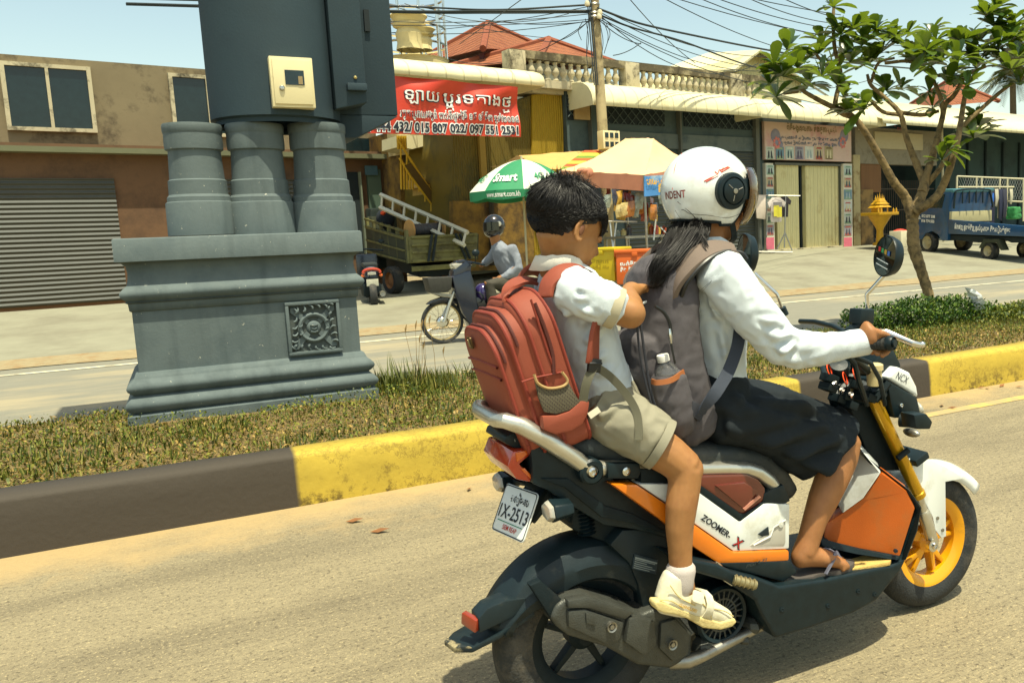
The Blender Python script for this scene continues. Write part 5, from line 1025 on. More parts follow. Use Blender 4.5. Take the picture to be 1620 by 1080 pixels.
# sandals
for f, dx in ((lambda q: q, Vector((0, 0, 0))), (mk_, Vector((.25, -.03, 0)))):
    mb = MB(); z_ = P(1290, 905, YC-.16).z
    c0 = f(P(1262, 900, YC-.14))+dx; out = []
    for k in range(28):
        a = 2*math.pi*k/28; u = math.cos(a); w_ = .040+.008*u-(.010 if -.3 < u < .2 else 0); out.append(Vector((c0.x+.085+.128*u, c0.y+w_*math.sin(a), zf0+.004)))
    mb.prism(out, (0, 0, .022)); o = mb.build('sandal', mat('sandal_sole', S(76, 70, 66), .8, var=.15), girl, bevel=.004)
    yy = c0.y; x0 = c0.x+.085
    mb = ribbon(spline([Vector((x0-.02, yy-.047, zf0+.03)), Vector((x0+.015, yy-.040, zf0+.062)), Vector((x0+.052, yy-.012, zf0+.068)), Vector((x0+.085, yy+.008, zf0+.035))], 10), (.6, .6, .4), .013, .004); mb.build('strap', mat('sandal_strap', S(104, 106, 122), .6), o)
    mb = ribbon(spline([Vector((x0-.02, yy+.047, zf0+.03)), Vector((x0+.015, yy+.045, zf0+.060)), Vector((x0+.052, yy+.025, zf0+.064)), Vector((x0+.085, yy+.008, zf0+.035))], 10), (.6, -.6, .4), .013, .004); mb.build('strap', mat('sandal_strap', S(104, 106, 122), .6), o)
# ---- helmet
hel = thing('helmet', 'white open face helmet with red lettering and brown visor on the girl', 'helmet', tuple(P(1118, 300, YC)))
HC = P(1117, 302, YC); HA = (.133, .118, .122)
def Hs(th, ph, k=1.): return HC+Vector((math.sin(ph)*math.cos(th)*HA[0]*k, math.sin(ph)*math.sin(th)*HA[1]*k, math.cos(ph)*HA[2]*k*(1 if ph < 1.57 else 1.06)))
def phb(th):
    a = abs((math.degrees(th)+180) % 360-180); s1 = min(1, max(0, (a-52)/14)); s1 = s1*s1*(3-2*s1); back = min(1, max(0, (a-100)/60))
    return R_(72+(134-72)*s1+(5*s1*(a < 95))-6*back)
rows = []; NT = 96
for j in range(29): rows.append([Hs(R_(360*i/NT), .02+(phb(R_(360*i/NT))-.02)*j/28) for i in range(NT+1)])
mb = MB(); mb.sheet(rows); shl = mb.build('shell', m_wpl, hel, ang=60, fix=False); bm = bmesh.new(); bm.from_mesh(shl.data); bmesh.ops.remove_doubles(bm, verts=bm.verts, dist=.0005)
f0_ = [f for f in bm.faces][len(bm.faces)//2]
if f0_.normal.dot(f0_.calc_center_median()-HC) < 0: bmesh.ops.reverse_faces(bm, faces=bm.faces)
bm.to_mesh(shl.data); bm.free(); sm_ = shl.modifiers.new('t', 'SOLIDIFY'); sm_.thickness = .010; sm_.offset = -1
mb = MB(); mb.ell(HC+Vector((0, 0, .112)), (.03, .03, .012)); 
mb = MB(); mb.tube([Hs(R_(360*i/NT), phb(R_(360*i/NT)), .985) for i in range(NT+1)], .0055, 8, cap=False); mb.build('rim_trim', m_blkm, hel)
mb = MB(); mb.ell(HC+Vector((-.006, 0, .0)), (.115, .102, .108)); ln = mb.build('lining', mat('helmet_lining', (.02, .025, .028), .9), hel)
bm = bmesh.new(); bm.from_mesh(ln.data); bmesh.ops.delete(bm, geom=[v for v in bm.verts if v.co.z < HC.z-.088 or (v.co.x > HC.x+.03 and v.co.z < HC.z+.03)], context='VERTS'); bm.to_mesh(ln.data); bm.free()
def surf_line(pts, r_, m, name):
    mb = MB(); mb.tube([Hs(t, p, 1.004) for t, p in pts], r_, 5); mb.build(name, m, shl)
def hinv(px, py, k=1.):
    """where the view ray meets the shell"""
    d = ray(px, py); o_ = CAMO-HC; A_ = sum((d[i]/(HA[i]*k))**2 for i in range(3)); B_ = 2*sum(d[i]*o_[i]/(HA[i]*k)**2 for i in range(3)); C_ = sum((o_[i]/(HA[i]*k))**2 for i in range(3))-1; D_ = B_*B_-4*A_*C_
    t = (-B_-math.sqrt(max(0, D_)))/(2*A_); q = o_+d*t; return math.atan2(q.y/HA[1], q.x/HA[0]), math.acos(max(-1, min(1, q.z/HA[2])))
def hline(pxs, r_, m, name):
    tp = [hinv(*q) for q in pxs]; o = [Hs(t, p, 1.004) for t, p in tp]; mb = MB(); mb.tube(spline(o, 14), r_, 5); mb.build(name, m, shl)
m_hred = mat('helmet_red', S(196, 66, 30), .3); m_hgrey = mat('helmet_line', S(96, 92, 84), .4); m_hbr = mat('helmet_brown', S(120, 30, 22), .35)
hline(((1079, 243), (1068, 265), (1064, 300)), .0009, m_hred, 'stripe'); hline(((1056, 332), (1080, 330), (1092, 336), (1120, 338), (1150, 342), (1170, 336)), .0009, m_hgrey, 'stripe'); hline(((1072, 318), (1092, 334), (1104, 346)), .0009, m_hgrey, 'stripe'); hline(((1068, 331), (1078, 345)), .0007, m_hgrey, 'stripe')
for a, b_, w in (((1114, 287), (1134, 276), .0016), ((1117, 288), (1136, 277.5), .0016), ((1142, 272), (1154, 265), .0016), ((1139, 269.5), (1152, 264), .0016)): hline((a, ((a[0]+b_[0])/2, (a[1]+b_[1])/2), b_), w, m_hred, 'logo_bar')
def htext(body, p0, p1, hgt, m, **kw):
    t0, f0 = hinv(*p0); t1, f1 = hinv(*p1); t0 -= 6.2832*(t0 > 1.6); t1 -= 6.2832*(t1 > 1.6); a_, b_ = Hs(t0, f0), Hs(t1, f1); o = text('helmet_letters', body, (0, 0, 0), (1, 0, 0), (0, 1, 0), hgt, m, shl, width=(b_-a_).length, **kw)
    n_ = len(o.data.vertices); co = np.empty(n_*3); o.data.vertices.foreach_get('co', co); co = co.reshape(-1, 3); w = (b_-a_).length
    for i in range(n_): u = co[i, 0]/w; q = Hs(t0+(t1-t0)*u, f0+(f1-f0)*u-co[i, 1]/HA[2], 1.006); co[i] = q
    o.data.vertices.foreach_set('co', co.ravel()); o.data.update()
htext('INDENT', (1053.5, 315), (1085, 311.5), .019, m_hbr, grow=.015)
htext('W', (1131, 279), (1146, 271.5), .013, m_hred)
# visor pivot disc and visor
t0, f0 = hinv(1157, 302); pc_ = Hs(t0, f0); pn_ = Vector(((pc_.x-HC.x)/HA[0]**2, (pc_.y-HC.y)/HA[1]**2, (pc_.z-HC.z)/HA[2]**2)).normalized()
for f in (lambda q: q, mk_):
    c, nn = f(pc_), (pn_ if f(pc_) == pc_ else Vector((pn_.x, -pn_.y, pn_.z)))
    mb = MB(); mb.lathe(c, nn, [(.049, -.010), (.050, .004), (.047, .010), (.038, .012), (.036, .008), (.034, .008), (.033, .014), (.02, .018), (0, .019)], 40); pv = mb.build('pivot_cover', m_blk, hel, ang=30)
    for k in range(3):
        a = 2*math.pi*k/3+.6; u_ = nn.orthogonal().normalized(); d = u_*math.cos(a)+nn.cross(u_)*math.sin(a); mb = MB(); mb.tube([c+d*.011+nn*.0185, c+d*.027+nn*.017], .0014, 6); mb.build('slot', m_dsteel, pv)
    mb = MB(); mb.lathe(c, nn, [(.007, .018), (.007, .021), (.004, .0215), (0, .021)], 14); mb.build('screw', m_dsteel, pv)
rows = []
for j in range(9):
    ph = R_(66+j*8.2); rows.append([Hs(R_(-64+128*i/30), ph, 1.13+.03*math.cos(R_(-64+128*i/30)*1.2)-.03*((j-3)/8)**2) for i in range(31)])
mb = MB(); mb.sheet(rows); vz = mb.build('visor', mat('brown_visor', S(120, 84, 44), .06, trans=.75, coat=.5, var=.03), hel, ang=80); vz.modifiers.new('t', 'SOLIDIFY').thickness = .002
for f in (lambda q: q, mk_):
    mb = MB(); mb.prism([f(Hs(R_(-76), R_(80), 1.06)), f(Hs(R_(-56), R_(78), 1.14)), f(Hs(R_(-56), R_(104), 1.14)), f(Hs(R_(-76), R_(100), 1.06))], (0, .004, 0)); mb.build('visor_arm', m_blk, hel, bevel=.001)
mb = MB(); cs = [H2.p(.0, .071, -.045), H2.p(.022, .066, -.072), H2.p(.045, .045, -.104), H2.p(.054, 0, -.116), H2.p(.045, -.045, -.104), H2.p(.022, -.066, -.072), H2.p(.0, -.071, -.045)]
mb = ribbon(spline(cs, 22), tuple(H2.f), .017, .003); mb.build('chin_strap', m_blkm, hel)
# ---- her long hair falling from under the helmet over the pack
gd = []; rnd = random.Random(11)
def lock(path, n_, sp0, sp1, r_=1.):
    for _ in range(n_):
        j0 = Vector((rnd.gauss(0, 1), rnd.gauss(0, 1), rnd.gauss(0, .5))); j1 = Vector((rnd.gauss(0, 1), rnd.gauss(0, 1), rnd.gauss(0, 1))); m_ = len(path); cut = rnd.uniform(.72, 1.05)
        gd.append(spline([Vector(p)+j0*sp0*(1-i/(m_-1))+(j0*.6+j1*.6)*sp1*(i/(m_-1)) for i, p in enumerate(path)], 9)[:max(5, int(10*cut))])
lock([P(1104, 338, YC-.03), P(1092, 372, YC-.075), P(1064, 408, YC-.10), P(1046, 428, YC-.10), P(1040, 450, YC-.09)], 1700, .010, .013)
lock([P(1092, 338, YC), P(1068, 380, YC-.04), P(1048, 412, YC-.09), P(1040, 432, YC-.09), P(1044, 452, YC-.08)], 1100, .010, .013)
lock([P(1112, 350, YC-.05), P(1112, 368, YC-.075), P(1104, 385, YC-.09), P(1088, 402, YC-.10)], 240, .010, .010)
lock([P(1096, 338, YC+.04), P(1072, 385, YC+.04), P(1050, 430, YC+.04)], 300, .02, .03)
for k in range(16): lock([P(1105, 362, YC-.08), P(1120+k, 400+k, YC-.16), P(1132+rnd.uniform(0, 18), 420+k, YC-.19), P(1120+rnd.uniform(-20, 20), 445+rnd.uniform(0, 20), YC-.175)], 1, .004, .006)
hs_ = strands('hair', gd, m_hair, girl, .00105)
mb = MB(); mb.loft([(P(1096, 352, YC), .030, .065), (P(1080, 380, YC-.02), .024, .06), (P(1060, 410, YC-.05), .019, .05), (P(1044, 434, YC-.07), .013, .04), (P(1034, 452, YC-.085), .008, .03)], 18)
organic('hair_mass', mb, .006, m_hair, hs_, 3, (), (.004, 30))
# ================================================================ backpacks
m_rust = mat('rust_nylon', S(140, 66, 44), .66, var=.06, vs=8, bump=.22, bs=520, col2=S(128, 54, 34), mixs=3, mixlo=.5, mixhi=.8)
m_rustd = mat('rust_piping', S(132, 50, 34), .6, var=.1, bump=.2, bs=400)
m_zip = mat('zip_tape', S(84, 34, 26), .6, var=.15, bump=.3, bs=600)
m_web = mat('grey_webbing', S(98, 96, 78), .8, var=.08, bump=.4, bs=700)
m_mesh = mat('side_mesh', S(96, 90, 70), .8, var=.1, bump=.2, bs=300)
m_buck = mat('black_buckle', (.012, .014, .015), .4)
YS = YC-.145                                   # the side of the pack that faces us
b0, b1 = P(927, 664, YS), P(862, 463, YS)      # lower and upper end of the edge against the boy's back
ru = (b1-b0).normalized(); Hh = (b1-b0).length; ra = Vector((ru.z, 0, -ru.x)); ra = -ra if ra.x > 0 else ra    # up, outwards (towards the rear)
def RP(a, v, u): return b0+ra*a+Vector((0, 1, 0))*v+ru*u
def rpx(px, py, v=0.):
    """pixel on the pack's near side -> (a,u)"""
    q = P(px, py, YS+v)-b0; return q.dot(ra), q.dot(ru)
pack = thing('backpack', 'rust red backpack with arched front pockets on the schoolboy\'s back', 'backpack', tuple(RP(.07, .145, -.02)))
WB = .29
def arch(w, u0, u1, r_, n_=9):
    """outline in (v,u): flat bottom with small corners, round shoulders"""
    o = []; rb = .028
    for k in range(4): a = R_(180+90*k/3); o.append((-w/2+rb+rb*math.cos(a), u0+rb+rb*math.sin(a)))
    for k in range(4): a = R_(270+90*k/3); o.append((w/2-rb+rb*math.cos(a), u0+rb+rb*math.sin(a)))
    for k in range(n_): a = R_(90*k/(n_-1)); o.append((w/2-r_+r_*math.cos(a), u1-r_+r_*math.sin(a)))
    for k in range(n_): a = R_(90+90*k/(n_-1)); o.append((-w/2+r_+r_*math.cos(a), u1-r_+r_*math.sin(a)))
    return o
def slab_(name, w, u0, u1, r_, a0, a1, m, parent, bev=.012, tilt=0., vc=None, puff=0.):
    vc = WB/2 if vc is None else vc; o = arch(w, u0, u1, r_); mb = MB(); n_ = len(o); umid = (u0+u1)/2
    def sec(a, k, tl): return [RP(a+tl*(umid-u)/max(.01, (u1-u0)), vc+v*k, umid+(u-umid)*(1-(1-k)*.6)) for v, u in o]
    secs = [sec(a0, 1, 0), sec(a0+(a1-a0)*.55, 1, tilt*.6), sec(a0+(a1-a0)*.85, .975, tilt*.9), sec(a1, .92, tilt)]
    for s_ in range(len(secs)-1): pass
    vs = [p for s_ in secs for p in s_]; fs = [(s_*n_+k, s_*n_+(k+1) % n_, (s_+1)*n_+(k+1) % n_, (s_+1)*n_+k) for s_ in range(len(secs)-1) for k in range(n_)]
    fs += [tuple(range(n_)), tuple(range(len(secs)*n_-1, (len(secs)-1)*n_-1, -1))]
    # puffed cushion on the outer face
    c = sum(secs[-1], Vector())/n_; ring = [c+(p-c)*.55+ra*puff for p in secs[-1]]; i0 = len(vs); vs += ring+[c+ra*puff*1.15]; fs = fs[:-1]+[((len(secs)-1)*n_+k, (len(secs)-1)*n_+(k+1) % n_, i0+(k+1) % n_, i0+k) for k in range(n_)]+[(i0+k, i0+(k+1) % n_, i0+n_) for k in range(n_)]
    mb.add(vs, fs); ob = mb.build(name, m, parent, ang=62)
    return ob, secs
def piping(name, pts, r_, m, parent): mb = MB(); mb.tube(pts, r_, 7, cap=False); return mb.build(name, m, parent)
a1, _ = rpx(835, 486); a2 = rpx(865, 684)[0]; TB_ = (a1+a2)/2
body, se = slab_('main_body', WB, -.055, Hh+.005, .10, .0, TB_, m_rust, pack, puff=.004)
piping('piping', se[2]+se[2][:1], .0045, m_rustd, body); piping('piping', se[0]+se[0][:1], .0045, m_rustd, body)
p1, s1 = slab_('front_pocket', WB*.93, -.045, Hh*.955, .085, TB_*.97, TB_+.045, m_rust, pack, puff=.004)
piping('piping', s1[2]+s1[2][:1], .005, m_rustd, p1)
zz_ = [RP(TB_+.024, WB/2+v*1.012, (u-.2)*1.012+.2) for v, u in arch(WB*.93, -.045, Hh*.955, .085)][6:]; piping('zipper', zz_, .0042, m_zip, p1)
p2, s2 = slab_('front_pocket', WB*.84, -.035, Hh*.87, .085, TB_+.04, TB_+.080, m_rust, pack, puff=.005)
piping('piping', s2[2]+s2[2][:1], .005, m_rustd, p2)
zz_ = [RP(TB_+.062, WB/2+v*1.012, (u-.2)*1.012+.2) for v, u in arch(WB*.84, -.035, Hh*.87, .085)][6:]; piping('zipper', zz_, .004, m_zip, p2)
# seam and flap across the outermost pocket, small metal badge
uf = Hh*.60
for du, nm in ((0, 'pocket_seam'), (-.032, 'pocket_seam')):
    piping(nm, [RP(TB_+.083+.003*math.sin(3.14*k/10), WB/2-WB*.39+WB*.78*k/10, uf+du+.006*math.sin(3.14*k/10)) for k in range(11)], .0034, m_rustd, p2)
bq = P(757, 530, YC-.02); qa = (bq-b0).dot(ra); 
mb = MB(); c = RP(TB_+.089, WB*.56, uf+.055); dv, du = Vector((0, 1, 0)), (ru-ra*.03).normalized(); mb.prism(rrect(.030, .030, .004, lambda x, y: c+dv*x+du*y), tuple(ra*.004)); bg = mb.build('badge', mat('bronze_badge', S(92, 74, 44), .4, .6), p2)
mb = MB(); mb.prism([c+ra*.005+dv*x+du*y for x, y in ((-.008, -.009), (.008, -.009), (.008, .002), (.0, .010), (-.008, .002))], tuple(ra*.0012)); mb.build('emblem', mat('badge_light', S(170, 150, 110), .35, .6), bg)
# side: zip line, panel seam, mesh pocket, lower gusset
def side_line(name, pxs, r_, m, dv=-.002): return piping(name, spline([P(*q, YS+dv) for q in pxs], 16), r_, m, body)
side_line('zipper', ((846, 480), (862, 520), (874, 560), (876, 592)), .0052, m_zip); side_line('piping', ((840, 474), (850, 505), (868, 560), (880, 590)), .003, m_rustd)
side_line('seam', ((825, 604), (848, 597), (872, 592), (890, 588)), .0025, m_rustd)
mp = [P(*q, YS-.012) for q in ((846, 597), (851, 607), (868, 614), (890, 611), (899, 603), (908, 620), (919, 637), (900, 649), (880, 655), (862, 652), (853, 630))]
mb = MB(); mb.prism(mp, (0, .010, 0)); mo = mb.build('mesh_pocket', m_mesh, pack, bevel=.003)
n, l, bs_ = nodes(m_mesh); tc = n.new('ShaderNodeTexCoord'); wv = n.new('ShaderNodeTexWave'); wv.inputs['Scale'].default_value = 62; wv.bands_direction = 'DIAGONAL'; l.new(tc.outputs['Object'], wv.inputs[0]); wv2 = n.new('ShaderNodeTexWave'); wv2.inputs['Scale'].default_value = 70; wv2.bands_direction = 'X'; l.new(tc.outputs['Object'], wv2.inputs[0])
mm = n.new('ShaderNodeMath'); mm.operation = 'MAXIMUM'; l.new(wv.outputs['Fac'], mm.inputs[0]); l.new(wv2.outputs['Fac'], mm.inputs[1]); mr = n.new('ShaderNodeMapRange'); mr.inputs[1].default_value = .35; mr.inputs[2].default_value = .9; l.new(mm.outputs[0], mr.inputs[0])
mx = n.new('ShaderNodeMix'); mx.data_type = 'RGBA'; mx.inputs[6].default_value = (.05, .035, .028, 1); src = bs_.inputs['Base Color'].links[0].from_socket; l.new(mr.outputs[0], mx.inputs[0]); l.new(src, mx.inputs[7]); l.new(mx.outputs[2], bs_.inputs['Base Color'])
piping('pocket_binding', spline([P(*q, YS-.014) for q in ((845, 592), (851, 606), (868, 614), (890, 611), (898, 602), (889, 588))], 18), .0036, mat('tan_binding', S(170, 140, 92), .7), mo)
gp = [P(*q, YS-.016) for q in ((920, 634), (934, 634), (931, 655), (922, 672), (905, 682), (880, 688), (860, 680), (858, 658), (882, 657), (902, 650))]
mb = MB(); mb.prism(gp, (0, .03, 0)); mb.build('gusset', m_rust, pack, bevel=.008)
# top: haul loop and shoulder straps over the shirt
lp = [P(868, 455, YC+.05), P(850, 446, YC+.04), P(825, 444, YC+.02), P(806, 456, YC-.02), P(800, 474, YC-.04), P(812, 478, YC-.05)]
mb = ribbon(spline(lp, 24), (.2, .9, .25), .040, .008); mb.build('haul_loop', m_rust, pack)
st = [P(862, 470, YS+.03), P(868, 448, YC-.11), P(885, 432, YC-.115), P(908, 428, YC-.12), P(928, 438, YC-.13), P(940, 458, YC-.145), P(946, 490, YC-.155), P(941, 525, YC-.160), P(938, 560, YC-.160), P(937, 572, YC-.158)]
sg = spline(st, 40)
mb = ribbon(sg, lambda t: Vector((.55*t, .8-.5*t, .5-.2*t)), .052, .012); so_ = mb.build('shoulder_strap', m_rust, pack, bevel=.003)
mb = ribbon([p+Vector((.012, -.014, -.002)) for p in sg[2:24]], lambda t: Vector((.55, .8, .5)), .020, .012); mb.build('strap_padding', mat('braided_edge', S(60, 44, 34), .8, bump=.8, bs=300), so_)
st2 = [Vector((p.x, 2*YC-p.y, p.z)) for p in st]; mb = ribbon(spline(st2, 30), lambda t: Vector((.55*t, -.8+.5*t, .5-.2*t)), .052, .012); mb.build('shoulder_strap', m_rust, pack, bevel=.003)
bk = P(940, 578, YC-.165); mb = MB(); mb.box(bk, (.034, .012, .034), (Vector((.97, 0, -.2)), Vector((0, 1, 0)), Vector((.2, 0, .97)))); mb.tube([bk+Vector((-.018, -.008, .008)), bk+Vector((.018, -.008, .004))], .004, 6); mb.build('buckle', m_buck, pack, bevel=.003)
mb = ribbon(spline([bk, P(928, 605, YC-.165), P(922, 636, YC-.155)], 12), (.8, -.3, .1), .022, .003); mb.build('webbing', m_web, pack)
mb = ribbon(spline([bk, P(966, 596, YC-.172), P(992, 625, YC-.180), P(1007, 652, YC-.195), P(1011, 680, YC-.215), P(1010, 696, YC-.222)], 24), (.6, -.3, .6), .020, .003); mb.build('webbing', m_web, pack)
mb = ribbon([P(932, 658, YC-.17), P(948, 647, YC-.172)], (0, .2, .9), .016, .002); mb.build('label_tab', mat('pale_tab', S(200, 192, 170), .8), pack)
# ---------------------------------------------------------------- the grey pack
m_den = mat('grey_canvas', S(84, 80, 84), .85, var=.14, vs=60, bump=.35, bs=600, col2=S(72, 68, 72), mixs=5, mixlo=.45, mixhi=.75)
m_dend = mat('dark_canvas', S(48, 50, 58), .8, var=.12, bump=.3, bs=600)
m_navy = mat('navy_webbing', S(48, 56, 70), .7, var=.1, bump=.4, bs=700)
m_tan = mat('tan_leather', S(160, 96, 52), .5, var=.08)
pk2 = thing('backpack', 'grey canvas backpack with tan trimmed bottle pocket on the helmeted girl\'s back', 'backpack', tuple(P(1060, 680, YC)))
fol = []
for a, b_ in (((1002, 490), (1052, 520)), ((1010, 530), (1060, 500)), ((1020, 470), (1060, 492)), ((1062, 615), (1090, 650)), ((1048, 650), (1098, 668)), ((1000, 560), (1030, 610)), ((1012, 600), (1040, 650))): fold(a, b_, .015, .008, YC-.15)
mb = MB(); mb.loft([(P(1056, 420, YC), .052, .105), (P(1048, 440, YC), .070, .135), (P(1044, 475, YC), .074, .148), (P(1042, 520, YC), .078, .150), (P(1046, 570, YC), .088, .152), (P(1056, 620, YC), .095, .152), (P(1068, 655, YC), .092, .148), (P(1076, 675, YC), .080, .14)], 30, power=2.7)
mb.loft([(P(1000, 535, YC), .035, .11), (P(1004, 575, YC), .045, .118), (P(1016, 620, YC), .045, .115), (P(1030, 650, YC), .03, .10)], 24, power=2.8)
organic('main_body', mb, .0068, m_den, pk2, 3, fol, (.0028, 22))
def sl2(name, pxs, r_, m, Y=YC-.152): mb = MB(); mb.tube(spline([P(*q, Y) for q in pxs], 18), r_, 7); return mb.build(name, m, pk2)
sl2('zipper', ((1036, 484), (1050, 494), (1059, 510), (1062, 530)), .0045, m_buck); sl2('seam', ((1013, 510), (1020, 560), (1030, 620), (1046, 672)), .0035, m_dend); sl2('seam', ((1008, 500), (1010, 540), (1018, 590), (1036, 660)), .003, m_dend)
mb = MB(); mb.tube([P(1059, 520, YC-.165), P(1060, 530, YC-.168), P(1062, 543, YC-.168)], [.004, .0065, .003], 8); mb.build('zip_pull', m_steel, pk2)
mb = MB(); mb.tube(spline([P(1061, 540, YC-.166), P(1064, 556, YC-.168), P(1068, 575, YC-.168)], 8), .0028, 6); mb.build('pull_cord', m_buck, pk2)
mb = MB(); mb.loft([(P(1056, 596, YC-.125), .046, .05), (P(1060, 625, YC-.128), .052, .052), (P(1070, 660, YC-.125), .050, .05), (P(1076, 676, YC-.12), .04, .04)], 24, power=2.6); pc2 = organic('bottle_pocket', mb, .006, m_den, pk2, 3, (), (.002, 26))
mb = ribbon(spline([P(1031, 603, YC-.155), P(1040, 605, YC-.175), P(1062, 601, YC-.184), P(1082, 588, YC-.160)], 16), (0, .1, 1), .014, .004); mb.build('trim', m_tan, pc2)
# shoulder straps and waist strap
st = [P(1060, 470, YC-.10), P(1072, 440, YC-.13), P(1098, 410, YC-.14), P(1125, 393, YC-.135), P(1150, 392, YC-.14), P(1164, 400, YC-.15), P(1172, 430, YC-.14), P(1176, 480, YC-.10)]
sg = spline(st, 34); mb = ribbon(sg, lambda t: Vector((.25, .85, .55-.3*t)), .068, .012); so_ = mb.build('shoulder_strap', mat('strap_canvas', S(112, 98, 88), .85, var=.1, bump=.3, bs=600), pk2, bevel=.003)
mb = MB(); mb.tube([p+Vector((.010, -.030, -.012)) for p in sg[1:26]], .0065, 7); mb.build('binding', m_buck, so_)
st2 = [Vector((p.x, 2*YC-p.y, p.z)) for p in st]; mb = ribbon(spline(st2, 24), lambda t: Vector((.25, -.85, .55)), .068, .012); mb.build('shoulder_strap', MATS['strap_canvas'], pk2, bevel=.003)
mb = ribbon(spline([P(1171, 518, YC-.155), P(1166, 550, YC-.168), P(1152, 588, YC-.178), P(1134, 618, YC-.19), P(1116, 642, YC-.185), P(1108, 656, YC-.17)], 24), lambda t: Vector((.85, -.1, .4)), .034, .004); mb.build('waist_strap', m_navy, pk2)
mb = MB(); mb.prism([P(*q, YC-.172) for q in ((1097, 634), (1120, 645), (1108, 668), (1092, 655))], (0, .02, 0)); mb.build('strap_tab', m_dend, pk2, bevel=.004)
# water bottle in the pocket
bc = P(1055, 592, YC-.135); bx = (P(1048, 562, YC-.135)-bc).normalized(); bot = thing('bottle', 'clear water bottle with white cap in the grey backpack\'s side pocket', 'bottle', tuple(bc-bx*.10))
mb = MB(); mb.lathe(bc, bx, [(0, -.10), (.031, -.10), (.032, -.02), (.033, 0), (.031, .012), (.022, .026), (.014, .034), (.0125, .040), (0, .040)], 28); mb.build('flask', mat('clear_plastic', (.86, .88, .88), .05, trans=.92, var=.02), bot)
mb = MB(); mb.lathe(bc, bx, [(0, -.098), (.029, -.098), (.029, .0), (0, .0)], 24); mb.build('contents', mat('violet_water', S(120, 104, 150), .1, trans=.6, var=.1), bot)
mb = MB(); mb.lathe(bc, bx, [(.0145, .036), (.0165, .037), (.0165, .052), (.015, .055), (0, .055)], 24); mb.build('cap', m_white, bot)
# ================================================================ the row of shops across the road
def wallm(name, c, **k): return mat(name, c, k.pop('rough', .9), var=k.pop('var', .10), vs=k.pop('vs', 1.2), bump=k.pop('bump', .2), bs=12, **k)
m_blueg = wallm('blue_grey_wall', S(70, 84, 84), col2=S(54, 68, 72), mixs=.8)
m_cream = wallm('cream_wall', S(206, 190, 140), col2=S(150, 128, 84), mixs=.9, mixlo=.52, mixhi=.7)
m_plast = wallm('stained_plaster', S(186, 176, 146), col2=S(80, 74, 58), mixs=2.2, mixlo=.5, mixhi=.64)
m_rusty = wallm('rusty_wall', S(140, 108, 44), col2=S(78, 60, 34), mixs=1.6, mixlo=.42, mixhi=.6)
m_olive = wallm('olive_sheet', S(112, 94, 24), rough=.7, col2=S(84, 76, 30), mixs=.9); add_wave(m_olive, 'X', 5.2, .7, dirn=FA)
m_yel = wallm('yellow_sheet', S(170, 138, 20), rough=.7); add_wave(m_yel, 'X', 5.2, .7, dirn=FA)
m_brick = wallm('brown_brick', S(110, 82, 58), col2=S(74, 56, 42), mixs=1.2, mixlo=.45, mixhi=.7)
m_awn = mat('cream_awning', S(220, 212, 172), .6, var=.04, vs=3, col2=S(196, 182, 134), mixs=2.5, mixlo=.55, mixhi=.75)
n, l, b = nodes(m_awn); tc = n.new('ShaderNodeTexCoord'); mp_ = n.new('ShaderNodeMapping'); mp_.inputs['Rotation'].default_value = (0, 0, -FA); wv = n.new('ShaderNodeTexWave'); wv.inputs['Scale'].default_value = .85; wv.wave_profile = 'SAW'; l.new(tc.outputs['Object'], mp_.inputs[0]); l.new(mp_.outputs[0], wv.inputs[0]); bp = n.new('ShaderNodeBump'); bp.inputs['Strength'].default_value = .5; bp.inputs['Distance'].default_value = .04; l.new(wv.outputs['Fac'], bp.inputs['Height']); l.new(bp.outputs[0], b.inputs['Normal']); r = n.new('ShaderNodeMapRange'); r.inputs[1].default_value = .90; r.inputs[2].default_value = .98; r.inputs[4].default_value = .55; l.new(wv.outputs['Fac'], r.inputs[0]); mx = n.new('ShaderNodeMix'); mx.data_type = 'RGBA'; mx.inputs[7].default_value = (*S(132, 118, 78), 1); src = b.inputs['Base Color'].links[0].from_socket; l.new(r.outputs[0], mx.inputs[0]); l.new(src, mx.inputs[6]); l.new(mx.outputs[2], b.inputs['Base Color'])
m_shut = mat('roller_shutter', S(70, 74, 70), .6, var=.08, vs=2); add_wave(m_shut, 'Z', 3.2, .9)
m_gate = mat('folding_gate', S(214, 204, 150), .6, var=.05, vs=2, col2=S(180, 160, 104), mixs=1.5, mixlo=.55, mixhi=.75); add_wave(m_gate, 'X', 1.9, .8, dirn=FA)
m_tile = mat('roof_tile', S(150, 88, 54), .8, var=.16, vs=6, bump=.2, bs=8, col2=S(128, 66, 38), mixs=1.2, mixlo=.5, mixhi=.7)
n, l, b = nodes(m_tile); tc = n.new('ShaderNodeTexCoord'); w1 = n.new('ShaderNodeTexWave'); w1.bands_direction = 'Z'; w1.wave_profile = 'SAW'; w1.inputs['Scale'].default_value = 1.9; w2 = n.new('ShaderNodeTexWave'); w2.bands_direction = 'DIAGONAL'; w2.inputs['Scale'].default_value = 1.3; l.new(tc.outputs['Object'], w1.inputs[0]); mpz = n.new('ShaderNodeMapping'); mpz.inputs['Scale'].default_value = (1, 1, .01); l.new(tc.outputs['Object'], mpz.inputs[0]); l.new(mpz.outputs[0], w2.inputs[0])
ad = n.new('ShaderNodeMath'); l.new(w1.outputs['Fac'], ad.inputs[0]); l.new(w2.outputs['Fac'], ad.inputs[1]); bp = n.new('ShaderNodeBump'); bp.inputs['Strength'].default_value = .9; bp.inputs['Distance'].default_value = .08; l.new(ad.outputs[0], bp.inputs['Height']); l.new(bp.outputs[0], b.inputs['Normal'])
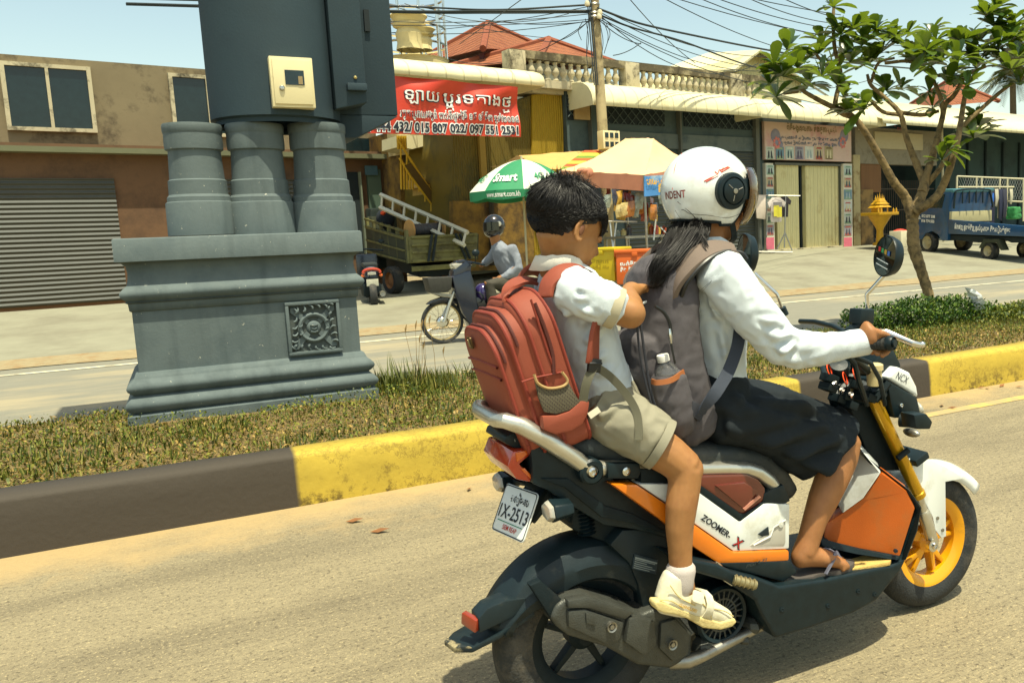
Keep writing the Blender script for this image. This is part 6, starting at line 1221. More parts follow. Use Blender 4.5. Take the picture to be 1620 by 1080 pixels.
src = b.inputs['Base Color'].links[0].from_socket; mx = n.new('ShaderNodeMix'); mx.data_type = 'RGBA'; mx.blend_type = 'MULTIPLY'; r = n.new('ShaderNodeMapRange'); r.inputs[1].default_value = .0; r.inputs[2].default_value = .25; r.inputs[3].default_value = .8; r.inputs[4].default_value = 0; l.new(w1.outputs['Fac'], r.inputs[0]); l.new(r.outputs[0], mx.inputs[0]); l.new(src, mx.inputs[6]); mx.inputs[7].default_value = (.35, .3, .28, 1); l.new(mx.outputs[2], b.inputs['Base Color'])
m_ystair = mat('yellow_rail', S(206, 164, 30), .6, var=.1); m_teal = wallm('teal_dark', S(30, 56, 58)); m_green = wallm('green_door', S(74, 94, 80), rough=.6)
m_wood = mat('brown_wood', S(112, 74, 34), .7, var=.2, vs=3, ani=(1, 1, .1), bump=.2, bs=20)
m_glass = mat('dark_pane', S(22, 38, 42), .15, var=.2)
def zg(px, py, off): p = FP(px, py, off); return zap(p.x, p.y)-.05
def FQ(pts, off): return [FP(*q, off) for q in pts]
def fplate(name, pts, o0, o1, m, parent, bevel=0.): mb = MB(); a = FQ(pts, o1); mb.prism(a, tuple(-fn*(o1-o0))); return mb.build(name, m, parent, bevel=bevel, smooth=False)
def fb(name, px0, py0, px1, py1, o0, o1, m, parent, bevel=0.): mb = MB(); fbox(mb, px0, py0, px1, py1, o0, o1); return mb.build(name, m, parent, bevel=bevel, smooth=False)
def awning(name, px0, px1, top, bot, o0, o1, parent, m=m_awn, drop=.12):
    """curved sheet-metal awning between two pixels along its outer lip"""
    a, c = FP(px0, bot[0], o1), FP(px1, bot[1], o1); u0, u1 = fu(a), fu(c); zl = (a.z+c.z)/2; zt = zl+top; rows = []
    prof = [(o0, zt)]+[(o0+(o1-o0)*(.25+.75*math.sin(t*1.5708)), zt-(zt-zl-drop)*(1-math.cos(t*1.5708))) for t in [k/8 for k in range(9)]]+[(o1+.01, zl)]
    nn = max(8, int((u1-u0)/.35))
    for o_, z_ in prof: rows.append([FU(u0+(u1-u0)*k/nn, z_+.012*mnoise.noise(Vector((k*.9, o_*2, 1))), o_+.015*mnoise.noise(Vector((k*.7, z_*2, 4)))) for k in range(nn+1)])
    mb = MB(); mb.sheet(rows); o = mb.build(name, m, parent); s_ = o.modifiers.new('t', 'SOLIDIFY'); s_.thickness = .03
    for u in (u0, u1): e = MB(); e.prism([FU(u, z_, o_) for o_, z_ in prof]+[FU(u, zl, o0)], tuple(fe*(.01 if u == u0 else -.01))); e.build('awning_end', m, o)
    return o, u0, u1, zl, zt
# ---- shophouse with the balustrade
B1 = thing('shophouse', 'blue grey shophouse with roller shutters under a long cream awning and stained balustrade', 'building', tuple(FU(-5, .3, 0)))
zr0 = FP(945, 140, 0).z; uA, uB = fu(FP(812, 150, 0)), fu(FP(1206, 150, 0)); ztop = (FP(865, 137, 0).z+FP(1160, 156, 0).z)/2
mb = MB(); fub(mb, fu(FP(894, 150, 0)), uB, .2, ztop, -9, 0); mb.build('wall', m_blueg, B1, smooth=False)
mb = MB(); fub(mb, uA-.1, uB, ztop-.12, ztop+.06, -.02, .22); mb.build('ledge', m_plast, B1)
zb1 = (FP(830, 86, .1).z+FP(1165, 118, .1).z)/2; mb = MB(); fub(mb, uA-.1, uB, zb1-.14, zb1+.04, -.05, .2); mb.build('coping', mat('mossy_coping', S(92, 84, 64), .95, var=.3, vs=3, bump=.4, bs=12, col2=S(150, 140, 110), mixs=3), B1)
for px in (815, 996, 1160): mb = MB(); u = fu(FP(px, 110, .1)); fub(mb, u-.22, u+.22, ztop+.05, zb1+.02, -.1, .23); mb.build('pier', m_plast, B1, bevel=.02)
prof = [(.06, 0), (.075, .05), (.05, .12), (.045, .18), (.09, .3), (.095, .36), (.06, .5), (.045, .62), (.06, .66), (.06, .70), (.045, .72)]; hb = zb1-.14-(ztop+.06); mb = MB(); mb.lathe((0, 0, 0), (0, 0, 1), [(r_, z_/.72*hb) for r_, z_ in prof], 12); b0_ = mb.build('baluster', m_plast, B1)
nb = 34; first = True
for k in range(nb):
    u = uA+.45+(uB-uA-.9)*k/(nb-1)
    if min(abs(u-fu(FP(px, 110, .1))) for px in (815, 996, 1160)) < .3: continue
    o = b0_ if first else b0_.copy()
    if not first: COL.objects.link(o)
    first = False; o.location = FU(u, ztop+.055, .1); o.rotation_euler = (0, 0, k*1.1)
awning('awning', 938, 1204, .62, (163, 187), 0, 1.05, B1)
for px0, px1, py0, py1 in ((950, 1052, 167, 200), (1082, 1192, 175, 206), (897, 908, 150, 190)):
    lt = fb('lattice', px0, py0, px1, py1, -.02, .03, m_dark, B1); mb = MB(); a, c = FP(px0, py0, .05), FP(px1, py1, .05); u0, u1, z1, z0 = fu(a), fu(c), a.z, c.z; hh_ = z1-z0; k = u0-hh_
    while k < u1:
        for s_ in (1, -1):
            p0, p1 = (k, z0 if s_ > 0 else z1), (k+hh_, z1 if s_ > 0 else z0)
            ca, cb = max(u0, p0[0]), min(u1, p1[0])
            if cb > ca: f_ = lambda u: p0[1]+(p1[1]-p0[1])*(u-p0[0])/hh_; mb.tube([FU(ca, f_(ca), .05), FU(cb, f_(cb), .05)], .012, 4)
        k += .26
    mb.build('lattice_bar', mat('lattice_grey', S(70, 84, 84), .7), lt)
fb('fascia_panel', 960, 207, 1194, 240, 0, .06, wallm('grey_fascia', S(92, 100, 96), col2=S(66, 78, 80), mixs=1.4), B1)
for px0, px1 in ((900, 935), (985, 1075), (1085, 1196)): fb('shutter', px0, 238, px1, 410, .0, .04, m_shut, B1)
for px in (940, 1080, 1200): fb('pilaster', px-5, 165, px+6, 412, 0, .16, wallm('grey_pilaster', S(88, 90, 82)), B1)
fb('louvre_panel', 908, 146, 934, 190, .1, .16, mat('wooden_louvre', S(158, 132, 84), .7, var=.15), B1)
# ---- wedding-photo shop: sign, photo strips, folding gates
B2 = thing('shop', 'shop with cream folding gates between strips of photographs under the awning', 'shop', tuple(FU(.2, .5, 0)))
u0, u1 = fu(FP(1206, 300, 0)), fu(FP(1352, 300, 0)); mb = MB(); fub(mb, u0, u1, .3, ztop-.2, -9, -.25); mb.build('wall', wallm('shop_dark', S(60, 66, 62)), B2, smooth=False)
fb('lintel', 1226, 257, 1335, 263, -.2, .05, wallm('lintel_grey', S(96, 98, 88)), B2)
for px0, px1, y0 in ((1228, 1265, 261), (1274, 1330, 262)): fb('folding_gate', px0, y0, px1, 398 if px0 < 1240 else 395, -.22, -.05, m_gate, B2)
fb('door_gap', 1265, 261, 1274, 397, -.24, -.2, m_dark, B2); fb('gate_post', 1329, 262, 1334, 392, -.2, .02, wallm('post_grey', S(80, 84, 76)), B2)
fb('sill', 1196, 397, 1348, 402, -.2, .1, m_plast, B2)
awning('awning', 1204.5, 1402, .62, (187, 199), 0, 1.05, B2)
def photo(mb_, a, c, k): pass
def prints(name, quad, cols, m_base, parent, off, lift=.0): pass
sb = thing('sign_board', 'faded pink and blue shop sign with photographs above the folding gates', 'sign', tuple(FP(1278, 256, .2)))
fb('board', 1209, 192, 1347, 256, .06, .16, mat('sign_pink', S(196, 168, 152), .6, var=.08, vs=1.5, col2=S(186, 134, 132), mixs=.9, mixlo=.48, mixhi=.6), sb)
def fquad(name, px0, py0, px1, py1, off, m, parent, sl=.0):
    a, c = FP(px0, py0, off), FP(px1, py1, off); u0, u1, z1, z0 = fu(a), fu(c), a.z, c.z; mb = MB(); mb.add([FU(u0, z0, off), FU(u1, z0+sl, off), FU(u1, z1+sl, off), FU(u0, z1, off)], [(0, 1, 2, 3)]); return mb.build(name, m, parent, fix=False, smooth=False)
def pic(px0, py0, px1, py1, off, cols, parent):
    """a printed photograph: flat coloured shapes on a card"""
    a, c = FP(px0, py0, off), FP(px1, py1, off); u0, u1, z1, z0 = fu(a), fu(c), a.z, c.z; U = lambda x: u0+(u1-u0)*x; Z = lambda y: z0+(z1-z0)*y
    q = lambda pts, lf, m, nm: (lambda mb: (mb.add([FU(U(x), Z(y), off+lf) for x, y in pts], [tuple(range(len(pts)))]), mb.build(nm, m, parent, fix=False, smooth=False))[1])(MB())
    bgm, fgm, sk = [mat('print_%d_%d_%d' % tuple(int(v*255) for v in cc), cc, .5, var=.12, vs=5) for cc in cols]
    ph = q([(0, 0), (1, 0), (1, 1), (0, 1)], 0, bgm, 'photo'); 
    o = q([(.1, 0), (.9, 0), (.85, .28), (.15, .28)], .003, sk, 'photo_print'); o2 = q([(.22, .1), (.4, .1), (.42, .55), (.34, .75), (.25, .55)], .006, fgm, 'photo_print'); o3 = q([(.58, .1), (.8, .1), (.72, .58), (.66, .75), (.58, .55)], .006, fgm, 'photo_print'); o4 = q([(.12, .8), (.88, .8), (.75, .94), (.25, .94)], .004, sk, 'photo_print')
W_ = S(196, 190, 166); PC = [(S(186, 190, 176), S(36, 40, 46), S(150, 160, 140)), (S(96, 128, 142), S(44, 50, 58), S(150, 160, 120)), (S(170, 186, 176), S(60, 84, 84), S(200, 196, 176)), (S(140, 140, 146), S(74, 66, 84), S(120, 104, 120)), (S(190, 196, 186), S(150, 166, 166), S(206, 200, 186)), (S(180, 164, 130), S(60, 50, 44), S(160, 70, 50)), (S(160, 146, 104), S(200, 190, 150), S(112, 92, 56))]
for k in range(7): pic(1211.5+k*15.5, 232-.1*k, 1225+k*15.5, 252.5, .168, PC[k], sb)
for cx0, cx1, sgn in ((1216, 1238, 1), (1326, 1345, -1)): 
    mb = MB(); c = FP((cx0+cx1)/2, 215, .165)
    for k in range(3): mb.lathe(c+fe*(.1*sgn*k)+ZU*(-.12*k), fn, [(0, .002*k), (.2-.05*k, .002*k)], 18)
    mb.build('swirl', mat('sign_mauve', S(128, 124, 140), .6, var=.15, vs=4), sb, fix=False)
    mb = MB(); c = FP((cx0+cx1)/2+2*sgn, 226, .172)
    for k in range(7): a = 6.28*k/7; mb.lathe(c+fe*(.11*math.cos(a))+ZU*(.13*math.sin(a)), fn, [(0, .004), (.05, .002*(k % 3))], 9)
    mb.build('printed_flower', mat('sign_rose', S(198, 112, 104), .6, var=.2, vs=9), sb, fix=False)
mkg = mat('sign_olive', S(110, 96, 52), .6); mkb = mat('sign_blue', S(72, 92, 112), .6)
def ftext(body, px, py, w_px, h_px, m, parent, off, nm='lettering', **kw):
    a, c = FP(px, py, off), FP(px+w_px, py, off); dy = FP(px, py-h_px, off).z-a.z; return text(nm, body, a, fe, ZU, dy, m, parent, width=(fu(c)-fu(a)), lift=0, **kw)
ftext('ពិធីមង្គលការ និងផ្កាស្រស់', 1245, 206, 78, 9, mkg, sb, .17, grow=.02); ftext('សូមស្វាគមន៍ រៀបការ តុបតែងរោង អាវកាត់', 1232, 219, 96, 4.5, mkb, sb, .17, grow=.03); ftext('សម្លៀកបំពាក់ ថត រូប និង វីដេអូ ជួល', 1236, 227.5, 88, 4.5, mkb, sb, .17, grow=.03)
for nm, px0, px1, y0, dy in (('left', 1211, 1226, 259, 0), ('right', 1334, 1349, 260, -3)):
    st_ = thing('photo_strip', 'strip of wedding photographs %s the cream folding gates' % ('behind the clothes rack beside' if nm == 'left' else 'nearest the golden shrine beside'), 'poster', tuple(FP((px0+px1)/2, 395, .1)))
    fb('board', px0, y0-1, px1, 397+dy*2, .0, .12, mat('strip_card', S(206, 200, 180), .6), st_)
    for k in range(6): pic(px0+1.2, y0+2+k*19, px1-1.2, y0+17.5+k*19, .126, (PC[(k*3+2) % 7][0], PC[(k*2) % 7][1], (S(170, 90, 76) if k % 2 else S(120, 150, 120))), st_)
    fquad('strip_foot', px0+1, 376, px1-1, 394+dy, .126, mat('strip_pink', S(212, 108, 128), .6), st_)
# ---- dark shop and sheds to the right
B3 = thing('shop', 'dark open fronted shop with wooden panel behind the thin tree', 'shop', tuple(FU(4, .5, 0)))
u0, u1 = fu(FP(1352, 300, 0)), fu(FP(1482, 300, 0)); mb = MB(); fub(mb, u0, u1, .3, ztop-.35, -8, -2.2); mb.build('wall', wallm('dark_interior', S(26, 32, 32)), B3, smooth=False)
fb('upper_wall', 1353, 200, 1482, 262, -.3, 0, wallm('grey_upper', S(132, 124, 104), col2=S(106, 98, 80), mixs=1.2), B3)
fb('plaque', 1384, 208, 1460, 238, 0, .05, mat('pale_plaque', S(172, 160, 126), .7, var=.05), B3)
ftext('ំ១០៣', 1415, 206, 20, 6, mat('plaque_red', S(150, 60, 44), .6), B3, .06)
fb('wood_panel', 1362, 258, 1394, 304, -.2, -.05, m_wood, B3); fb('door_post', 1350, 245, 1362, 400, -.3, .1, wallm('post_tan', S(168, 154, 112), col2=S(120, 96, 56), mixs=1.5), B3)
fb('side_wall', 1362, 300, 1382, 400, -.3, .05, wallm('stained_tan', S(136, 108, 62), col2=S(70, 58, 40), mixs=1.8, mixlo=.45, mixhi=.6), B3)
mb = MB()
for k in range(24): u = fu(FP(1384, 350, -.1))+k*.115; mb.tube([FU(u, .45, -.12), FU(u, FP(1400, 285, -.1).z, -.12)], .012, 5)
for z_ in (.9, 1.7, 2.4): mb.tube([FU(fu(FP(1384, 350, -.1)), z_, -.12), FU(fu(FP(1478, 350, -.1)), z_, -.12)], .02, 5)
mb.build('grille', mat('gate_brown', S(64, 54, 42), .7), B3)
B4 = thing('shed', 'teal walled shed with white sheet roof behind the blue pickup', 'shed', tuple(FU(10, .5, -2)))
u0, u1 = fu(FP(1480, 300, -1.5)), fu(FP(1620, 300, -1.5))+14; mb = MB(); fub(mb, u0, u1, .3, FP(1500, 190, -1.5).z, -7, -1.5); mb.build('wall', wallm('teal_wall', S(44, 66, 66), col2=S(34, 52, 54), mixs=1), B4, smooth=False)
mb = MB(); za, zb_ = FP(1450, 170, -2).z+.5, FP(1500, 199, 1.2).z; ua, ub = fu(FP(1395, 190, 1.2)), u1; mb.sheet([[FU(u, za, -4) for u in (ua, ub)], [FU(u, zb_+.05, 1.2) for u in (ua, ub)], [FU(u, zb_-.08, 1.22) for u in (ua, ub)]]); rf = mb.build('roof', m_awn, B4, fix=False); rf.modifiers.new('t', 'SOLIDIFY').thickness = .04
for k in range(6): mb = MB(); u = u0+.8+k*1.3; mb.tube([FU(u, .5, -1.45), FU(u, zb_, -1.45)], .05, 6); mb.build('stud', wallm('stud_dark', S(28, 44, 46)), B4)
mb = MB(); mb.tube([FP(1493, 385, .6), FP(1490, 200, .6)], .04, 8); mb.build('post', mat('pole_white', S(180, 172, 140), .6), B4)
# ---- olive sheet-metal shed wall, rusty wall, outside stair, brick shop to the left
OSH[0] = -1.
B5 = thing('shed', 'olive corrugated shed with rust streaked wall behind the green umbrella', 'shed', tuple(FU(-11, .3, .8)))
fplate('sheet_wall', ((716, 200), (842, 150), (842, 420), (716, 420)), -6, .8, m_olive, B5)
fplate('sheet_wall', ((842, 150), (891, 148), (892, 420), (842, 420)), .3, .86, m_yel, B5)
fb('beam', 822, 136, 892, 150, .3, 1.0, m_plast, B5); fb('batten', 766, 195, 771, 420, .8, .9, wallm('batten_tan', S(150, 122, 54)), B5)
fplate('lower_wall', ((716, 318), (845, 316), (845, 425), (716, 430)), .78, .95, m_rusty, B5)
mb = MB(); mb.tube([FP(779, 420, 1.0), FP(776, 280, 1.0)], .06, 8); mb.build('pipe', wallm('pipe_dark', S(56, 50, 36)), B5)
OSH[0] = -3.4
B6 = thing('stair_house', 'rust stained house end with yellow railed outside stair under the red banner', 'building', tuple(FU(-14, .3, 0)))
fplate('wall', ((628, 205), (720, 200), (720, 420), (640, 420)), -6, .5, m_rusty, B6); fplate('canopy', ((632, 214), (712, 214), (712, 221), (652, 236), (632, 232)), .5, 1.6, m_awn, B6)
p0, p1 = (652, 262), (752, 392); SO0, SO1 = 1.0, 2.0
fplate('stringer', ((676, 255), (690, 255), (745, 350), (760, 395), (730, 395)), .95, 1.05, wallm('stringer_brown', S(96, 76, 36)), B6); fplate('stringer', ((640, 262), (650, 258), (752, 392), (738, 398)), SO1, SO1+.08, wallm('stringer_brown', S(96, 76, 36)), B6)
m_tread = mat('worn_tread', S(190, 156, 84), .85, var=.1)
for k in range(10):
    x, y_ = 668+8.6*k, 296+10.6*k; mb = MB(); c = FP(x, y_, 1.5); mb.box(c, (.34, 1.0, .05), (fe, -fn, ZU)); mb.box(c+ZU*.1+fe*-.15, (.03, 1.0, .17), (fe, -fn, ZU)); mb.build('step', m_tread, B6)
for pts, o_ in ((((630, 222), (655, 262), (700, 330), (745, 395)), 2.05), (((632, 250), (650, 280), (700, 345), (740, 402)), 2.05), (((653, 256), (676, 253), (712, 310), (748, 350)), .95), (((712, 305), (730, 330), (745, 354)), .97)):
    mb = MB(); mb.tube([FP(*q, o_) for q in pts], .03, 8); mb.build('handrail', m_ystair, B6)
for k in range(11):
    x, y_ = 634+9.6*k, 228+15.3*k; mb = MB(); mb.tube([FP(x, y_, 2.05), FP(x, y_+30, 2.05)], .018, 6); mb.build('baluster', m_ystair, B6)
for k in range(4): mb = MB(); mb.tube([FP(629+k*4, 215, 2.0), FP(630+k*4, 236, 2.0)], .03, 6); mb.build('landing_rail', m_ystair, B6)
for k in range(5): mb = MB(); mb.tube([FP(634+k*4.5, 258, 2.0), FP(635+k*4.5, 300, 2.0)], .025, 6); mb.build('landing_rail', m_ystair, B6)
OSH[0] = 0.
awn = thing('awning', 'curved cream sheet metal awning hanging above the red banner', 'awning', tuple(FP(740, 110, 1)))
awning('sheet', 560, 862, .55, (110, 138), -1., 2.3, awn)
OSH[0] = -4.6
B7 = thing('brick_shop', 'brown brick shop with green door behind the monument columns', 'building', tuple(FU(-18, .3, .6)))
uL = -60; u1 = fu(FP(634, 300, .6)); mb = MB(); fub(mb, uL, u1, .1, FP(600, 240, .6).z, -8, .6); mb.build('wall', m_brick, B7, smooth=False)
mb = MB(); fub(mb, uL, u1+.1, FP(600, 253, .6).z, FP(600, 246, .6).z, .6, .95); mb.build('ledge', wallm('green_ledge', S(104, 106, 80)), B7)
mb = MB(); fub(mb, uL, u1-.2, FP(600, 244, .6).z, FP(600, 120, .6).z, -6, -.3); mb.build('upper_wall', wallm('drab_wall', S(124, 112, 86), col2=S(84, 74, 56), mixs=1.3), B7, smooth=False)  # drab brown wall colour with darker mottling
fb('window', 545, 218, 608, 244, -.3, -.2, m_glass, B7); fb('door', 580, 268, 612, 402, .6, .68, m_green, B7); fb('doorway', 546, 272, 576, 402, .6, .64, m_dark, B7); fb('door_post', 571, 272, 579, 402, .6, .75, wallm('post_green', S(110, 118, 100)), B7)
fb('notice', 577, 262, 598, 277, .7, .73, mat('notice_blue', S(64, 96, 108), .6), B7)
for k in range(7):
    u = u1-4.2-k*3.1; mb = MB(); fub(mb, u-.75, u+.75, 4.0, 5.3, -.32, -.24); wn_ = mb.build('window', m_glass, B7, smooth=False); mb = MB()
    for a_ in ((u-.8, u-.72, 3.95, 5.35), (u+.72, u+.8, 3.95, 5.35), (u-.72, u+.72, 5.27, 5.35), (u-.72, u+.72, 3.95, 4.03), (u-.03, u+.03, 4.03, 5.27)): fub(mb, *a_, -.34, -.18)
    mb.build('window_frame', m_plast, wn_, smooth=False)
for k in range(5): mb = MB(); u = u1-3.4-k*4.2; fub(mb, u-1.2, u+1.2, .3, 2.9, .6, .66); mb.build('shutter', m_shut, B7)
OSH[0] = 0.
# ---- banner
m_ban = mat('red_vinyl', S(190, 54, 28), .45, var=.06, vs=2.5, bump=.1, bs=6)
bn = thing('banner', 'red vinyl banner with white lettering and telephone numbers below the awning', 'banner', tuple(FP(720, 215, 2.2)))
BT = [FP(540, 112, 2.25), FP(818, 138, 2.25), FP(824, 217, 2.25), FP(545, 210, 2.25)]
def BQ(u, v, lf=0.): q = BT[0].lerp(BT[1], u).lerp(BT[3].lerp(BT[2], u), v); w = .05*math.sin(u*17+v*3)*math.sin(3.14*v)+.045*mnoise.noise(Vector((u*6, v*3, 2)))+.05*math.sin((u*1.6+v)*9)*(1-v)*.6; return q+fn*(w+lf)
mb = MB(); mb.sheet([[BQ(i/60, j/16) for i in range(61)] for j in range(17)]); mb.build('cloth', m_ban, bn)
def btext(body, u0, u1, vb, hv, m, grow, lf, nm='lettering', dv=0.):
    o = text(nm, body, (0, 0, 0), (1, 0, 0), (0, 1, 0), .7, m, bn, grow=grow)
    n_ = len(o.data.vertices); co = np.empty(n_*3); o.data.vertices.foreach_get('co', co); co = co.reshape(-1, 3); x0, x1 = co[:, 0].min(), co[:, 0].max()
    for i in range(n_): co[i] = BQ(u0+(u1-u0)*(co[i, 0]-x0)/(x1-x0), vb-hv*co[i, 1]/.7+dv, lf)
    o.data.vertices.foreach_set('co', co.ravel()); o.data.update()
m_bw = mat('banner_white', (.78, .78, .74), .5); m_bk = mat('banner_black', (.01, .015, .03), .5)
bu = lambda px: (px-542)/(820-542)
for body, p0_, p1_, vb, hv in (('ឡាយ', 631, 686, .40, .20), ('បូរទតាងថ', 694, 808, .40, .20)):
    btext(body, bu(p0_)-.004, bu(p1_)+.004, vb+.008, hv, m_bk, .04, .012); btext(body, bu(p0_), bu(p1_), vb, hv, m_bw, .006, .022)
for body, p0_, p1_, vb, hv in (('ត', 698, 710, .54, .10), ('ម', 794, 806, .53, .09)): btext(body, bu(p0_), bu(p1_), vb, hv, m_bw, .006, .022)
btext('វត្តស្វាយដង្គំ ចាប់ពីថ្ងៃទី ១៥ ខែ មីនា ឆ្នាំ២០១៨', bu(622), bu(818), .70, .125, m_bw, .06, .012); btext('វត្តស្វាយដង្គំ ចាប់ពីថ្ងៃទី ១៥ ខែ មីនា ឆ្នាំ២០១៨', bu(623), bu(817), .70, .12, m_bk, 0., .022)
btext('081 444 432/ 015 807 022/ 097 551 2531', bu(556), bu(816), .955, .165, m_bw, .10, .012); btext('081 444 432/ 015 807 022/ 097 551 2531', bu(557), bu(815), .95, .155, m_bk, .035, .022)
# ---- cream tower terrace with steel rail
B8 = thing('roof_terrace', 'cream plaster terrace with turned columns and steel railing behind the awning', 'terrace', tuple(FP(665, 100, -2)))
for px, r_, y0, y1 in ((650, .42, 25, 80), (667, .34, 46, 80)):
    a, c = FP(px, y1, -2.4), FP(px, y0, -2.4); h_ = c.z-a.z; mb = MB(); mb.lathe(a, ZU, [(r_*.8, 0), (r_*.72, h_*.2), (r_*.8, h_*.45), (r_*.66, h_*.6), (r_*.9, h_*.66), (r_*.95, h_*.72), (r_*.8, h_*.76), (r_*.95, h_*.9), (r_*1.05, h_*.95), (r_, h_), (0, h_)], 20); mb.build('column', m_cream, B8, ang=25)
c = FP(655, 90, -3.2); z0, z1 = FP(655, 104, -2).z-2, FP(655, 79, -2).z; mb = MB(); rr_ = (FP(706, 90, -2.4)-FP(655, 90, -2.4)).length*.98; mb.lathe((c.x, c.y, 0), ZU, [(rr_*.96, z0), (rr_*.96, z1-.25), (rr_, z1-.2), (rr_, z1-.04), (rr_*1.03, z1), (0, z1)], 40); mb.build('parapet', m_cream, B8, ang=25)
for dz in (.35, .75, 1.12, 1.5): mb = MB(); mb.lathe((c.x, c.y, z1+dz), ZU, [(rr_-.03, -.03), (rr_, 0), (rr_-.03, .03), (rr_-.06, 0), (rr_-.03, -.03)], 40); mb.build('rail', m_steel, B8)
for k in range(10): a = k*.628+.3; mb = MB(); q = Vector((c.x+math.cos(a)*(rr_-.03), c.y+math.sin(a)*(rr_-.03), z1)); mb.tube([q, q+ZU*1.55], .035, 6); mb.build('rail_post', m_steel, B8)
# ---- tiled houses and cream gable behind
def pyr(name, label, A_, Cn, L, R, zdrop, mw):
    t = thing(name, label, 'house', (A_.x, A_.y, 0)); Bk = L+R-Cn; mb = MB(); mb.add([A_, L, Cn, R, Bk], [(0, 1, 2), (0, 2, 3), (0, 3, 4), (0, 4, 1), (4, 3, 2, 1)]); mb.build('roof', m_tile, t, smooth=False)
    rg = MB()
    for e_ in (L, Cn, R, Bk): rg.tube([A_+(A_-e_).normalized()*.05, e_], .11, 7)
    rg.build('ridge', mat('ridge_tile', S(134, 72, 46), .85, var=.2, vs=5), t)
    ins = lambda q: q.lerp((L+R)/2, .09); w = MB(); base = [ins(q) for q in (L, Cn, R, Bk)]; w.prism([Vector((q.x, q.y, 0)) for q in base], [Vector((q.x, q.y, min(L.z, Cn.z, R.z)-.02)) for q in base]); w.build('wall', mw, t, smooth=False); return t
m_mar = wallm('maroon_wall', S(86, 46, 44))
pyr('tiled_house', 'maroon walled house under a hipped orange tile roof behind the terrace', PD(772, 37, 30), PD(764, 77, 26.5), PD(640, 108, 31), PD(868, 80, 33), 0, m_mar)
pyr('tiled_house', 'low house under a red brown tile roof just behind the balustrade', PD(868, 63, 27), PD(852, 94, 24.4), PD(690, 112, 27.5), PD(985, 104, 28.5), 0, m_plast)
pyr('tiled_house', 'distant house with a pale red tile roof seen between the tree branches', PD(1500, 128, 40), PD(1490, 168, 36), PD(1440, 166, 42), PD(1580, 160, 42), 0, m_cream)
B9 = thing('gable_house', 'cream house with corrugated gable above the balustrade end', 'house', tuple(PD(1220, 200, 36)))
m_cor = mat('cream_corrugated', S(206, 196, 142), .7, var=.05, vs=2); add_wave(m_cor, 'X', 2.2, .6, dirn=FA)
g = [PD(1168, 168, 33), PD(1165, 108, 33), PD(1200, 82, 33.6), PD(1268, 128, 34.6), PD(1268, 170, 34.6)]; mb = MB(); mb.prism(g, tuple(-fn*8)); mb.build('gable', m_cor, B9, smooth=False)
mb = MB(); rfd = -fn*8+Vector((0, 0, 0)); a0, a1, a2 = PD(1040, 112, 38), PD(1203, 78, 32.8), PD(1300, 140, 34.8)
mb.sheet([[PD(1162, 110, 32.5), PD(1203, 79, 32.8), PD(1312, 152, 35)], [PD(1040, 112, 42), PD(1120, 84, 44), PD(1260, 120, 46)]]); r_ = mb.build('roof', m_awn, B9, fix=False, smooth=False); r_.modifiers.new('t', 'SOLIDIFY').thickness = .08
# ---- palm behind the shed
pl_ = thing('palm_tree', 'feathery dark palm crown behind the sheds at the frame edge', 'tree', tuple(FU(13, .4, -9)))
pb = FP(1602, 112, -9); pb0 = Vector((pb.x, pb.y, .4)); mb = MB(); mb.tube([pb0, pb0.lerp(pb, .5)+Vector((.2, 0, 0)), pb], [.24, .2, .16], 10); mb.build('trunk', mat('palm_bark', S(100, 88, 62), .9, var=.2, vs=4), pl_)
V = []; rnd = random.Random(4)
for k in range(44):
    a = rnd.uniform(0, 6.28); el_ = rnd.uniform(-.5, 1.1); ln = rnd.uniform(1.6, 2.6); d = Vector((math.cos(a)*math.cos(el_), math.sin(a)*math.cos(el_), math.sin(el_))); s_ = Vector((-math.sin(a), math.cos(a), 0)); 
    for i in range(26):
        t = .12+.88*i/25; q = pb+d*(ln*t)+Vector((0, 0, -.9*t*t*ln*.5))
        for sg in (-1, 1): tip = q+(s_*sg*.75+d*.55+Vector((0, 0, -.45))).normalized()*(.75*(1-.6*t)); w = d*.03; V.append([q-w, q+w, (q+tip)/2+w*.8, tip])
leafmesh('crown', np.array([[tuple(p) for p in v] for v in V]), [(0, 1, 2, 3)], leafmat('palm_leaf', S(34, 46, 26), S(62, 72, 36), S(120, 116, 66)), pl_)
# ================================================================ utility pole, meter box, wires
pole = thing('utility_pole', 'weathered concrete utility pole standing before the shophouse balustrade', 'pole', (0, 0, 0))
pt_, pm_ = PD(937, -60, 18.5), PD(953, 200, 18.5); dirp = (pm_-pt_).normalized(); pb_ = pm_+dirp*(pm_.z-.2)/max(.1, -dirp.z)*1.0; pole.location = pb_
m_pole = mat('pole_concrete', S(164, 150, 112), .9, var=.1, vs=3, bump=.2, bs=20, col2=S(120, 106, 76), mixs=1.5)
mb = MB(); mb.tube([pb_, pm_, pt_, pt_-dirp*3], [.135, .115, .09, .08], 14); mb.build('shaft', m_pole, pole)
mb = MB()
for py in (22, 28, 8): c = PD(940, py, 18.45); mb.lathe(c, ZU, [(.11, -.03), (.125, 0), (.11, .03)], 14)
mb.build('band', m_dsteel, pole)
for k, (px, py) in enumerate(((929, 6), (949, 20), (948, 26))): mb = MB(); mb.lathe(PD(px, py, 18.3), ZU, [(0, -.06), (.05, -.05), (.06, 0), (.04, .05), (0, .07)], 10); mb.build('insulator', mat('insulator_cream', S(206, 196, 164), .4), pole)
c = PD(963, 222, 18.3); mbx2 = thing('meter_box', 'cream box of six small meter windows on the utility pole', 'meter box', tuple(c)); mb = MB(); mb.box(c, (.44, .22, .38), (fe, -fn, ZU)); mb.build('casing', m_box, mbx2, bevel=.01)
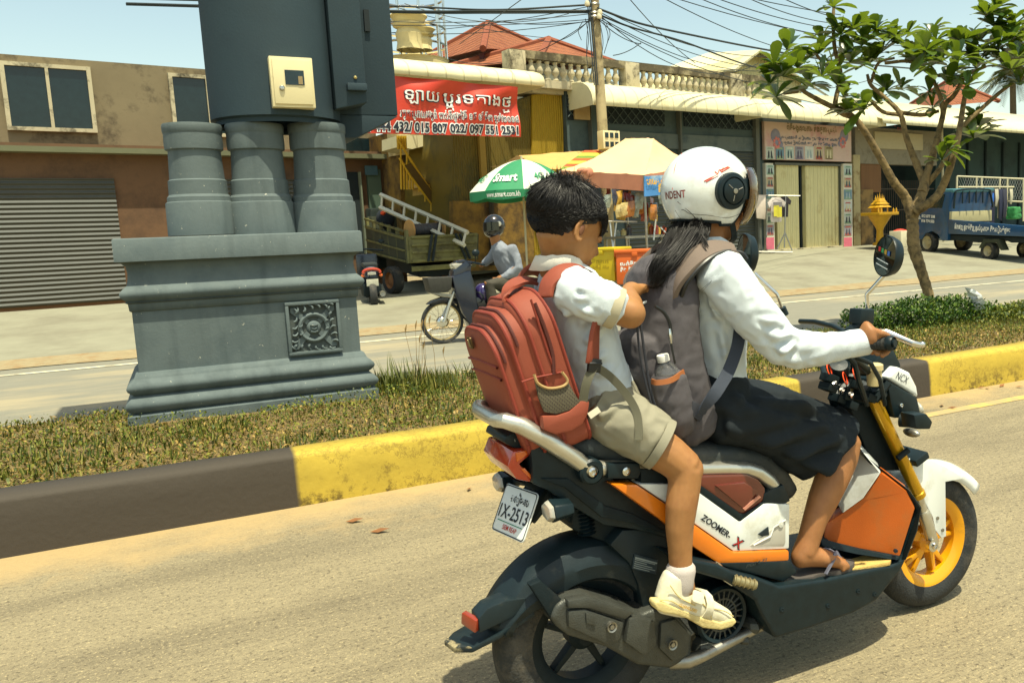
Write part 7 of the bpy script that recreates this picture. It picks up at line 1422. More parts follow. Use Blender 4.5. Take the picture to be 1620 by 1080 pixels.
for i in range(3):
    for j in range(2): mb = MB(); mb.box(c+fe*(-.13+.13*i)+fn*.115+ZU*(.09-.19*j), (.085, .02, .11), (fe, -fn, ZU)); mb.build('window', m_glass, mbx2)
m_wire = mat('black_cable', (.012, .02, .022), .6)
def wire(pts, r_, label, sag=0.): 
    q = [PD(*p) for p in pts]; s_ = spline(q, 26) if len(q) > 2 else [q[0].lerp(q[1], k/20)+Vector((0, 0, -sag*4*(k/20)*(1-k/20))) for k in range(21)]
    mb = MB(); mb.tube(s_, r_, 5); return tag(mb.build('overhead_wire', m_wire, None), label, 'wire', 'overhead wires')
LB, LL, LR = 'thick black cable bundle strung to the utility pole', 'thin black wire running from the utility pole towards the monument', 'thin black wire running from the utility pole over the forked tree'
for y0, y1, y2, r_ in ((12, 17, 14, .022), (20, 19, 24, .030), (22, 22, 26, .022)): wire([(200, y0-14, 21), (620, y0-2, 20), (780, y1-1, 19), (936, y2-6, 18.4)], r_, LB)
for a, b_, s_ in (((380, 12, 19), (936, 22, 18.4), .25), ((380, 22, 20), (936, 31, 18.4), .2), ((500, 40, 22), (937, 33, 18.4), .25), ((620, 52, 24), (935, 10, 18.4), .1), ((700, 90, 24), (937, 30, 18.4), .5), ((620, 10, 20), (860, 60, 26), .1), ((727, 70, 24), (830, -4, 16), .0), ((850, 62, 24), (937, 27, 18.4), .25), ((640, 6, 20), (900, 22, 20), .3), ((760, 30, 22), (935, 34, 18.4), .1)): wire([a, b_], .009, LL, s_)
wire([(946, 14, 18.3), (1010, 37, 19), (1090, 55, 20.5), (1200, 77, 23), (1330, 98, 26), (1480, 112, 30)], .026, LB); wire([(948, 24, 18.3), (1000, 44, 19), (1080, 66, 20.5), (1200, 108, 24), (1300, 118, 27)], .022, LB)
for a, b_, s_ in (((945, 12, 18.3), (1240, 88, 26), .35), ((946, 18, 18.3), (1290, 104, 27), .5), ((946, 22, 18.3), (1200, 100, 25), .7), ((948, 27, 18.3), (1220, 112, 25), .35), ((993, -5, 17), (1100, 100, 24), .1), ((1045, -5, 17), (1330, 95, 27), .25), ((1060, -5, 17), (1620, 60, 30), .6), ((1100, -5, 17), (1420, 60, 24), .3), ((1140, 0, 17), (1420, 52, 24), .2), ((1185, -2, 17), (1330, 38, 22), .1), ((1235, -4, 17), (1340, 32, 20), .05), ((1180, -4, 17), (1330, 24, 20), .02), ((947, 30, 18.3), (1400, 118, 28), .9), ((970, 88, 18.5), (1014, 68, 19.5), .05), ((946, 30, 18.3), (1014, 70, 19.5), .1)): wire([a, b_], .010 if a[0] > 940 else .009, LR, s_)
for k, (px, y0, y1, w) in enumerate(((926, 30, 90, 5), (931, 28, 120, -3), (953, 30, 85, 9), (958, 36, 70, 7), (922, 34, 64, -7), (950, 40, 92, 4))): wire([(px, y0, 18.4), (px+w, (y0+y1)/2, 18.4), (px+w*.3, y1, 18.4)], .008, 'slack wire dangling beside the utility pole')
for px in (931, 934, 937): wire([(px-2, 0, 18.35), (px+3, 60, 18.35), (px+9, 135, 18.35)], .014, 'black cable tied down the side of the utility pole')
# ================================================================ forked tree with rosettes of broad leaves
TY = TB.y
m_bark = mat('ringed_bark', S(132, 112, 74), .9, var=.2, vs=14, bump=.6, bs=26, col2=S(78, 66, 44), mixs=12, mixlo=.45, mixhi=.62)
tree = thing('frangipani_tree', 'thin forked frangipani tree with broad leaf rosettes on the median', 'tree', tuple(TB))
TD = (TB-CAMO).dot(FWD)
def T(px, py, dz=0.): return PD(px, py, TD+dz)
def limb(pts, name='limb', parent=tree):
    q = []; rs = []
    for px, py, rp, dz in pts: p = T(px, py, dz); q.append(p); rs.append(rp*.68*TD/FPX)
    n_ = len(q)*7; s_ = spline(q, n_); ro = [np.interp(k/n_*(len(q)-1), range(len(q)), rs)*(1+.05*math.sin(k*2.1)+.07*mnoise.noise(Vector((k, rs[0]*90, 1)))) for k in range(n_+1)]
    mb = MB(); mb.tube(s_, ro, 12); return mb.build(name, m_bark, parent)
tr_ = limb([(1478, 515, 13, 0), (1470, 470, 12, 0), (1458, 430, 12.5, 0), (1446, 392, 15, 0), (1444, 360, 14, 0), (1443, 335, 15, 0)], 'trunk')
limb([(1445, 345, 14, 0), (1432, 312, 11.5, 0), (1414, 288, 10, -.1), (1390, 245, 8.5, -.2), (1366, 205, 7.5, -.3), (1345, 182, 7, -.3), (1310, 166, 6, -.4), (1280, 150, 5, -.4), (1262, 138, 4, -.4)])
limb([(1444, 340, 13, 0), (1457, 310, 12, .1), (1462, 290, 11, .2), (1446, 250, 8, .3), (1433, 215, 7, .3), (1424, 180, 6, .3), (1400, 155, 5, .4), (1378, 135, 4.5, .4), (1372, 118, 3.5, .4)])
limb([(1458, 305, 11, .1), (1468, 270, 8.5, .2), (1480, 230, 7.5, .2), (1490, 190, 6.5, .3), (1496, 165, 6, .3), (1510, 150, 5.5, .2), (1530, 115, 5, .1)])
limb([(1492, 178, 6, .3), (1488, 155, 5.5, .3), (1478, 130, 4.5, .4), (1474, 118, 4, .4)])
limb([(1448, 335, 11, -.1), (1474, 318, 10, -.2), (1490, 298, 9, -.2), (1508, 250, 7.5, -.3), (1518, 205, 6.5, -.3), (1525, 160, 5.5, -.2), (1534, 120, 4.5, -.2)])
limb([(1466, 292, 7, .2), (1490, 262, 6, .1), (1520, 205, 5.5, 0), (1555, 170, 5, 0), (1590, 140, 4.5, 0), (1618, 122, 4, 0)])
limb([(1352, 188, 6, -.3), (1322, 170, 5.5, -.3), (1330, 120, 5, -.2), (1321, 80, 4.5, -.2), (1318, 40, 4, -.2), (1319, 12, 3.5, -.2)])
limb([(1422, 178, 5.5, .3), (1458, 182, 5, .4), (1485, 176, 4, .4)]); limb([(1424, 182, 5, .3), (1395, 176, 4.5, .4), (1370, 150, 4, .4)]); limb([(1330, 130, 4, -.2), (1296, 92, 3.5, -.3), (1290, 84, 3, -.3)]); limb([(1262, 145, 4, -.4), (1240, 148, 3.5, -.5)]); limb([(1400, 100, 4, .4), (1440, 98, 4, .4), (1476, 118, 4, .4), (1520, 120, 4, .3), (1560, 105, 4, .2)]); limb([(1378, 130, 4, .4), (1390, 100, 3.5, .4), (1415, 92, 3, .4)])
lmat = bpy.data.materials.new('broad_leaf'); lmat.use_nodes = True; n = lmat.node_tree.nodes; l = lmat.node_tree.links; b = n['Principled BSDF']; b.inputs['Roughness'].default_value = .3; b.inputs['Specular IOR Level'].default_value = .6
g_ = n.new('ShaderNodeNewGeometry'); r = n.new('ShaderNodeValToRGB'); r.color_ramp.elements[0].color = (*S(20, 44, 20), 1); r.color_ramp.elements[1].color = (*S(104, 122, 40), 1); e = r.color_ramp.elements.new(.6); e.color = (*S(46, 74, 26), 1); l.new(g_.outputs['Random Per Island'], r.inputs[0]); l.new(r.outputs[0], b.inputs['Base Color'])
tl_ = n.new('ShaderNodeBsdfTranslucent'); tl_.inputs[0].default_value = (*S(150, 176, 40), 1); ms = n.new('ShaderNodeMixShader'); ms.inputs[0].default_value = .22; l.new(b.outputs[0], ms.inputs[1]); l.new(tl_.outputs[0], ms.inputs[2]); l.new(ms.outputs[0], n['Material Output'].inputs[0])
rnd = random.Random(21); LV = []
def rosette(c, d, n_, ln):
    d = d.normalized(); a_ = d.orthogonal().normalized(); b2 = d.cross(a_)
    for k in range(n_):
        t = 2.4*k+rnd.uniform(-.3, .3); o_ = a_*math.cos(t)+b2*math.sin(t); up = rnd.uniform(.05, 1.0) if k > n_*.3 else rnd.uniform(.6, 1.6); dr = (o_+d*up).normalized(); L_2 = ln*rnd.uniform(.65, 1.1); w = L_2*rnd.uniform(.17, .22); sd2 = dr.cross(Vector((0, 0, 1))); sd2 = sd2.normalized() if sd2.length > .1 else a_; nn = sd2.cross(dr); droop = rnd.uniform(.1, .45); fo = rnd.uniform(.1, .35)
        row = []
        for u, ww in ((0, .12), (.25, .5), (.5, .86), (.72, 1.), (.9, .72), (1., .12)):
            m_ = c+dr*(L_2*u)+Vector((0, 0, -droop*L_2*u*u)); row.append((m_+sd2*w*ww+nn*w*ww*fo, m_, m_-sd2*w*ww+nn*w*ww*fo))
        LV.append(row)
ros = [(1318, 8, -.2, 9), (1330, 52, -.2, 10), (1295, 82, -.3, 12), (1245, 75, -.5, 9), (1225, 100, -.5, 11), (1240, 118, -.5, 13), (1218, 130, -.5, 8), (1262, 104, -.4, 12), (1228, 150, -.5, 9), (1350, 42, -.2, 12), (1385, 45, .1, 14), (1400, 62, .3, 12), (1365, 68, .1, 12), (1345, 95, -.1, 12), (1318, 108, -.2, 11), (1325, 132, -.3, 10), (1374, 98, .4, 13), (1335, 150, -.3, 10), (1368, 170, -.2, 9), (1345, 175, -.4, 10), (1300, 118, -.4, 8), (1415, 60, .4, 12), (1436, 50, .4, 9), (1455, 100, .4, 17), (1452, 88, .2, 16), (1480, 62, .3, 9), (1500, 75, .2, 12), (1526, 66, .0, 13), (1538, 85, -.1, 14), (1472, 48, .4, 9), (1560, 22, 0, 14), (1572, 38, 0, 14), (1590, 50, 0, 12), (1585, 90, 0, 12), (1610, 88, 0, 12), (1600, 60, .1, 12), (1545, 105, .1, 10), (1510, 108, .3, 10), (1425, 135, .4, 9), (1402, 140, .4, 9), (1390, 160, .4, 8), (1550, 196, 0, 13), (1540, 215, -.1, 14), (1500, 232, -.2, 10), (1490, 250, -.2, 6), (1475, 168, .3, 5), (1612, 128, 0, 9), (1575, 10, .2, 10), (1630, 70, .1, 12), (1640, 40, .1, 12), (1650, 100, .1, 12), (1440, 78, .5, 10), (1365, 55, .3, 8), (1340, 75, 0, 9)]
for px, py, dz, n_ in ros: rosette(T(px, py+4, dz*1.6+rnd.uniform(-.25, .25)), Vector((rnd.uniform(-.5, .5), rnd.uniform(-.5, .3), rnd.uniform(.4, 1))), n_+3, rnd.uniform(.27, .36))
for px, py in ((1232, 90), (1280, 128), (1300, 60), (1392, 80), (1465, 75), (1490, 92), (1515, 90), (1470, 140), (1500, 128), (1530, 130), (1550, 60), (1560, 85), (1580, 70), (1600, 30), (1612, 50), (1600, 105), (1545, 180), (1520, 60)): rosette(T(px, py+6, rnd.uniform(-.5, .6)), Vector((rnd.uniform(-.6, .6), rnd.uniform(-.6, .3), rnd.uniform(.3, 1))), rnd.randint(9, 13), rnd.uniform(.26, .36))
V = []; F = []
for row in LV:
    o_ = len(V)
    for a in row: V += [tuple(p) for p in a]
    for i in range(5): F += [(o_+i*3, o_+i*3+1, o_+i*3+4, o_+i*3+3), (o_+i*3+1, o_+i*3+2, o_+i*3+5, o_+i*3+4)]
me = bpy.data.meshes.new('crown'); me.from_pydata(V, [], F); me.polygons.foreach_set('use_smooth', [True]*len(F)); me.update(); link('crown', me, lmat, tree)
# ================================================================ market umbrella and stall
def rotated(c, ax, ang): return Matrix.Translation(c) @ Matrix.Rotation(ang, 4, ax)
UD = 15.6; ua = PD(825, 252, UD); ub = PD(834, 424, UD); ub.z = zap(ub.x, ub.y)
umb = thing('market_umbrella', 'green and white market umbrella with phone company lettering beside the stall', 'umbrella', tuple(ub))
m_ug, m_uw = mat('umbrella_green', S(36, 128, 84), .7, var=.05, sub=.0), mat('umbrella_white', S(206, 212, 196), .7, var=.04)
ur = 86*UD/FPX; uh = PD(825, 303, UD).z-ua.z
def UQ(th, r_, lf=0.):   # point on the canopy, r_ 0..1
    z = uh*(.25*r_+.75*r_**2.2); sc = 1-.05*(abs(math.sin(th*4+.39)))*r_; return ua+Vector((math.cos(th)*(ur*r_*sc+lf), math.sin(th)*(ur*r_*sc+lf), z+lf*1.2))
TH0 = R_(-155)
for k in range(8):
    a0 = TH0+k*math.pi/4; mb = MB(); mb.sheet([[UQ(a0+math.pi/4*i/6, j/8) for i in range(7)] for j in range(9)]); o = mb.build('panel', m_uw if k % 2 else m_ug, umb)
    rows = [[UQ(a0+math.pi/4*i/8, 1) for i in range(9)], [UQ(a0+math.pi/4*i/8, 1.0)+Vector((0, 0, -.13-.04*math.sin(math.pi*i/8))) for i in range(9)]]; mb = MB(); mb.sheet(rows); mb.build('valance', m_ug, o)
mb = MB(); mb.tube([ub, ua+Vector((0, 0, .06))], .02, 8); mb.build('pole', mat('pole_white', S(180, 172, 140), .6), umb)
def utext(body, th0, th1, r0, hgt, m, valance=False, **kw):
    o = text('lettering', body, (0, 0, 0), (1, 0, 0), (0, 1, 0), .7, m, umb, **kw); n_ = len(o.data.vertices); co = np.empty(n_*3); o.data.vertices.foreach_get('co', co); co = co.reshape(-1, 3); x0, x1 = co[:, 0].min(), co[:, 0].max()
    for i in range(n_):
        th = th0+(th1-th0)*(co[i, 0]-x0)/(x1-x0)
        co[i] = (UQ(th, r0-hgt*co[i, 1]/.7, .012) if not valance else UQ(th, 1, .012)+Vector((0, 0, -.13+.09*co[i, 1]/.7)))
    o.data.vertices.foreach_set('co', co.ravel()); o.data.update()
for k in range(0, 8):
    a0 = TH0+k*math.pi/4
    if k % 2 == 0: utext('Smart', a0+.10, a0+.66, .86, .16, m_bw, grow=.03)
    else: utext('4G', a0+.25, a0+.5, .84, .14, m_ug, grow=.02)
    if k % 2 == 0: utext('www.smart.com.kh', a0+.06, a0+.72, 1, .1, m_bw, True, grow=.02)
# tent
m_pch = mat('peach_canvas', S(224, 186, 140), .8, var=.05, vs=2, bump=.15, bs=6); m_pnk = mat('pink_canvas', S(196, 132, 104), .8, var=.08, vs=3, bump=.2, bs=8)
tl1, tc1, tr1 = PD(886, 270, 15.9), PD(1019, 277, 14.6), PD(1110, 262, 17.2); tb1 = tl1+tr1-tc1; ra1, ra2 = PD(990, 219, 16.4), PD(1034, 219, 16.6)
tent = thing('stall_canopy', 'faded peach pop up canopy over the snack stall', 'canopy', (tc1.x, tc1.y, zap(tc1.x, tc1.y)))
def sagpatch(a, b_, c, d, n_=10, sag=.10):   # a-b top, d-c eave
    return [[a.lerp(b_, i/n_).lerp(d.lerp(c, i/n_), j/n_)+Vector((0, 0, -sag*math.sin(math.pi*j/n_)*(1-.3*math.cos(6.28*i/n_))+.02*mnoise.noise(Vector((i*.7, j*.7, sag*9))))) for i in range(n_+1)] for j in range(n_+1)]
for q in ((ra1, ra2, tc1, tl1), (ra2, ra2, tr1, tc1), (ra2, ra1, tb1, tr1), (ra1, ra1, tl1, tb1)):
    mb = MB(); mb.sheet(sagpatch(*q)); mb.build('roof_panel', m_pch, tent)
for a, b_ in ((tl1, tc1), (tc1, tr1), (tr1, tb1), (tb1, tl1)):
    mb = MB(); mb.sheet([[a.lerp(b_, i/16)+Vector((0, 0, -.27*j/3))+Vector((b_-a).cross(ZU)).normalized()*(.02*math.sin(i*2.3)*j/3) for i in range(17)] for j in range(4)]); mb.build('valance', m_pnk, tent)
for q in (tl1, tc1, tr1, tb1): mb = MB(); mb.tube([q, Vector((q.x, q.y, zap(q.x, q.y)))], .022, 8); mb.build('leg', m_dsteel, tent)
bt = MB(); c = PD(922, 270, 15.2); bt.ell(c, (.12, .05, .06)); bt.ell(c+Vector((.12, 0, -.03)), (.09, .04, .09)); bt.build('knot', m_pnk, tent)
sg2 = thing('stall_sign', 'blue stall sign with yellow lettering hanging from the peach canopy', 'sign', tuple(PD(1036, 310, 14.55)))
sa, sbb, sc_, sdd = PD(1019.5, 279, 14.5), PD(1062, 276, 14.9), PD(1062, 307, 14.9), PD(1019.5, 311, 14.5); mb = MB(); mb.prism([sa, sbb, sc_, sdd], (0, .02, 0)); mb.build('board', mat('sign_cyan', S(70, 130, 190), .5, var=.2, vs=1.5, col2=S(180, 200, 200), mixs=1.4), sg2)
text('lettering', 'បាយស្រូប', sa.lerp(sdd, .42)+Vector((.03, -.03, 0)), sbb-sa, ZU, .10, mat('sign_yellow', S(224, 170, 40), .5), sg2, width=.46, grow=.04); text('lettering', 'ទឹក', sa.lerp(sdd, .85)+Vector((.26, -.03, 0)), sbb-sa, ZU, .11, MATS['sign_yellow'], sg2, width=.2, grow=.04)
# striped awning cloth behind
sw_ = thing('striped_awning', 'tan awning cloth with orange yellow and green striped end behind the umbrella', 'awning', tuple(PD(870, 260, 18)))
mb = MB(); mb.sheet(sagpatch(PD(818, 246, 18.6), PD(962, 236, 19.4), PD(905, 268, 17.2), PD(776, 264, 17.6), 8, .06)); mb.build('cloth', mat('tan_stripe', S(200, 160, 94), .8, var=.06), sw_)
sc4 = [S(196, 84, 30), S(206, 190, 60), S(100, 130, 40), S(196, 84, 30), S(206, 186, 60), S(190, 74, 30), S(110, 134, 44)]
for k in range(7):
    a, b_ = PD(912+50*k/7*1.0, 241-.6*k*.5, 18.3), PD(880+4*k, 268-.0*k, 17.0); a2, b3 = PD(912+50*(k+1)/7, 241-.6*(k+1)*.5, 18.3), PD(880+4*(k+1), 268, 17.0)
    y0, y1 = k/7, (k+1)/7; L0, L1 = PD(925, 238, 18.25), PD(885, 268, 17.1); R0, R1 = PD(964, 238, 18.6), PD(930, 268, 17.3)
    mb = MB(); mb.add([L0.lerp(L1, y0), R0.lerp(R1, y0), R0.lerp(R1, y1), L0.lerp(L1, y1)], [(0, 1, 2, 3)]); mb.build('stripe', mat('cloth_stripe_%d' % k, sc4[k], .8), sw_, fix=False)
# snack packets
cols = [S(150, 60, 30), S(190, 150, 60), S(60, 66, 80), S(140, 150, 140), S(170, 110, 50), S(120, 40, 36), S(200, 180, 120)]
for k in range(26):
    px, py = 958+rnd.uniform(0, 98), 306+rnd.uniform(4, 34); c = PD(px, py, 14.9+rnd.uniform(0, .6)); w, h_ = rnd.uniform(.07, .11), rnd.uniform(.11, .17); a = rnd.uniform(-.7, .7); d = Vector((math.cos(a), math.sin(a), rnd.uniform(-.25, .25))); u_ = Vector((rnd.uniform(-.2, .2), 0, 1)); nn = d.cross(u_).normalized()
    mb = MB(); mb.sheet([[c+d*(w*(i/4-.5)*2*(1-.1*abs(j-2)))+u_*(h_*(j/4-.5)*2)+nn*(.03*math.sin(math.pi*i/4)*math.sin(math.pi*j/4)+.012*rnd.uniform(-1, 1)) for i in range(5)] for j in range(5)])
    tag(mb.build('snack_packet', mat('packet_%d' % (k % 7), cols[k % 7], .2, var=.5, vs=14, coat=.5), None, fix=False, ang=20), 'small shiny snack packet hanging from the edge of the peach canopy', 'packet', 'snack packets hanging from the stall')
# bins
def bin_(name, label, c, w, d_, h_, m, ang, txt=None, mt=None):
    t = thing(name, label, 'box', tuple(c)); X = Vector((math.cos(ang), math.sin(ang), 0)); Y = Vector((-X.y, X.x, 0)); mb = MB(); c = Vector(c); mb.box(c+ZU*h_*.46, (w*.92, d_*.92, h_*.92), (X, Y, ZU)); b0_ = mb.build('tub', m, t, bevel=.03); mb = MB(); mb.box(c+ZU*h_*.95, (w, d_, h_*.10), (X, Y, ZU)); mb.box(c+ZU*h_*.87-Y*d_*.47, (.10, .04, .08), (X, Y, ZU)); mb.box(c+ZU*h_*.87-X*w*.47, (.04, .10, .08), (X, Y, ZU)); mb.build('lid', m, t, bevel=.02)
    if txt:
        for i, s_ in enumerate(txt): text('lettering', s_, c-Y*(d_*.465)-X*w*.36+ZU*h_*(.55-.17*i), X, ZU, h_*.10, mt, t, width=w*.62, grow=.04)
        for i, s_ in enumerate(txt): text('lettering', s_, c-X*(w*.465)+Y*d_*.34+ZU*h_*(.55-.17*i), -Y, ZU, h_*.10, mt, t, width=d_*.6, grow=.04)
def gat(px, py): p = A(px, py); return p
pbY = PD(972, 444, 14.4); pbO = PD(1000, 449, 14.0)
bin_('storage_bin', 'yellow lidded plastic bin beside the orange one at the stall', (pbY.x+.05, pbY.y+.25, pbY.z), .62, .55, .56, mat('bin_yellow', S(206, 180, 20), .5, var=.05, bump=.1, bs=20), R_(62-28), ('ទឹកកក', 'លក់ដុំ រាយ'), mat('bin_mark', S(172, 148, 14), .6))
bin_('storage_bin', 'orange lidded plastic bin with white lettering beside the yellow one', (pbO.x+.12, pbO.y+.12, pbO.z), .66, .55, .56, mat('bin_orange', S(206, 96, 30), .5, var=.05, bump=.1, bs=20), R_(-26), ('លក់ទឹកកក', 'និង ទឹកសុទ្ធ'), m_bw)
tb = thing('stall_table', 'cluttered metal stall table with folded chairs under the peach canopy', 'table', tuple(PD(1020, 410, 16)))
c = PD(1020, 374, 15.6); mb = MB(); mb.box(c, (1.4, .7, .04), (fe, -fn, ZU)); mb.build('table_top', m_dsteel, tb)
for i in (-1, 1):
    for j in (-1, 1): mb = MB(); q = c+fe*(.64*i)-fn*(.3*j); mb.tube([q, Vector((q.x, q.y, zap(q.x, q.y)))], .02, 6); mb.build('leg', m_dsteel, tb)
for k in range(9):
    q = c+fe*rnd.uniform(-.6, .6)+fn*rnd.uniform(-.2, .25)+ZU*.03; mb = MB(); h_ = rnd.uniform(.08, .25); mb.lathe(q, ZU, [(0, 0), (.05, 0), (.055, h_*.7), (.02, h_*.85), (.02, h_), (0, h_)], 10); tag(mb.build('jar', mat('packet_%d' % (k % 7), cols[k % 7], .2), None), 'small jar standing on the cluttered stall table', 'jar', 'jars on the stall table')
mb = MB()
for q0, q1 in (((965, 352), (972, 412)), ((975, 352), (968, 412)), ((1038, 340), (1034, 380)), ((955, 350), (1008, 351)), ((1045, 360), (1070, 385)), ((1042, 385), (1072, 366))): mb.tube([PD(*q0, 15.3), PD(*q1, 15.2)], .016, 6)
tag(mb.build('folded_trestle', m_silv, None), 'folded metal trestle frame leaning beside the stall table', 'trestle')
# ================================================================ olive cargo truck with ladder and cable drum
m_ol = mat('olive_paint', S(106, 104, 58), .6, var=.12, vs=3, bump=.1, bs=10, col2=S(70, 66, 36), mixs=2, mixlo=.48, mixhi=.62); m_old = mat('olive_dark', S(48, 54, 38), .7, var=.2, vs=3)
RLt, RLb, FLt, FLb, RRt, RRb = PD(645, 375, 17), PD(648, 417, 17), PD(581, 356, 21), PD(585, 401, 21), PD(754, 370, 18.1), PD(753, 410, 18.1)
FRt, FRb = RRt+FLt-RLt, RRb+FLb-RLb; tk_h = (FLb-RLb).normalized(); tk_x = (RRb-RLb).normalized(); tk_u = tk_x.cross(tk_h).normalized(); tk_u = tk_u if tk_u.z > 0 else -tk_u
trk = thing('cargo_truck', 'olive dropside truck loaded with a ladder and cable drum behind the motorcyclist', 'truck', tuple(RLb+tk_u*-.6))
def qp(name, a, b_, c, d, th, m, par): nn = (b_-a).cross(d-a).normalized(); mb = MB(); mb.prism([a, b_, c, d], tuple(nn*th)); return mb.build(name, m, par, bevel=.012)
tg_ = qp('tailgate', RLb, RRb, RRt, RLt, .05, m_ol, trk)
def band(name, a, b_, c, d, v0, v1, off, m, par, th=.035): nn = (b_-a).cross(d-a).normalized(); nn = nn if nn.dot(CAMO-a) > 0 else -nn; q = lambda u, v: a.lerp(b_, u).lerp(d.lerp(c, u), v)+nn*off; mb = MB(); mb.prism([q(.02, v0), q(.98, v0), q(.98, v1), q(.02, v1)], tuple(nn*th)); return mb.build(name, m, par, bevel=.008), q, nn
for v0, v1 in ((.02, .12), (.34, .44), (.62, .70), (.92, 1.02)): band('rib', RLb, RRb, RRt, RLt, v0, v1, .05, m_ol, tg_)
for u0, u1 in ((.33, .26), (.67, .83)):
    _, q, nn = band('tie', RLb, RRb, RRt, RLt, .5, .51, .0, m_old, tg_, .01); mb = MB(); a, b_ = q(u0, 1.02)+nn*.11, q(u1, .02)+nn*.11
    for o_ in (-.05, .05): mb.tube([a+tk_x*o_, b_+tk_x*o_], .028, 6)
    mb.build('prop', m_dark, tg_)
sd_ = qp('side_board', RLb, FLb, FLt, RLt, -.05, m_old, trk); qp('side_board', RRb, FRb, FRt, RRt, .05, m_old, trk); qp('headboard', FLb, FRb, FRt+tk_u*.2, FLt+tk_u*.2, .05, m_old, trk); qp('bed_floor', RLb, RRb, FRb, FLb, .06, m_old, trk)
for v0, v1 in ((.05, .12), (.45, .52), (.9, 1.0), (1.18, 1.26)): band('rail', RLb, FLb, FLt, RLt, v0, v1, .05, m_ol, sd_)
for k in range(6):
    u = k/5*.96+.02; q = lambda u, v: RLb.lerp(FLb, u).lerp(RLt.lerp(FLt, u), v); mb = MB(); mb.tube([q(u, 0)+(CAMO-q(u, 0)).normalized()*.06, q(u, 1.24)+(CAMO-q(u, 0)).normalized()*.06], .045, 5); mb.build('stake', m_ol, sd_)
for sx_, wc in ((0, PD(622, 443, 17.5)), (1, PD(622, 443, 17.5)+tk_x*1.35), (0, PD(622, 443, 17.5)+tk_h*2.6+Vector((0, 0, .12))), (1, PD(622, 443, 17.5)+tk_h*2.6+tk_x*1.35+Vector((0, 0, .12)))):
    R2 = 22*17.5/FPX; mb = MB(); mb.lathe(wc, tk_x, [(R2*.6, -.09), (R2*.94, -.10), (R2, -.06), (R2, .06), (R2*.94, .10), (R2*.6, .09)], 28); wo = mb.build('wheel', m_tyre, trk); mb = MB(); mb.lathe(wc, tk_x, [(0, -.04), (R2*.3, -.05), (R2*.55, -.02), (R2*.62, -.09), (R2*.62, .09), (0, .05)], 22); mb.build('rim', mat('rusty_rim', S(140, 96, 56), .8, var=.2), wo)
mb = MB(); mb.box(RLb.lerp(FRb, .5)-tk_u*.22, (.9, 3.6, .22), (tk_x, tk_h, tk_u)); mb.build('chassis', m_dark, trk)
mb = MB(); cb = FLb.lerp(FRb, .5)+tk_h*.75+tk_u*.35; mb.box(cb, (1.5, 1.3, 1.5), (tk_x, tk_h, tk_u), taper=.9); mb.build('cab', mat('cab_dark', S(40, 50, 48), .4), trk, bevel=.08)
band('bumper', RLb-tk_u*.16, RRb-tk_u*.16, RRb-tk_u*.06, RLb-tk_u*.06, 0, 1, .0, m_ol, trk)
lad = thing('ladder', 'white metal ladder lying slanted over the olive truck\'s load', 'ladder', tuple(PD(670, 340, 18.4))); La, Lb, Lc, Ld = PD(602, 308, 19.2), PD(740, 368, 17.7), PD(601, 328, 19.0), PD(735, 388, 17.5); m_lad = mat('ladder_alloy', S(206, 204, 186), .45, metal=.2, var=.06)
for a, b_ in ((La, Lb), (Lc, Ld)): mb = MB(); mb.tube([a, b_], .05, 4); mb.build('rail', m_lad, lad)
for k in range(8): u = .02+.96*k/7; mb = MB(); mb.tube([La.lerp(Lb, u), Lc.lerp(Ld, u)], .028, 6); mb.build('rung', m_lad, lad)
drm = thing('cable_drum', 'wooden cable drum wound with grey cable in the olive truck bed', 'cable drum', tuple(PD(670, 372, 18))); da, db = PD(648, 364, 17.8), PD(696, 361, 18.3); ax_ = (db-da).normalized(); m_ply = mat('plywood', S(196, 150, 88), .8, var=.1)
for c in (da, db): mb = MB(); mb.lathe(c, ax_, [(0, -.02), (.21, -.02), (.22, 0), (.21, .02), (0, .02)], 24); mb.build('flange', m_ply, drm)
mb = MB(); L_3 = (db-da).length; mb.lathe(da, ax_, [(.12+.006*math.sin(k*2.6), L_3*k/24) for k in range(25)], 20); mb.build('winding', mat('grey_cable', S(70, 70, 74), .6, var=.2, vs=20), drm)
hs2 = thing('safety_vest', 'dark jacket with an orange collar heaped behind the slanted ladder', 'jacket', tuple(PD(608, 345, 20))); mb = MB(); mb.ell(PD(610, 346, 20), (.22, .18, .25)); mb.ell(PD(612, 336, 20), (.12, .12, .10)); organic('cloth', mb, .03, mat('dark_jacket', S(26, 34, 44), .9), hs2, 2); mb = MB(); mb.ell(PD(606, 337, 19.7), (.06, .05, .05)); mb.build('collar', mat('orange_tie', S(230, 80, 30), .5), hs2)
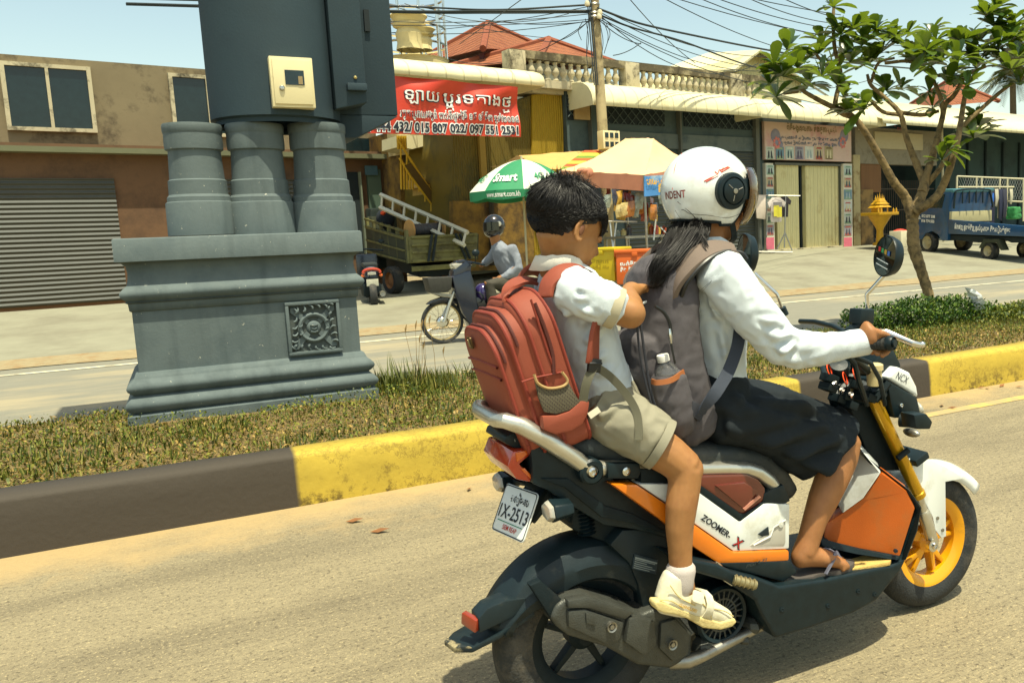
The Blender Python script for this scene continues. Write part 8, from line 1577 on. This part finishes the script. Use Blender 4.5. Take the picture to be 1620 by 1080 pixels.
# ================================================================ the oncoming motorcycle and its rider, on the far lane
MYc = 10.88
moto = thing('motorcycle', 'black underbone motorcycle with large spoked wheels on the far lane', 'motorcycle', (P(780, 520, MYc).x, MYc, 0))
def mplate(name, pts, d0, d1, m, parent=moto, bevel=.012): mb = MB(); mb.prism([P(*q, MYc+d0) for q in pts], (0, d1-d0, 0)); return mb.build(name, m, parent, bevel=bevel)
m_nav = mat('navy_gloss', S(20, 28, 44), .25, var=.1, coat=.5)
def spoked(c, R2):
    mb = MB(); y_ = Vector((0, 1, 0)); mb.lathe(c, y_, [(R2-.045, -.025), (R2-.012, -.032), (R2, 0), (R2-.012, .032), (R2-.045, .025)], 48); o = mb.build('wheel', m_tyre, moto); mb = MB(); mb.lathe(c, y_, [(R2-.042, -.022), (R2-.058, -.018), (R2-.052, 0), (R2-.058, .018), (R2-.042, .022)], 48); mb.build('rim', mat('tan_rim', S(180, 160, 110), .4, .4), o)
    mb = MB()
    for k in range(28): a = 6.283*k/28; mb.tube([c+Vector((math.cos(a+.5*(-1)**k)*.05, .03*(-1)**k, math.sin(a+.5*(-1)**k)*.05)), c+Vector((math.cos(a)*(R2-.055), 0, math.sin(a)*(R2-.055)))], .0022, 4)
    mb.build('spoke', m_steel, o); mb = MB(); mb.lathe(c, y_, [(0, -.06), (.05, -.055), (.075, -.03), (.075, .03), (.05, .055), (0, .06)], 24); mb.build('hub', m_steel, o)
w1_ = P(700, 509, MYc); spoked(w1_, w1_.z); w2_ = w1_+Vector((1.24, 0, 0)); spoked(w2_, w1_.z)
for d in (-.08, .08): mb = MB(); mb.tube([w1_+Vector((0, d, 0)), P(712, 478, MYc+d), P(733, 425, MYc+d)], [.022, .024, .026], 10); mb.build('fork_leg', m_silv, moto)
mplate('front_mudguard', ((676, 482), (684, 476), (700, 470), (718, 472), (726, 482), (716, 480), (700, 477), (686, 481)), -.06, .06, m_nav); mplate('leg_shield', ((716, 438), (744, 428), (752, 452), (756, 486), (762, 522), (748, 520), (733, 496), (722, 470)), -.16, .16, m_nav); mplate('front_cowl', ((718, 428), (738, 412), (746, 420), (744, 452), (724, 462), (716, 446)), -.11, .11, m_nav)
mplate('shield_flash', ((723, 455), (742, 446), (744, 450), (724, 461)), -.118, -.10, m_silv, bevel=.003); mplate('headlamp', ((716, 419), (722, 416), (744, 417), (741, 424), (722, 429)), -.10, .10, m_clear, bevel=.012); mplate('headlamp_cowl', ((724, 413), (734, 410), (747, 414), (748, 420), (738, 416), (722, 417)), -.10, .10, m_nav)
mplate('basket', ((676, 440), (716, 438), (714, 458), (706, 462), (682, 462)), -.14, .14, mat('basket_dark', S(48, 48, 42), .7, var=.3, vs=30), bevel=.01); mplate('carrier', ((680, 463), (716, 466), (724, 472), (700, 470)), -.10, .10, m_dsteel, bevel=.004)
mplate('frame_body', ((752, 470), (790, 470), (830, 468), (880, 460), (900, 466), (870, 490), (800, 505), (764, 512)), -.10, .10, m_nav); mplate('saddle', ((785, 452), (830, 446), (885, 444), (900, 452), (880, 462), (800, 464)), -.12, .12, m_seat); mplate('engine', ((762, 505), (800, 500), (815, 515), (790, 530), (768, 526)), -.10, .10, m_dsteel)
for d in (-1, 1): mb = MB(); mb.tube([P(742, 414, MYc), P(752, 416, MYc+.15*d), P(766, 419, MYc+.34*d)], .014, 8); mb.build('handlebar', m_blk, moto); mb = MB(); mb.tube([P(752, 415, MYc+.2*d), P(752, 404, MYc+.26*d)], .006, 6); mb.build('mirror_stem', m_blk, moto); mb = MB(); mb.ell(P(752.5, 400, MYc+.26*d), (.05, .03, .045)); mb.build('mirror_housing', m_blk, moto)
hm2 = thing('helmet', 'purple helmet hung behind the far motorcycle\'s leg shield', 'helmet', tuple(P(766, 462, MYc-.1))); mb = MB(); mb.ell(P(764, 462, MYc-.05), (.115, .11, .12)); mb.build('shell', mat('purple_gloss', S(50, 40, 92), .15, coat=.8), hm2); mb = MB(); mb.lathe(P(756, 470, MYc-.1), (-.5, -.8, -.2), [(.07, 0), (.08, .01), (.07, .02)], 18); mb.build('rim_trim', m_blk, hm2)
rid = thing('person', 'motorcyclist in grey shirt and dark helmet with one hand on his thigh', 'person', tuple(P(810, 450, MYc)))
mb = MB(); MP = lambda x, y, d, *r_: (P(x, y, MYc+d), *r_)
mb.loft([MP(781, 362, 0, .09), MP(784, 385, 0, .06), MP(788, 392, 0, .07)], 14); mb.loft([MP(792, 400, 0, .10, .16), MP(800, 420, 0, .11, .16), MP(812, 440, 0, .12, .16)], 16)
mb.loft([MP(812, 393, -.17, .05), MP(819, 422, -.24, .042), MP(800, 436, -.18, .035), MP(788, 440, -.14, .03)], 12); mb.loft([MP(788, 441, -.14, .026, .04), MP(778, 444, -.13, .016, .04)], 10)
for i in range(4): mb.loft([MP(781, 442+1.2*i, -.16+.02*i, .011), MP(775, 445+1.2*i, -.16+.02*i, .010), MP(772, 449+1.0*i, -.15+.02*i, .008)], 8)
mb.loft([MP(785, 440, -.11, .014), MP(779, 439, -.08, .011)], 8)
mb.loft([MP(788, 393, .17, .05), MP(776, 412, .26, .04), MP(765, 418, .31, .032), MP(760, 420, .33, .034)], 12)
for d in (-.13, .13): mb.loft([MP(818, 448, d, .085), MP(790, 446, d*1.3, .075), MP(772, 448, d*1.4, .06), MP(782, 475, d*1.4, .055), MP(792, 510, d*1.3, .045), MP(780, 518, d*1.3, .04)], 12)
organic('body', mb, .013, m_skin2, rid, 3)
m_gsh = mat('grey_pink_shirt', S(132, 138, 148), .85, var=.08, vs=3, bump=.2, bs=30, col2=S(92, 96, 108), mixs=4, mixlo=.5, mixhi=.75); fol = [(P(795, 405, MYc-.2), P(815, 425, MYc-.2), .02, .014), (P(800, 430, MYc-.2), P(822, 415, MYc-.2), .02, .012), (P(785, 410, MYc-.15), P(800, 435, MYc-.15), .02, .012)]
mb = MB(); mb.loft([MP(786, 386, 0, .075, .10), MP(790, 393, 0, .10, .18), MP(798, 412, 0, .13, .19), MP(808, 430, 0, .135, .18), MP(815, 446, 0, .14, .18)], 20); mb.loft([MP(808, 392, -.15, .075), MP(816, 408, -.2, .068), MP(820, 424, -.24, .062), MP(808, 433, -.21, .055), MP(795, 439, -.165, .045)], 16); mb.loft([MP(788, 392, .15, .075), MP(777, 408, .23, .06), MP(766, 417, .30, .045)], 14); organic('shirt', mb, .014, m_gsh, rid, 3, fol, (.006, 9))
mb = MB(); mb.loft([MP(816, 445, 0, .12, .18), MP(815, 455, 0, .11, .18)], 18)
for d in (-.13, .13): mb.loft([MP(815, 449, d*.8, .105), MP(792, 448, d*1.25, .09), MP(774, 449, d*1.4, .075), MP(779, 472, d*1.4, .072), MP(788, 508, d*1.3, .06)], 16)
organic('trousers', mb, .014, mat('dark_trousers', S(66, 62, 52), .85, var=.12, vs=4, bump=.2, bs=25), rid, 3, (), (.006, 10))
for d in (-.13, .13): mb = MB(); mb.loft([MP(792, 513, d*1.3, .035), MP(778, 519, d*1.3, .035, .045), MP(768, 521, d*1.3, .025, .04)], 12); mb.build('shoe', m_blk, rid)
hm3 = thing('helmet', 'dark glossy full face helmet with mirrored visor on the motorcyclist', 'helmet', tuple(P(781, 358, MYc))); hc = P(782, 357, MYc); mb = MB(); mb.ell(hc, (.148, .128, .150)); mb.ell(hc+Vector((-.05, -.015, -.07)), (.105, .105, .085)); organic('shell', mb, .012, mat('charcoal_gloss', S(16, 18, 20), .18, coat=.8, var=.1), hm3, 4); fh = Vector((-.80, -.58, -.05)).normalized(); sh_ = fh.cross(ZU).normalized(); mb = MB(); mb.sheet([[hc+(fh*(.158*math.cos(a))+sh_*(.142*math.sin(a)))+ZU*z_ for a in [R_(-62+124*i/14) for i in range(15)]] for z_ in (-.055, -.03, 0, .03, .052)]); mb.build('visor', mat('visor_mirror', (.06, .07, .07), .15, metal=.9), hm3, fix=False); mb = MB(); mb.lathe(hc+Vector((.02, -.128, .02)), (0, -1, 0), [(0, .01), (.03, .008), (.034, 0)], 16); mb.build('hinge', m_silv, hm3)
# ================================================================ scooter parked with its back to us by the monument
ps = thing('parked_scooter', 'black scooter parked tail towards us beside the olive truck', 'scooter', tuple(PD(590, 488, 15.9))); pc0 = PD(590, 466, 15.9); hd_ = (PD(577, 440, 17.6)-PD(589, 466, 15.9)); hd_.z = 0; hd_.normalize(); sx2 = hd_.cross(ZU).normalized()
def pb2(name, c, d, m, bevel=.03, par=ps, taper=1.): mb = MB(); mb.box(c, d, (sx2, hd_, ZU), taper=taper); return mb.build(name, m, par, bevel=bevel)
R2 = 22*15.9/FPX; gz = pc0.z-R2
for k in (0, 1.25): c = pc0+hd_*k; mb = MB(); mb.lathe(c, sx2, [(R2*.6, -.05), (R2*.92, -.065), (R2, -.03), (R2, .03), (R2*.92, .065), (R2*.6, .05)], 32); w = mb.build('wheel', m_tyre, ps); mb = MB(); mb.lathe(c, sx2, [(0, -.03), (R2*.58, -.03), (R2*.63, -.05), (R2*.63, .05), (0, .03)], 24); mb.build('rim', m_dsteel, w)
pb2('tail', pc0+hd_*.25+ZU*.42, (.24, .7, .22), m_nav, .05, taper=.8); pb2('saddle', pc0+hd_*.4+ZU*.55, (.26, .7, .08), m_seat, .03); pb2('engine', pc0+hd_*.35+ZU*.08, (.34, .6, .24), m_blkm, .05); pb2('front_shield', pc0+hd_*1.0+ZU*.4, (.4, .12, .7), m_nav, .05); mb = MB(); mb.tube([pc0+hd_*.95+ZU*.8-sx2*.33, pc0+hd_*1.05+ZU*.84, pc0+hd_*.95+ZU*.8+sx2*.33], .016, 8); mb.build('handlebar', m_blk, ps)
for s_ in (-1, 1): mb = MB(); mb.ell(pc0+hd_*.95+ZU*.98+sx2*.3*s_, (.06, .03, .045)); mb.build('mirror', m_blk, ps); mb = MB(); mb.ell(pc0+hd_*-.12+ZU*.36+sx2*.16*s_, (.035, .035, .03)); mb.build('indicator', m_amber, ps)
mb = MB(); mb.tube([pc0-hd_*.14+ZU*.42+sx2*(.15*math.cos(a))+ZU*(.06*math.sin(a)) for a in [R_(k*20) for k in range(-1, 11)]], .028, 8); mb.build('tail_light', m_red, ps); pb2('lamp', pc0-hd_*.13+ZU*.40, (.15, .04, .06), m_clear, .01); q_ = pb2('number_plate', pc0-hd_*.15+ZU*.23, (.21, .012, .13), mat('grey_plate', S(180, 178, 160), .5, var=.2, vs=30), .003)
mb = MB(); mb.tube([pc0+sx2*.16-hd_*.2+ZU*.02, pc0+sx2*.16+hd_*.35-ZU*.02], [.055, .06], 12); mb.lathe(pc0+sx2*.16-hd_*.205+ZU*.02, -hd_, [(.03, 0), (.05, .004), (.055, -.004)], 14); mb.build('exhaust', m_dsteel, ps)
# ================================================================ blue pickup
wf, wr2_ = PD(1470, 383.5, 25.6), PD(1566, 397, 23.4); pk_h = wf-wr2_; hdz = pk_h.copy(); pk_h.normalize(); pk_n = pk_h.cross(ZU).normalized(); pk_n = pk_n if pk_n.dot(CAMO-wf) > 0 else -pk_n; pk_u = pk_n.cross(pk_h).normalized(); pk_u = pk_u if pk_u.z > 0 else -pk_u
m_blu = mat('blue_truck', S(26, 74, 116), .35, var=.08, vs=2, coat=.4, col2=S(34, 68, 98), mixs=1.5); pku = thing('pickup', 'blue pickup with telephone numbers on its door parked before the sheds', 'pickup', tuple(wr2_-ZU*.3))
def KP(px, py, off=0.): return hit(px, py, wf+pk_n*(.12+off), pk_n)
def kplate(name, pts, o0, o1, m, par=pku, bevel=.02): mb = MB(); mb.prism([KP(*q, o1) for q in pts], tuple(pk_n*(o0-o1))); return mb.build(name, m, par, bevel=bevel)
WT = 1.55
kplate('cab', ((1449, 340), (1458, 326), (1478, 305), (1484, 302), (1506, 302), (1502, 330), (1499, 381), (1488, 381), (1484, 372), (1474, 366), (1463, 370), (1458, 379), (1451, 379)), -WT, 0, m_blu, bevel=.05)
kplate('cab_roof', ((1478, 306), (1482, 299), (1508, 299), (1507, 305)), -WT, .0, mat('roof_teal', S(70, 120, 130), .4), bevel=.04); kplate('side_window', ((1460, 329), (1480, 307), (1495, 307), (1490, 329)), -.02, .012, m_glass, bevel=.004)
bd_ = kplate('bed_side', ((1500, 347), (1640, 359), (1640, 375), (1500, 370)), -.05, .0, m_blu); kplate('bed_side', ((1500, 347), (1640, 359), (1640, 375), (1500, 370)), -WT, -WT+.05, m_blu); kplate('bed_floor', ((1500, 366), (1640, 373), (1640, 376), (1500, 370)), -WT+.05, -.05, m_old, bevel=.004); kplate('tail_board', ((1636, 359), (1642, 359.5), (1642, 376), (1636, 375)), -WT, 0, m_blu)
kplate('headboard', ((1501, 335), (1504, 335), (1504, 352), (1501, 350)), -WT, -.02, mat('cream_board', S(170, 162, 122), .7, var=.08), bevel=.01); kplate('rear_window', ((1504.5, 309), (1508, 309), (1506, 326), (1502, 326)), -WT+.15, -.15, m_dark, bevel=.004)
mb = MB(); a, b_ = KP(1509, 330, -.05), KP(1512, 301, -.12); c_, d = b_-pk_n*(WT-.3), a-pk_n*(WT-.1); mb.tube(spline([a, a.lerp(b_, .75), b_-pk_n*.1, c_+pk_n*.1, d.lerp(c_, .75), d], 30), .03, 8)
for k in range(1, 5): mb.tube([b_.lerp(c_, k/5), b_.lerp(c_, k/5)-ZU*.38], .022, 6)
mb.build('guard_hoop', m_blk, pku)
kplate('sill', ((1499, 371), (1640, 377), (1640, 384), (1600, 384), (1586, 378), (1560, 377), (1548, 384), (1512, 380), (1499, 380)), -WT+.3, -.1, m_dark, bevel=.01); kplate('wheel_arch', ((1548, 392), (1556, 378), (1580, 378), (1588, 396), (1583, 396), (1576, 384), (1560, 384), (1553, 393)), -.2, .0, m_old, bevel=.006)
for c, R2, rr in ((wf, 16.8*25.6/FPX, .62), (wr2_, 15*23.4/FPX, .55)):
    for o_ in (0, -WT+.25): cc = c+pk_n*o_; mb = MB(); mb.lathe(cc, pk_n, [(R2*rr, -.10), (R2*.93, -.11), (R2, -.05), (R2, .05), (R2*.93, .10), (R2*rr, .09)], 32); w = mb.build('wheel', m_tyre, pku); mb = MB(); mb.lathe(cc, pk_n, [(0, .03), (R2*.2, .04), (R2*.3, .01), (R2*(rr-.1), .03), (R2*(rr+.02), .09), (R2*(rr+.02), -.09)], 26); mb.build('rim', mat('tan_wheel', S(176, 164, 128), .5, .2), w)
def ktext(body, px, py, wpx, hpx, m, par, **kw): a, c = KP(px, py, .008), KP(px+wpx, py+wpx*.075, .008); dy = KP(px, py-hpx, .008).z-a.z; text('lettering', body, a, c-a, ZU, dy, m, par, width=(c-a).length, **kw)
ktext('TEL:', 1450.5, 346, 6.5, 4.5, m_bw, pku, grow=.05); ktext('012 877 508', 1458, 343.5, 21, 4.2, m_bw, pku, grow=.05); ktext('016 774 555', 1457.5, 351, 20.5, 4.2, m_bw, pku, grow=.05); ktext('ដឹកជញ្ជូនទំនិញគ្រប់ប្រភេទ និងរៀបចំផ្ទះ', 1510, 361.5, 88, 6.5, m_bw, bd_, grow=.05)
# ================================================================ cage, laundry, sack, shrine, white box, clothes rack, plastic bag
cg = thing('metal_cage', 'white metal cage frame with wire mesh behind the blue pickup', 'cage', tuple(PD(1570, 390, 28))); m_cg = mat('cage_white', S(182, 176, 146), .6)
cq = lambda px, py: PD(px, py, 27.6)
for a, b_ in (((1514, 279), (1640, 284)), ((1514, 279), (1513, 345)), ((1545, 281), (1544, 345)), ((1553, 281), (1553, 345)), ((1582, 283), (1579, 345)), ((1594, 283), (1592, 345)), ((1619, 284), (1619, 350)), ((1556, 317), (1640, 320)), ((1516, 296), (1604, 296))): mb = MB(); mb.tube([cq(*a), cq(*b_)], .032, 6); mb.build('bar', m_cg, cg)
mb = MB()
for k in range(30): x = 1515+k*4; mb.tube([cq(x, 281), cq(x+14, 316)], .006, 4); mb.tube([cq(x+14, 281), cq(x, 316)], .006, 4)
mb.build('mesh', m_dsteel, cg)
def garment(label, px, py, w, h_, d_, c, kind='tee', ang=0., grp=None):
    cc = PD(px, py, d_); k = d_/FPX; W2, H2_ = w*k/2, h_*k; X = (RT*math.cos(ang)+FWD*math.sin(ang)); X.z = 0; X.normalize(); N_ = X.cross(ZU)
    if kind == 'tee': o = [(-.35, 0), (.35, 0), (1, -.22), (.85, -.42), (.6, -.34), (.62, -1), (-.62, -1), (-.6, -.34), (-.85, -.42), (-1, -.22)]
    else: o = [(-1, 0), (1, 0), (.9, -.5), (1, -1), (-.8, -.94), (-1, -.5)]
    mb = MB(); f = [cc+X*(x*W2)+ZU*(y*H2_)+N_*(.05*math.sin(x*3+y*4)) for x, y in o]; mb.prism(f, tuple(N_*-.05)); return tag(mb.build('garment', mat('cloth_%d_%d_%d' % tuple(int(v*255) for v in c), c, .85, var=.12, vs=4, bump=.3, bs=10), None, bevel=.01), label, 'garment', grp), (cc, X, N_, W2, H2_)
for px, w, h_, c in ((1567, 12, 34, S(40, 100, 190)), (1577, 6, 28, S(186, 180, 160)), (1584, 8, 50, S(40, 46, 70)), (1590, 7, 46, S(52, 54, 70)), (1570, 9, 78, S(30, 36, 60)), (1600, 5, 24, S(190, 184, 160))): garment('washing hung to dry on the white metal cage', px, 299, w, h_, 27.4, c, 'cloth', .2, 'washing on the cage')
sk_ = thing('sack', 'bright green woven sack standing beside the white cage', 'sack', tuple(PD(1604, 345, 27))); mb = MB(); mb.box(PD(1604, 337, 27), (.42, .3, .36), (fe, -fn, ZU), taper=.88); organic('bag', mb, .03, mat('green_weave', S(40, 120, 60), .7, var=.2), sk_, 2, (), (.02, 8))
shr = thing('spirit_house', 'golden spirit house shrine on a carved pedestal beside the folding gates', 'shrine', tuple(PD(1392, 388, 26))); m_gd = mat('gold_paint', S(190, 146, 30), .45, metal=.15, var=.12, vs=9, bump=.2, bs=20); sq = lambda px, py: PD(px, py, 26.2); k26 = 26.2/FPX
mb = MB(); c0 = sq(1392, 388); zz2 = lambda py: sq(1392, py).z-c0.z; mb.lathe(c0, ZU, [(.22, 0), (.22, .06), (.12, .12), (.10, zz2(365)), (.13, zz2(360)), (.30, zz2(346)), (.36, zz2(341))], 16); mb.build('pedestal', m_gd, shr, ang=25)
mb = MB(); mb.box(c0+ZU*zz2(338.5), (.96, .7, .09), (fe, -fn, ZU)); mb.build('platform', m_gd, shr, bevel=.01)
mb = MB(); mb.box(c0+ZU*(zz2(331)), (.40, .34, .25), (fe, -fn, ZU)); mb.build('house', m_gd, shr, bevel=.01)
for k, (w, py) in enumerate(((.58, 326), (.46, 321), (.34, 317))): mb = MB(); mb.box(c0+ZU*zz2(py), (w, w*.8, .10), (fe, -fn, ZU), taper=.6); mb.build('roof', m_gd, shr, bevel=.008)
for dx, h_ in ((0, .26), (-.2, .16), (.2, .16), (-.1, .2), (.12, .2)): mb = MB(); mb.lathe(c0+fe*dx+ZU*zz2(317), ZU, [(.035, 0), (.03, .05), (.012, h_*.6), (0, h_)], 8); mb.build('spire', m_gd, shr)
for dx in (-.44, .44, -.3, .3): mb = MB(); mb.lathe(c0+fe*dx+fn*.28+ZU*zz2(337), ZU, [(.03, 0), (.03, .08), (.01, .13), (0, .16)], 8); mb.build('figure', m_gd, shr)
mb = MB(); mb.box(c0+fn*.18+ZU*zz2(331), (.16, .04, .18), (fe, -fn, ZU)); mb.build('opening', m_dark, shr)
wb = MB(); c = PD(1424, 378, 24.5); wb.box(c, (.48, .4, .46), (fe, -fn, ZU)); tag(wb.build('crate', mat('white_crate', S(204, 196, 166), .6), None, bevel=.02), 'white box with a red bag on top behind the tree trunk', 'box'); rb2 = MB(); rb2.ell(PD(1424, 366.5, 24.5), (.22, .16, .07)); tag(organic('bag', rb2, .02, mat('red_bag', S(196, 56, 36), .6), None, 2, (), (.015, 12)), 'crumpled red bag lying on the white box', 'bag')
rk = thing('clothes_rack', 'thin metal clothes rack on a tripod foot before the folding gates', 'clothes rack', tuple(PD(1241, 396, 24.4))); rq = lambda px, py: PD(px, py, 24.3)
for nm, a, b_ in (('post', (1241, 392), (1243, 309)), ('rail', (1192, 309), (1266, 310)), ('leg', (1242, 368), (1229, 394)), ('leg', (1242, 368), (1253, 396)), ('foot_bar', (1196, 398), (1254, 399))): mb = MB(); mb.tube([rq(*a), rq(*b_)], .018, 6); mb.build(nm, m_dsteel, rk)
garment('long white towel hung on the clothes rack', 1203, 309, 18, 38, 24.2, S(214, 200, 186), 'cloth', .3); garment('black shirt hung behind the printed one on the clothes rack', 1241, 311, 22, 32, 24.3, S(50, 46, 52), 'tee', .3); o, (cc, X, N_, W2, H2_) = garment('pale printed T-shirt hung on the clothes rack', 1228, 312, 30, 39, 24.1, S(196, 186, 180), 'tee', .2)
for x, y, w, h_, c in ((-.1, -.55, .3, .22, S(206, 196, 60)), (.22, -.6, .28, .2, S(206, 150, 170)), (.05, -.3, .5, .1, S(120, 116, 116))): mb = MB(); q = cc+X*(x*W2)+ZU*(y*H2_)+N_*(.07); mb.add([q-X*W2*w-ZU*H2_*h_, q+X*W2*w-ZU*H2_*h_, q+X*W2*w+ZU*H2_*h_, q-X*W2*w+ZU*H2_*h_], [(0, 1, 2, 3)]); mb.build('shirt_print', mat('tee_%d' % int(c[0]*255), c, .8), o, fix=False)
pg = MB(); c = PD(1549, 484, 9.1); pts = [[c+Vector((.10*(i/5-.5)+.03*rnd.uniform(-1, 1)-.11*(j/6), .08*rnd.uniform(-1, 1), .22*j/6-.03+.015*rnd.uniform(-1, 1))) for i in range(6)] for j in range(7)]; pg.sheet(pts); tag(pg.build('plastic_bag', mat('film', (.80, .85, .84), .2, alpha=.85, coat=.5), None, fix=False, ang=15), 'crumpled clear plastic bag caught on the median bush', 'bag')
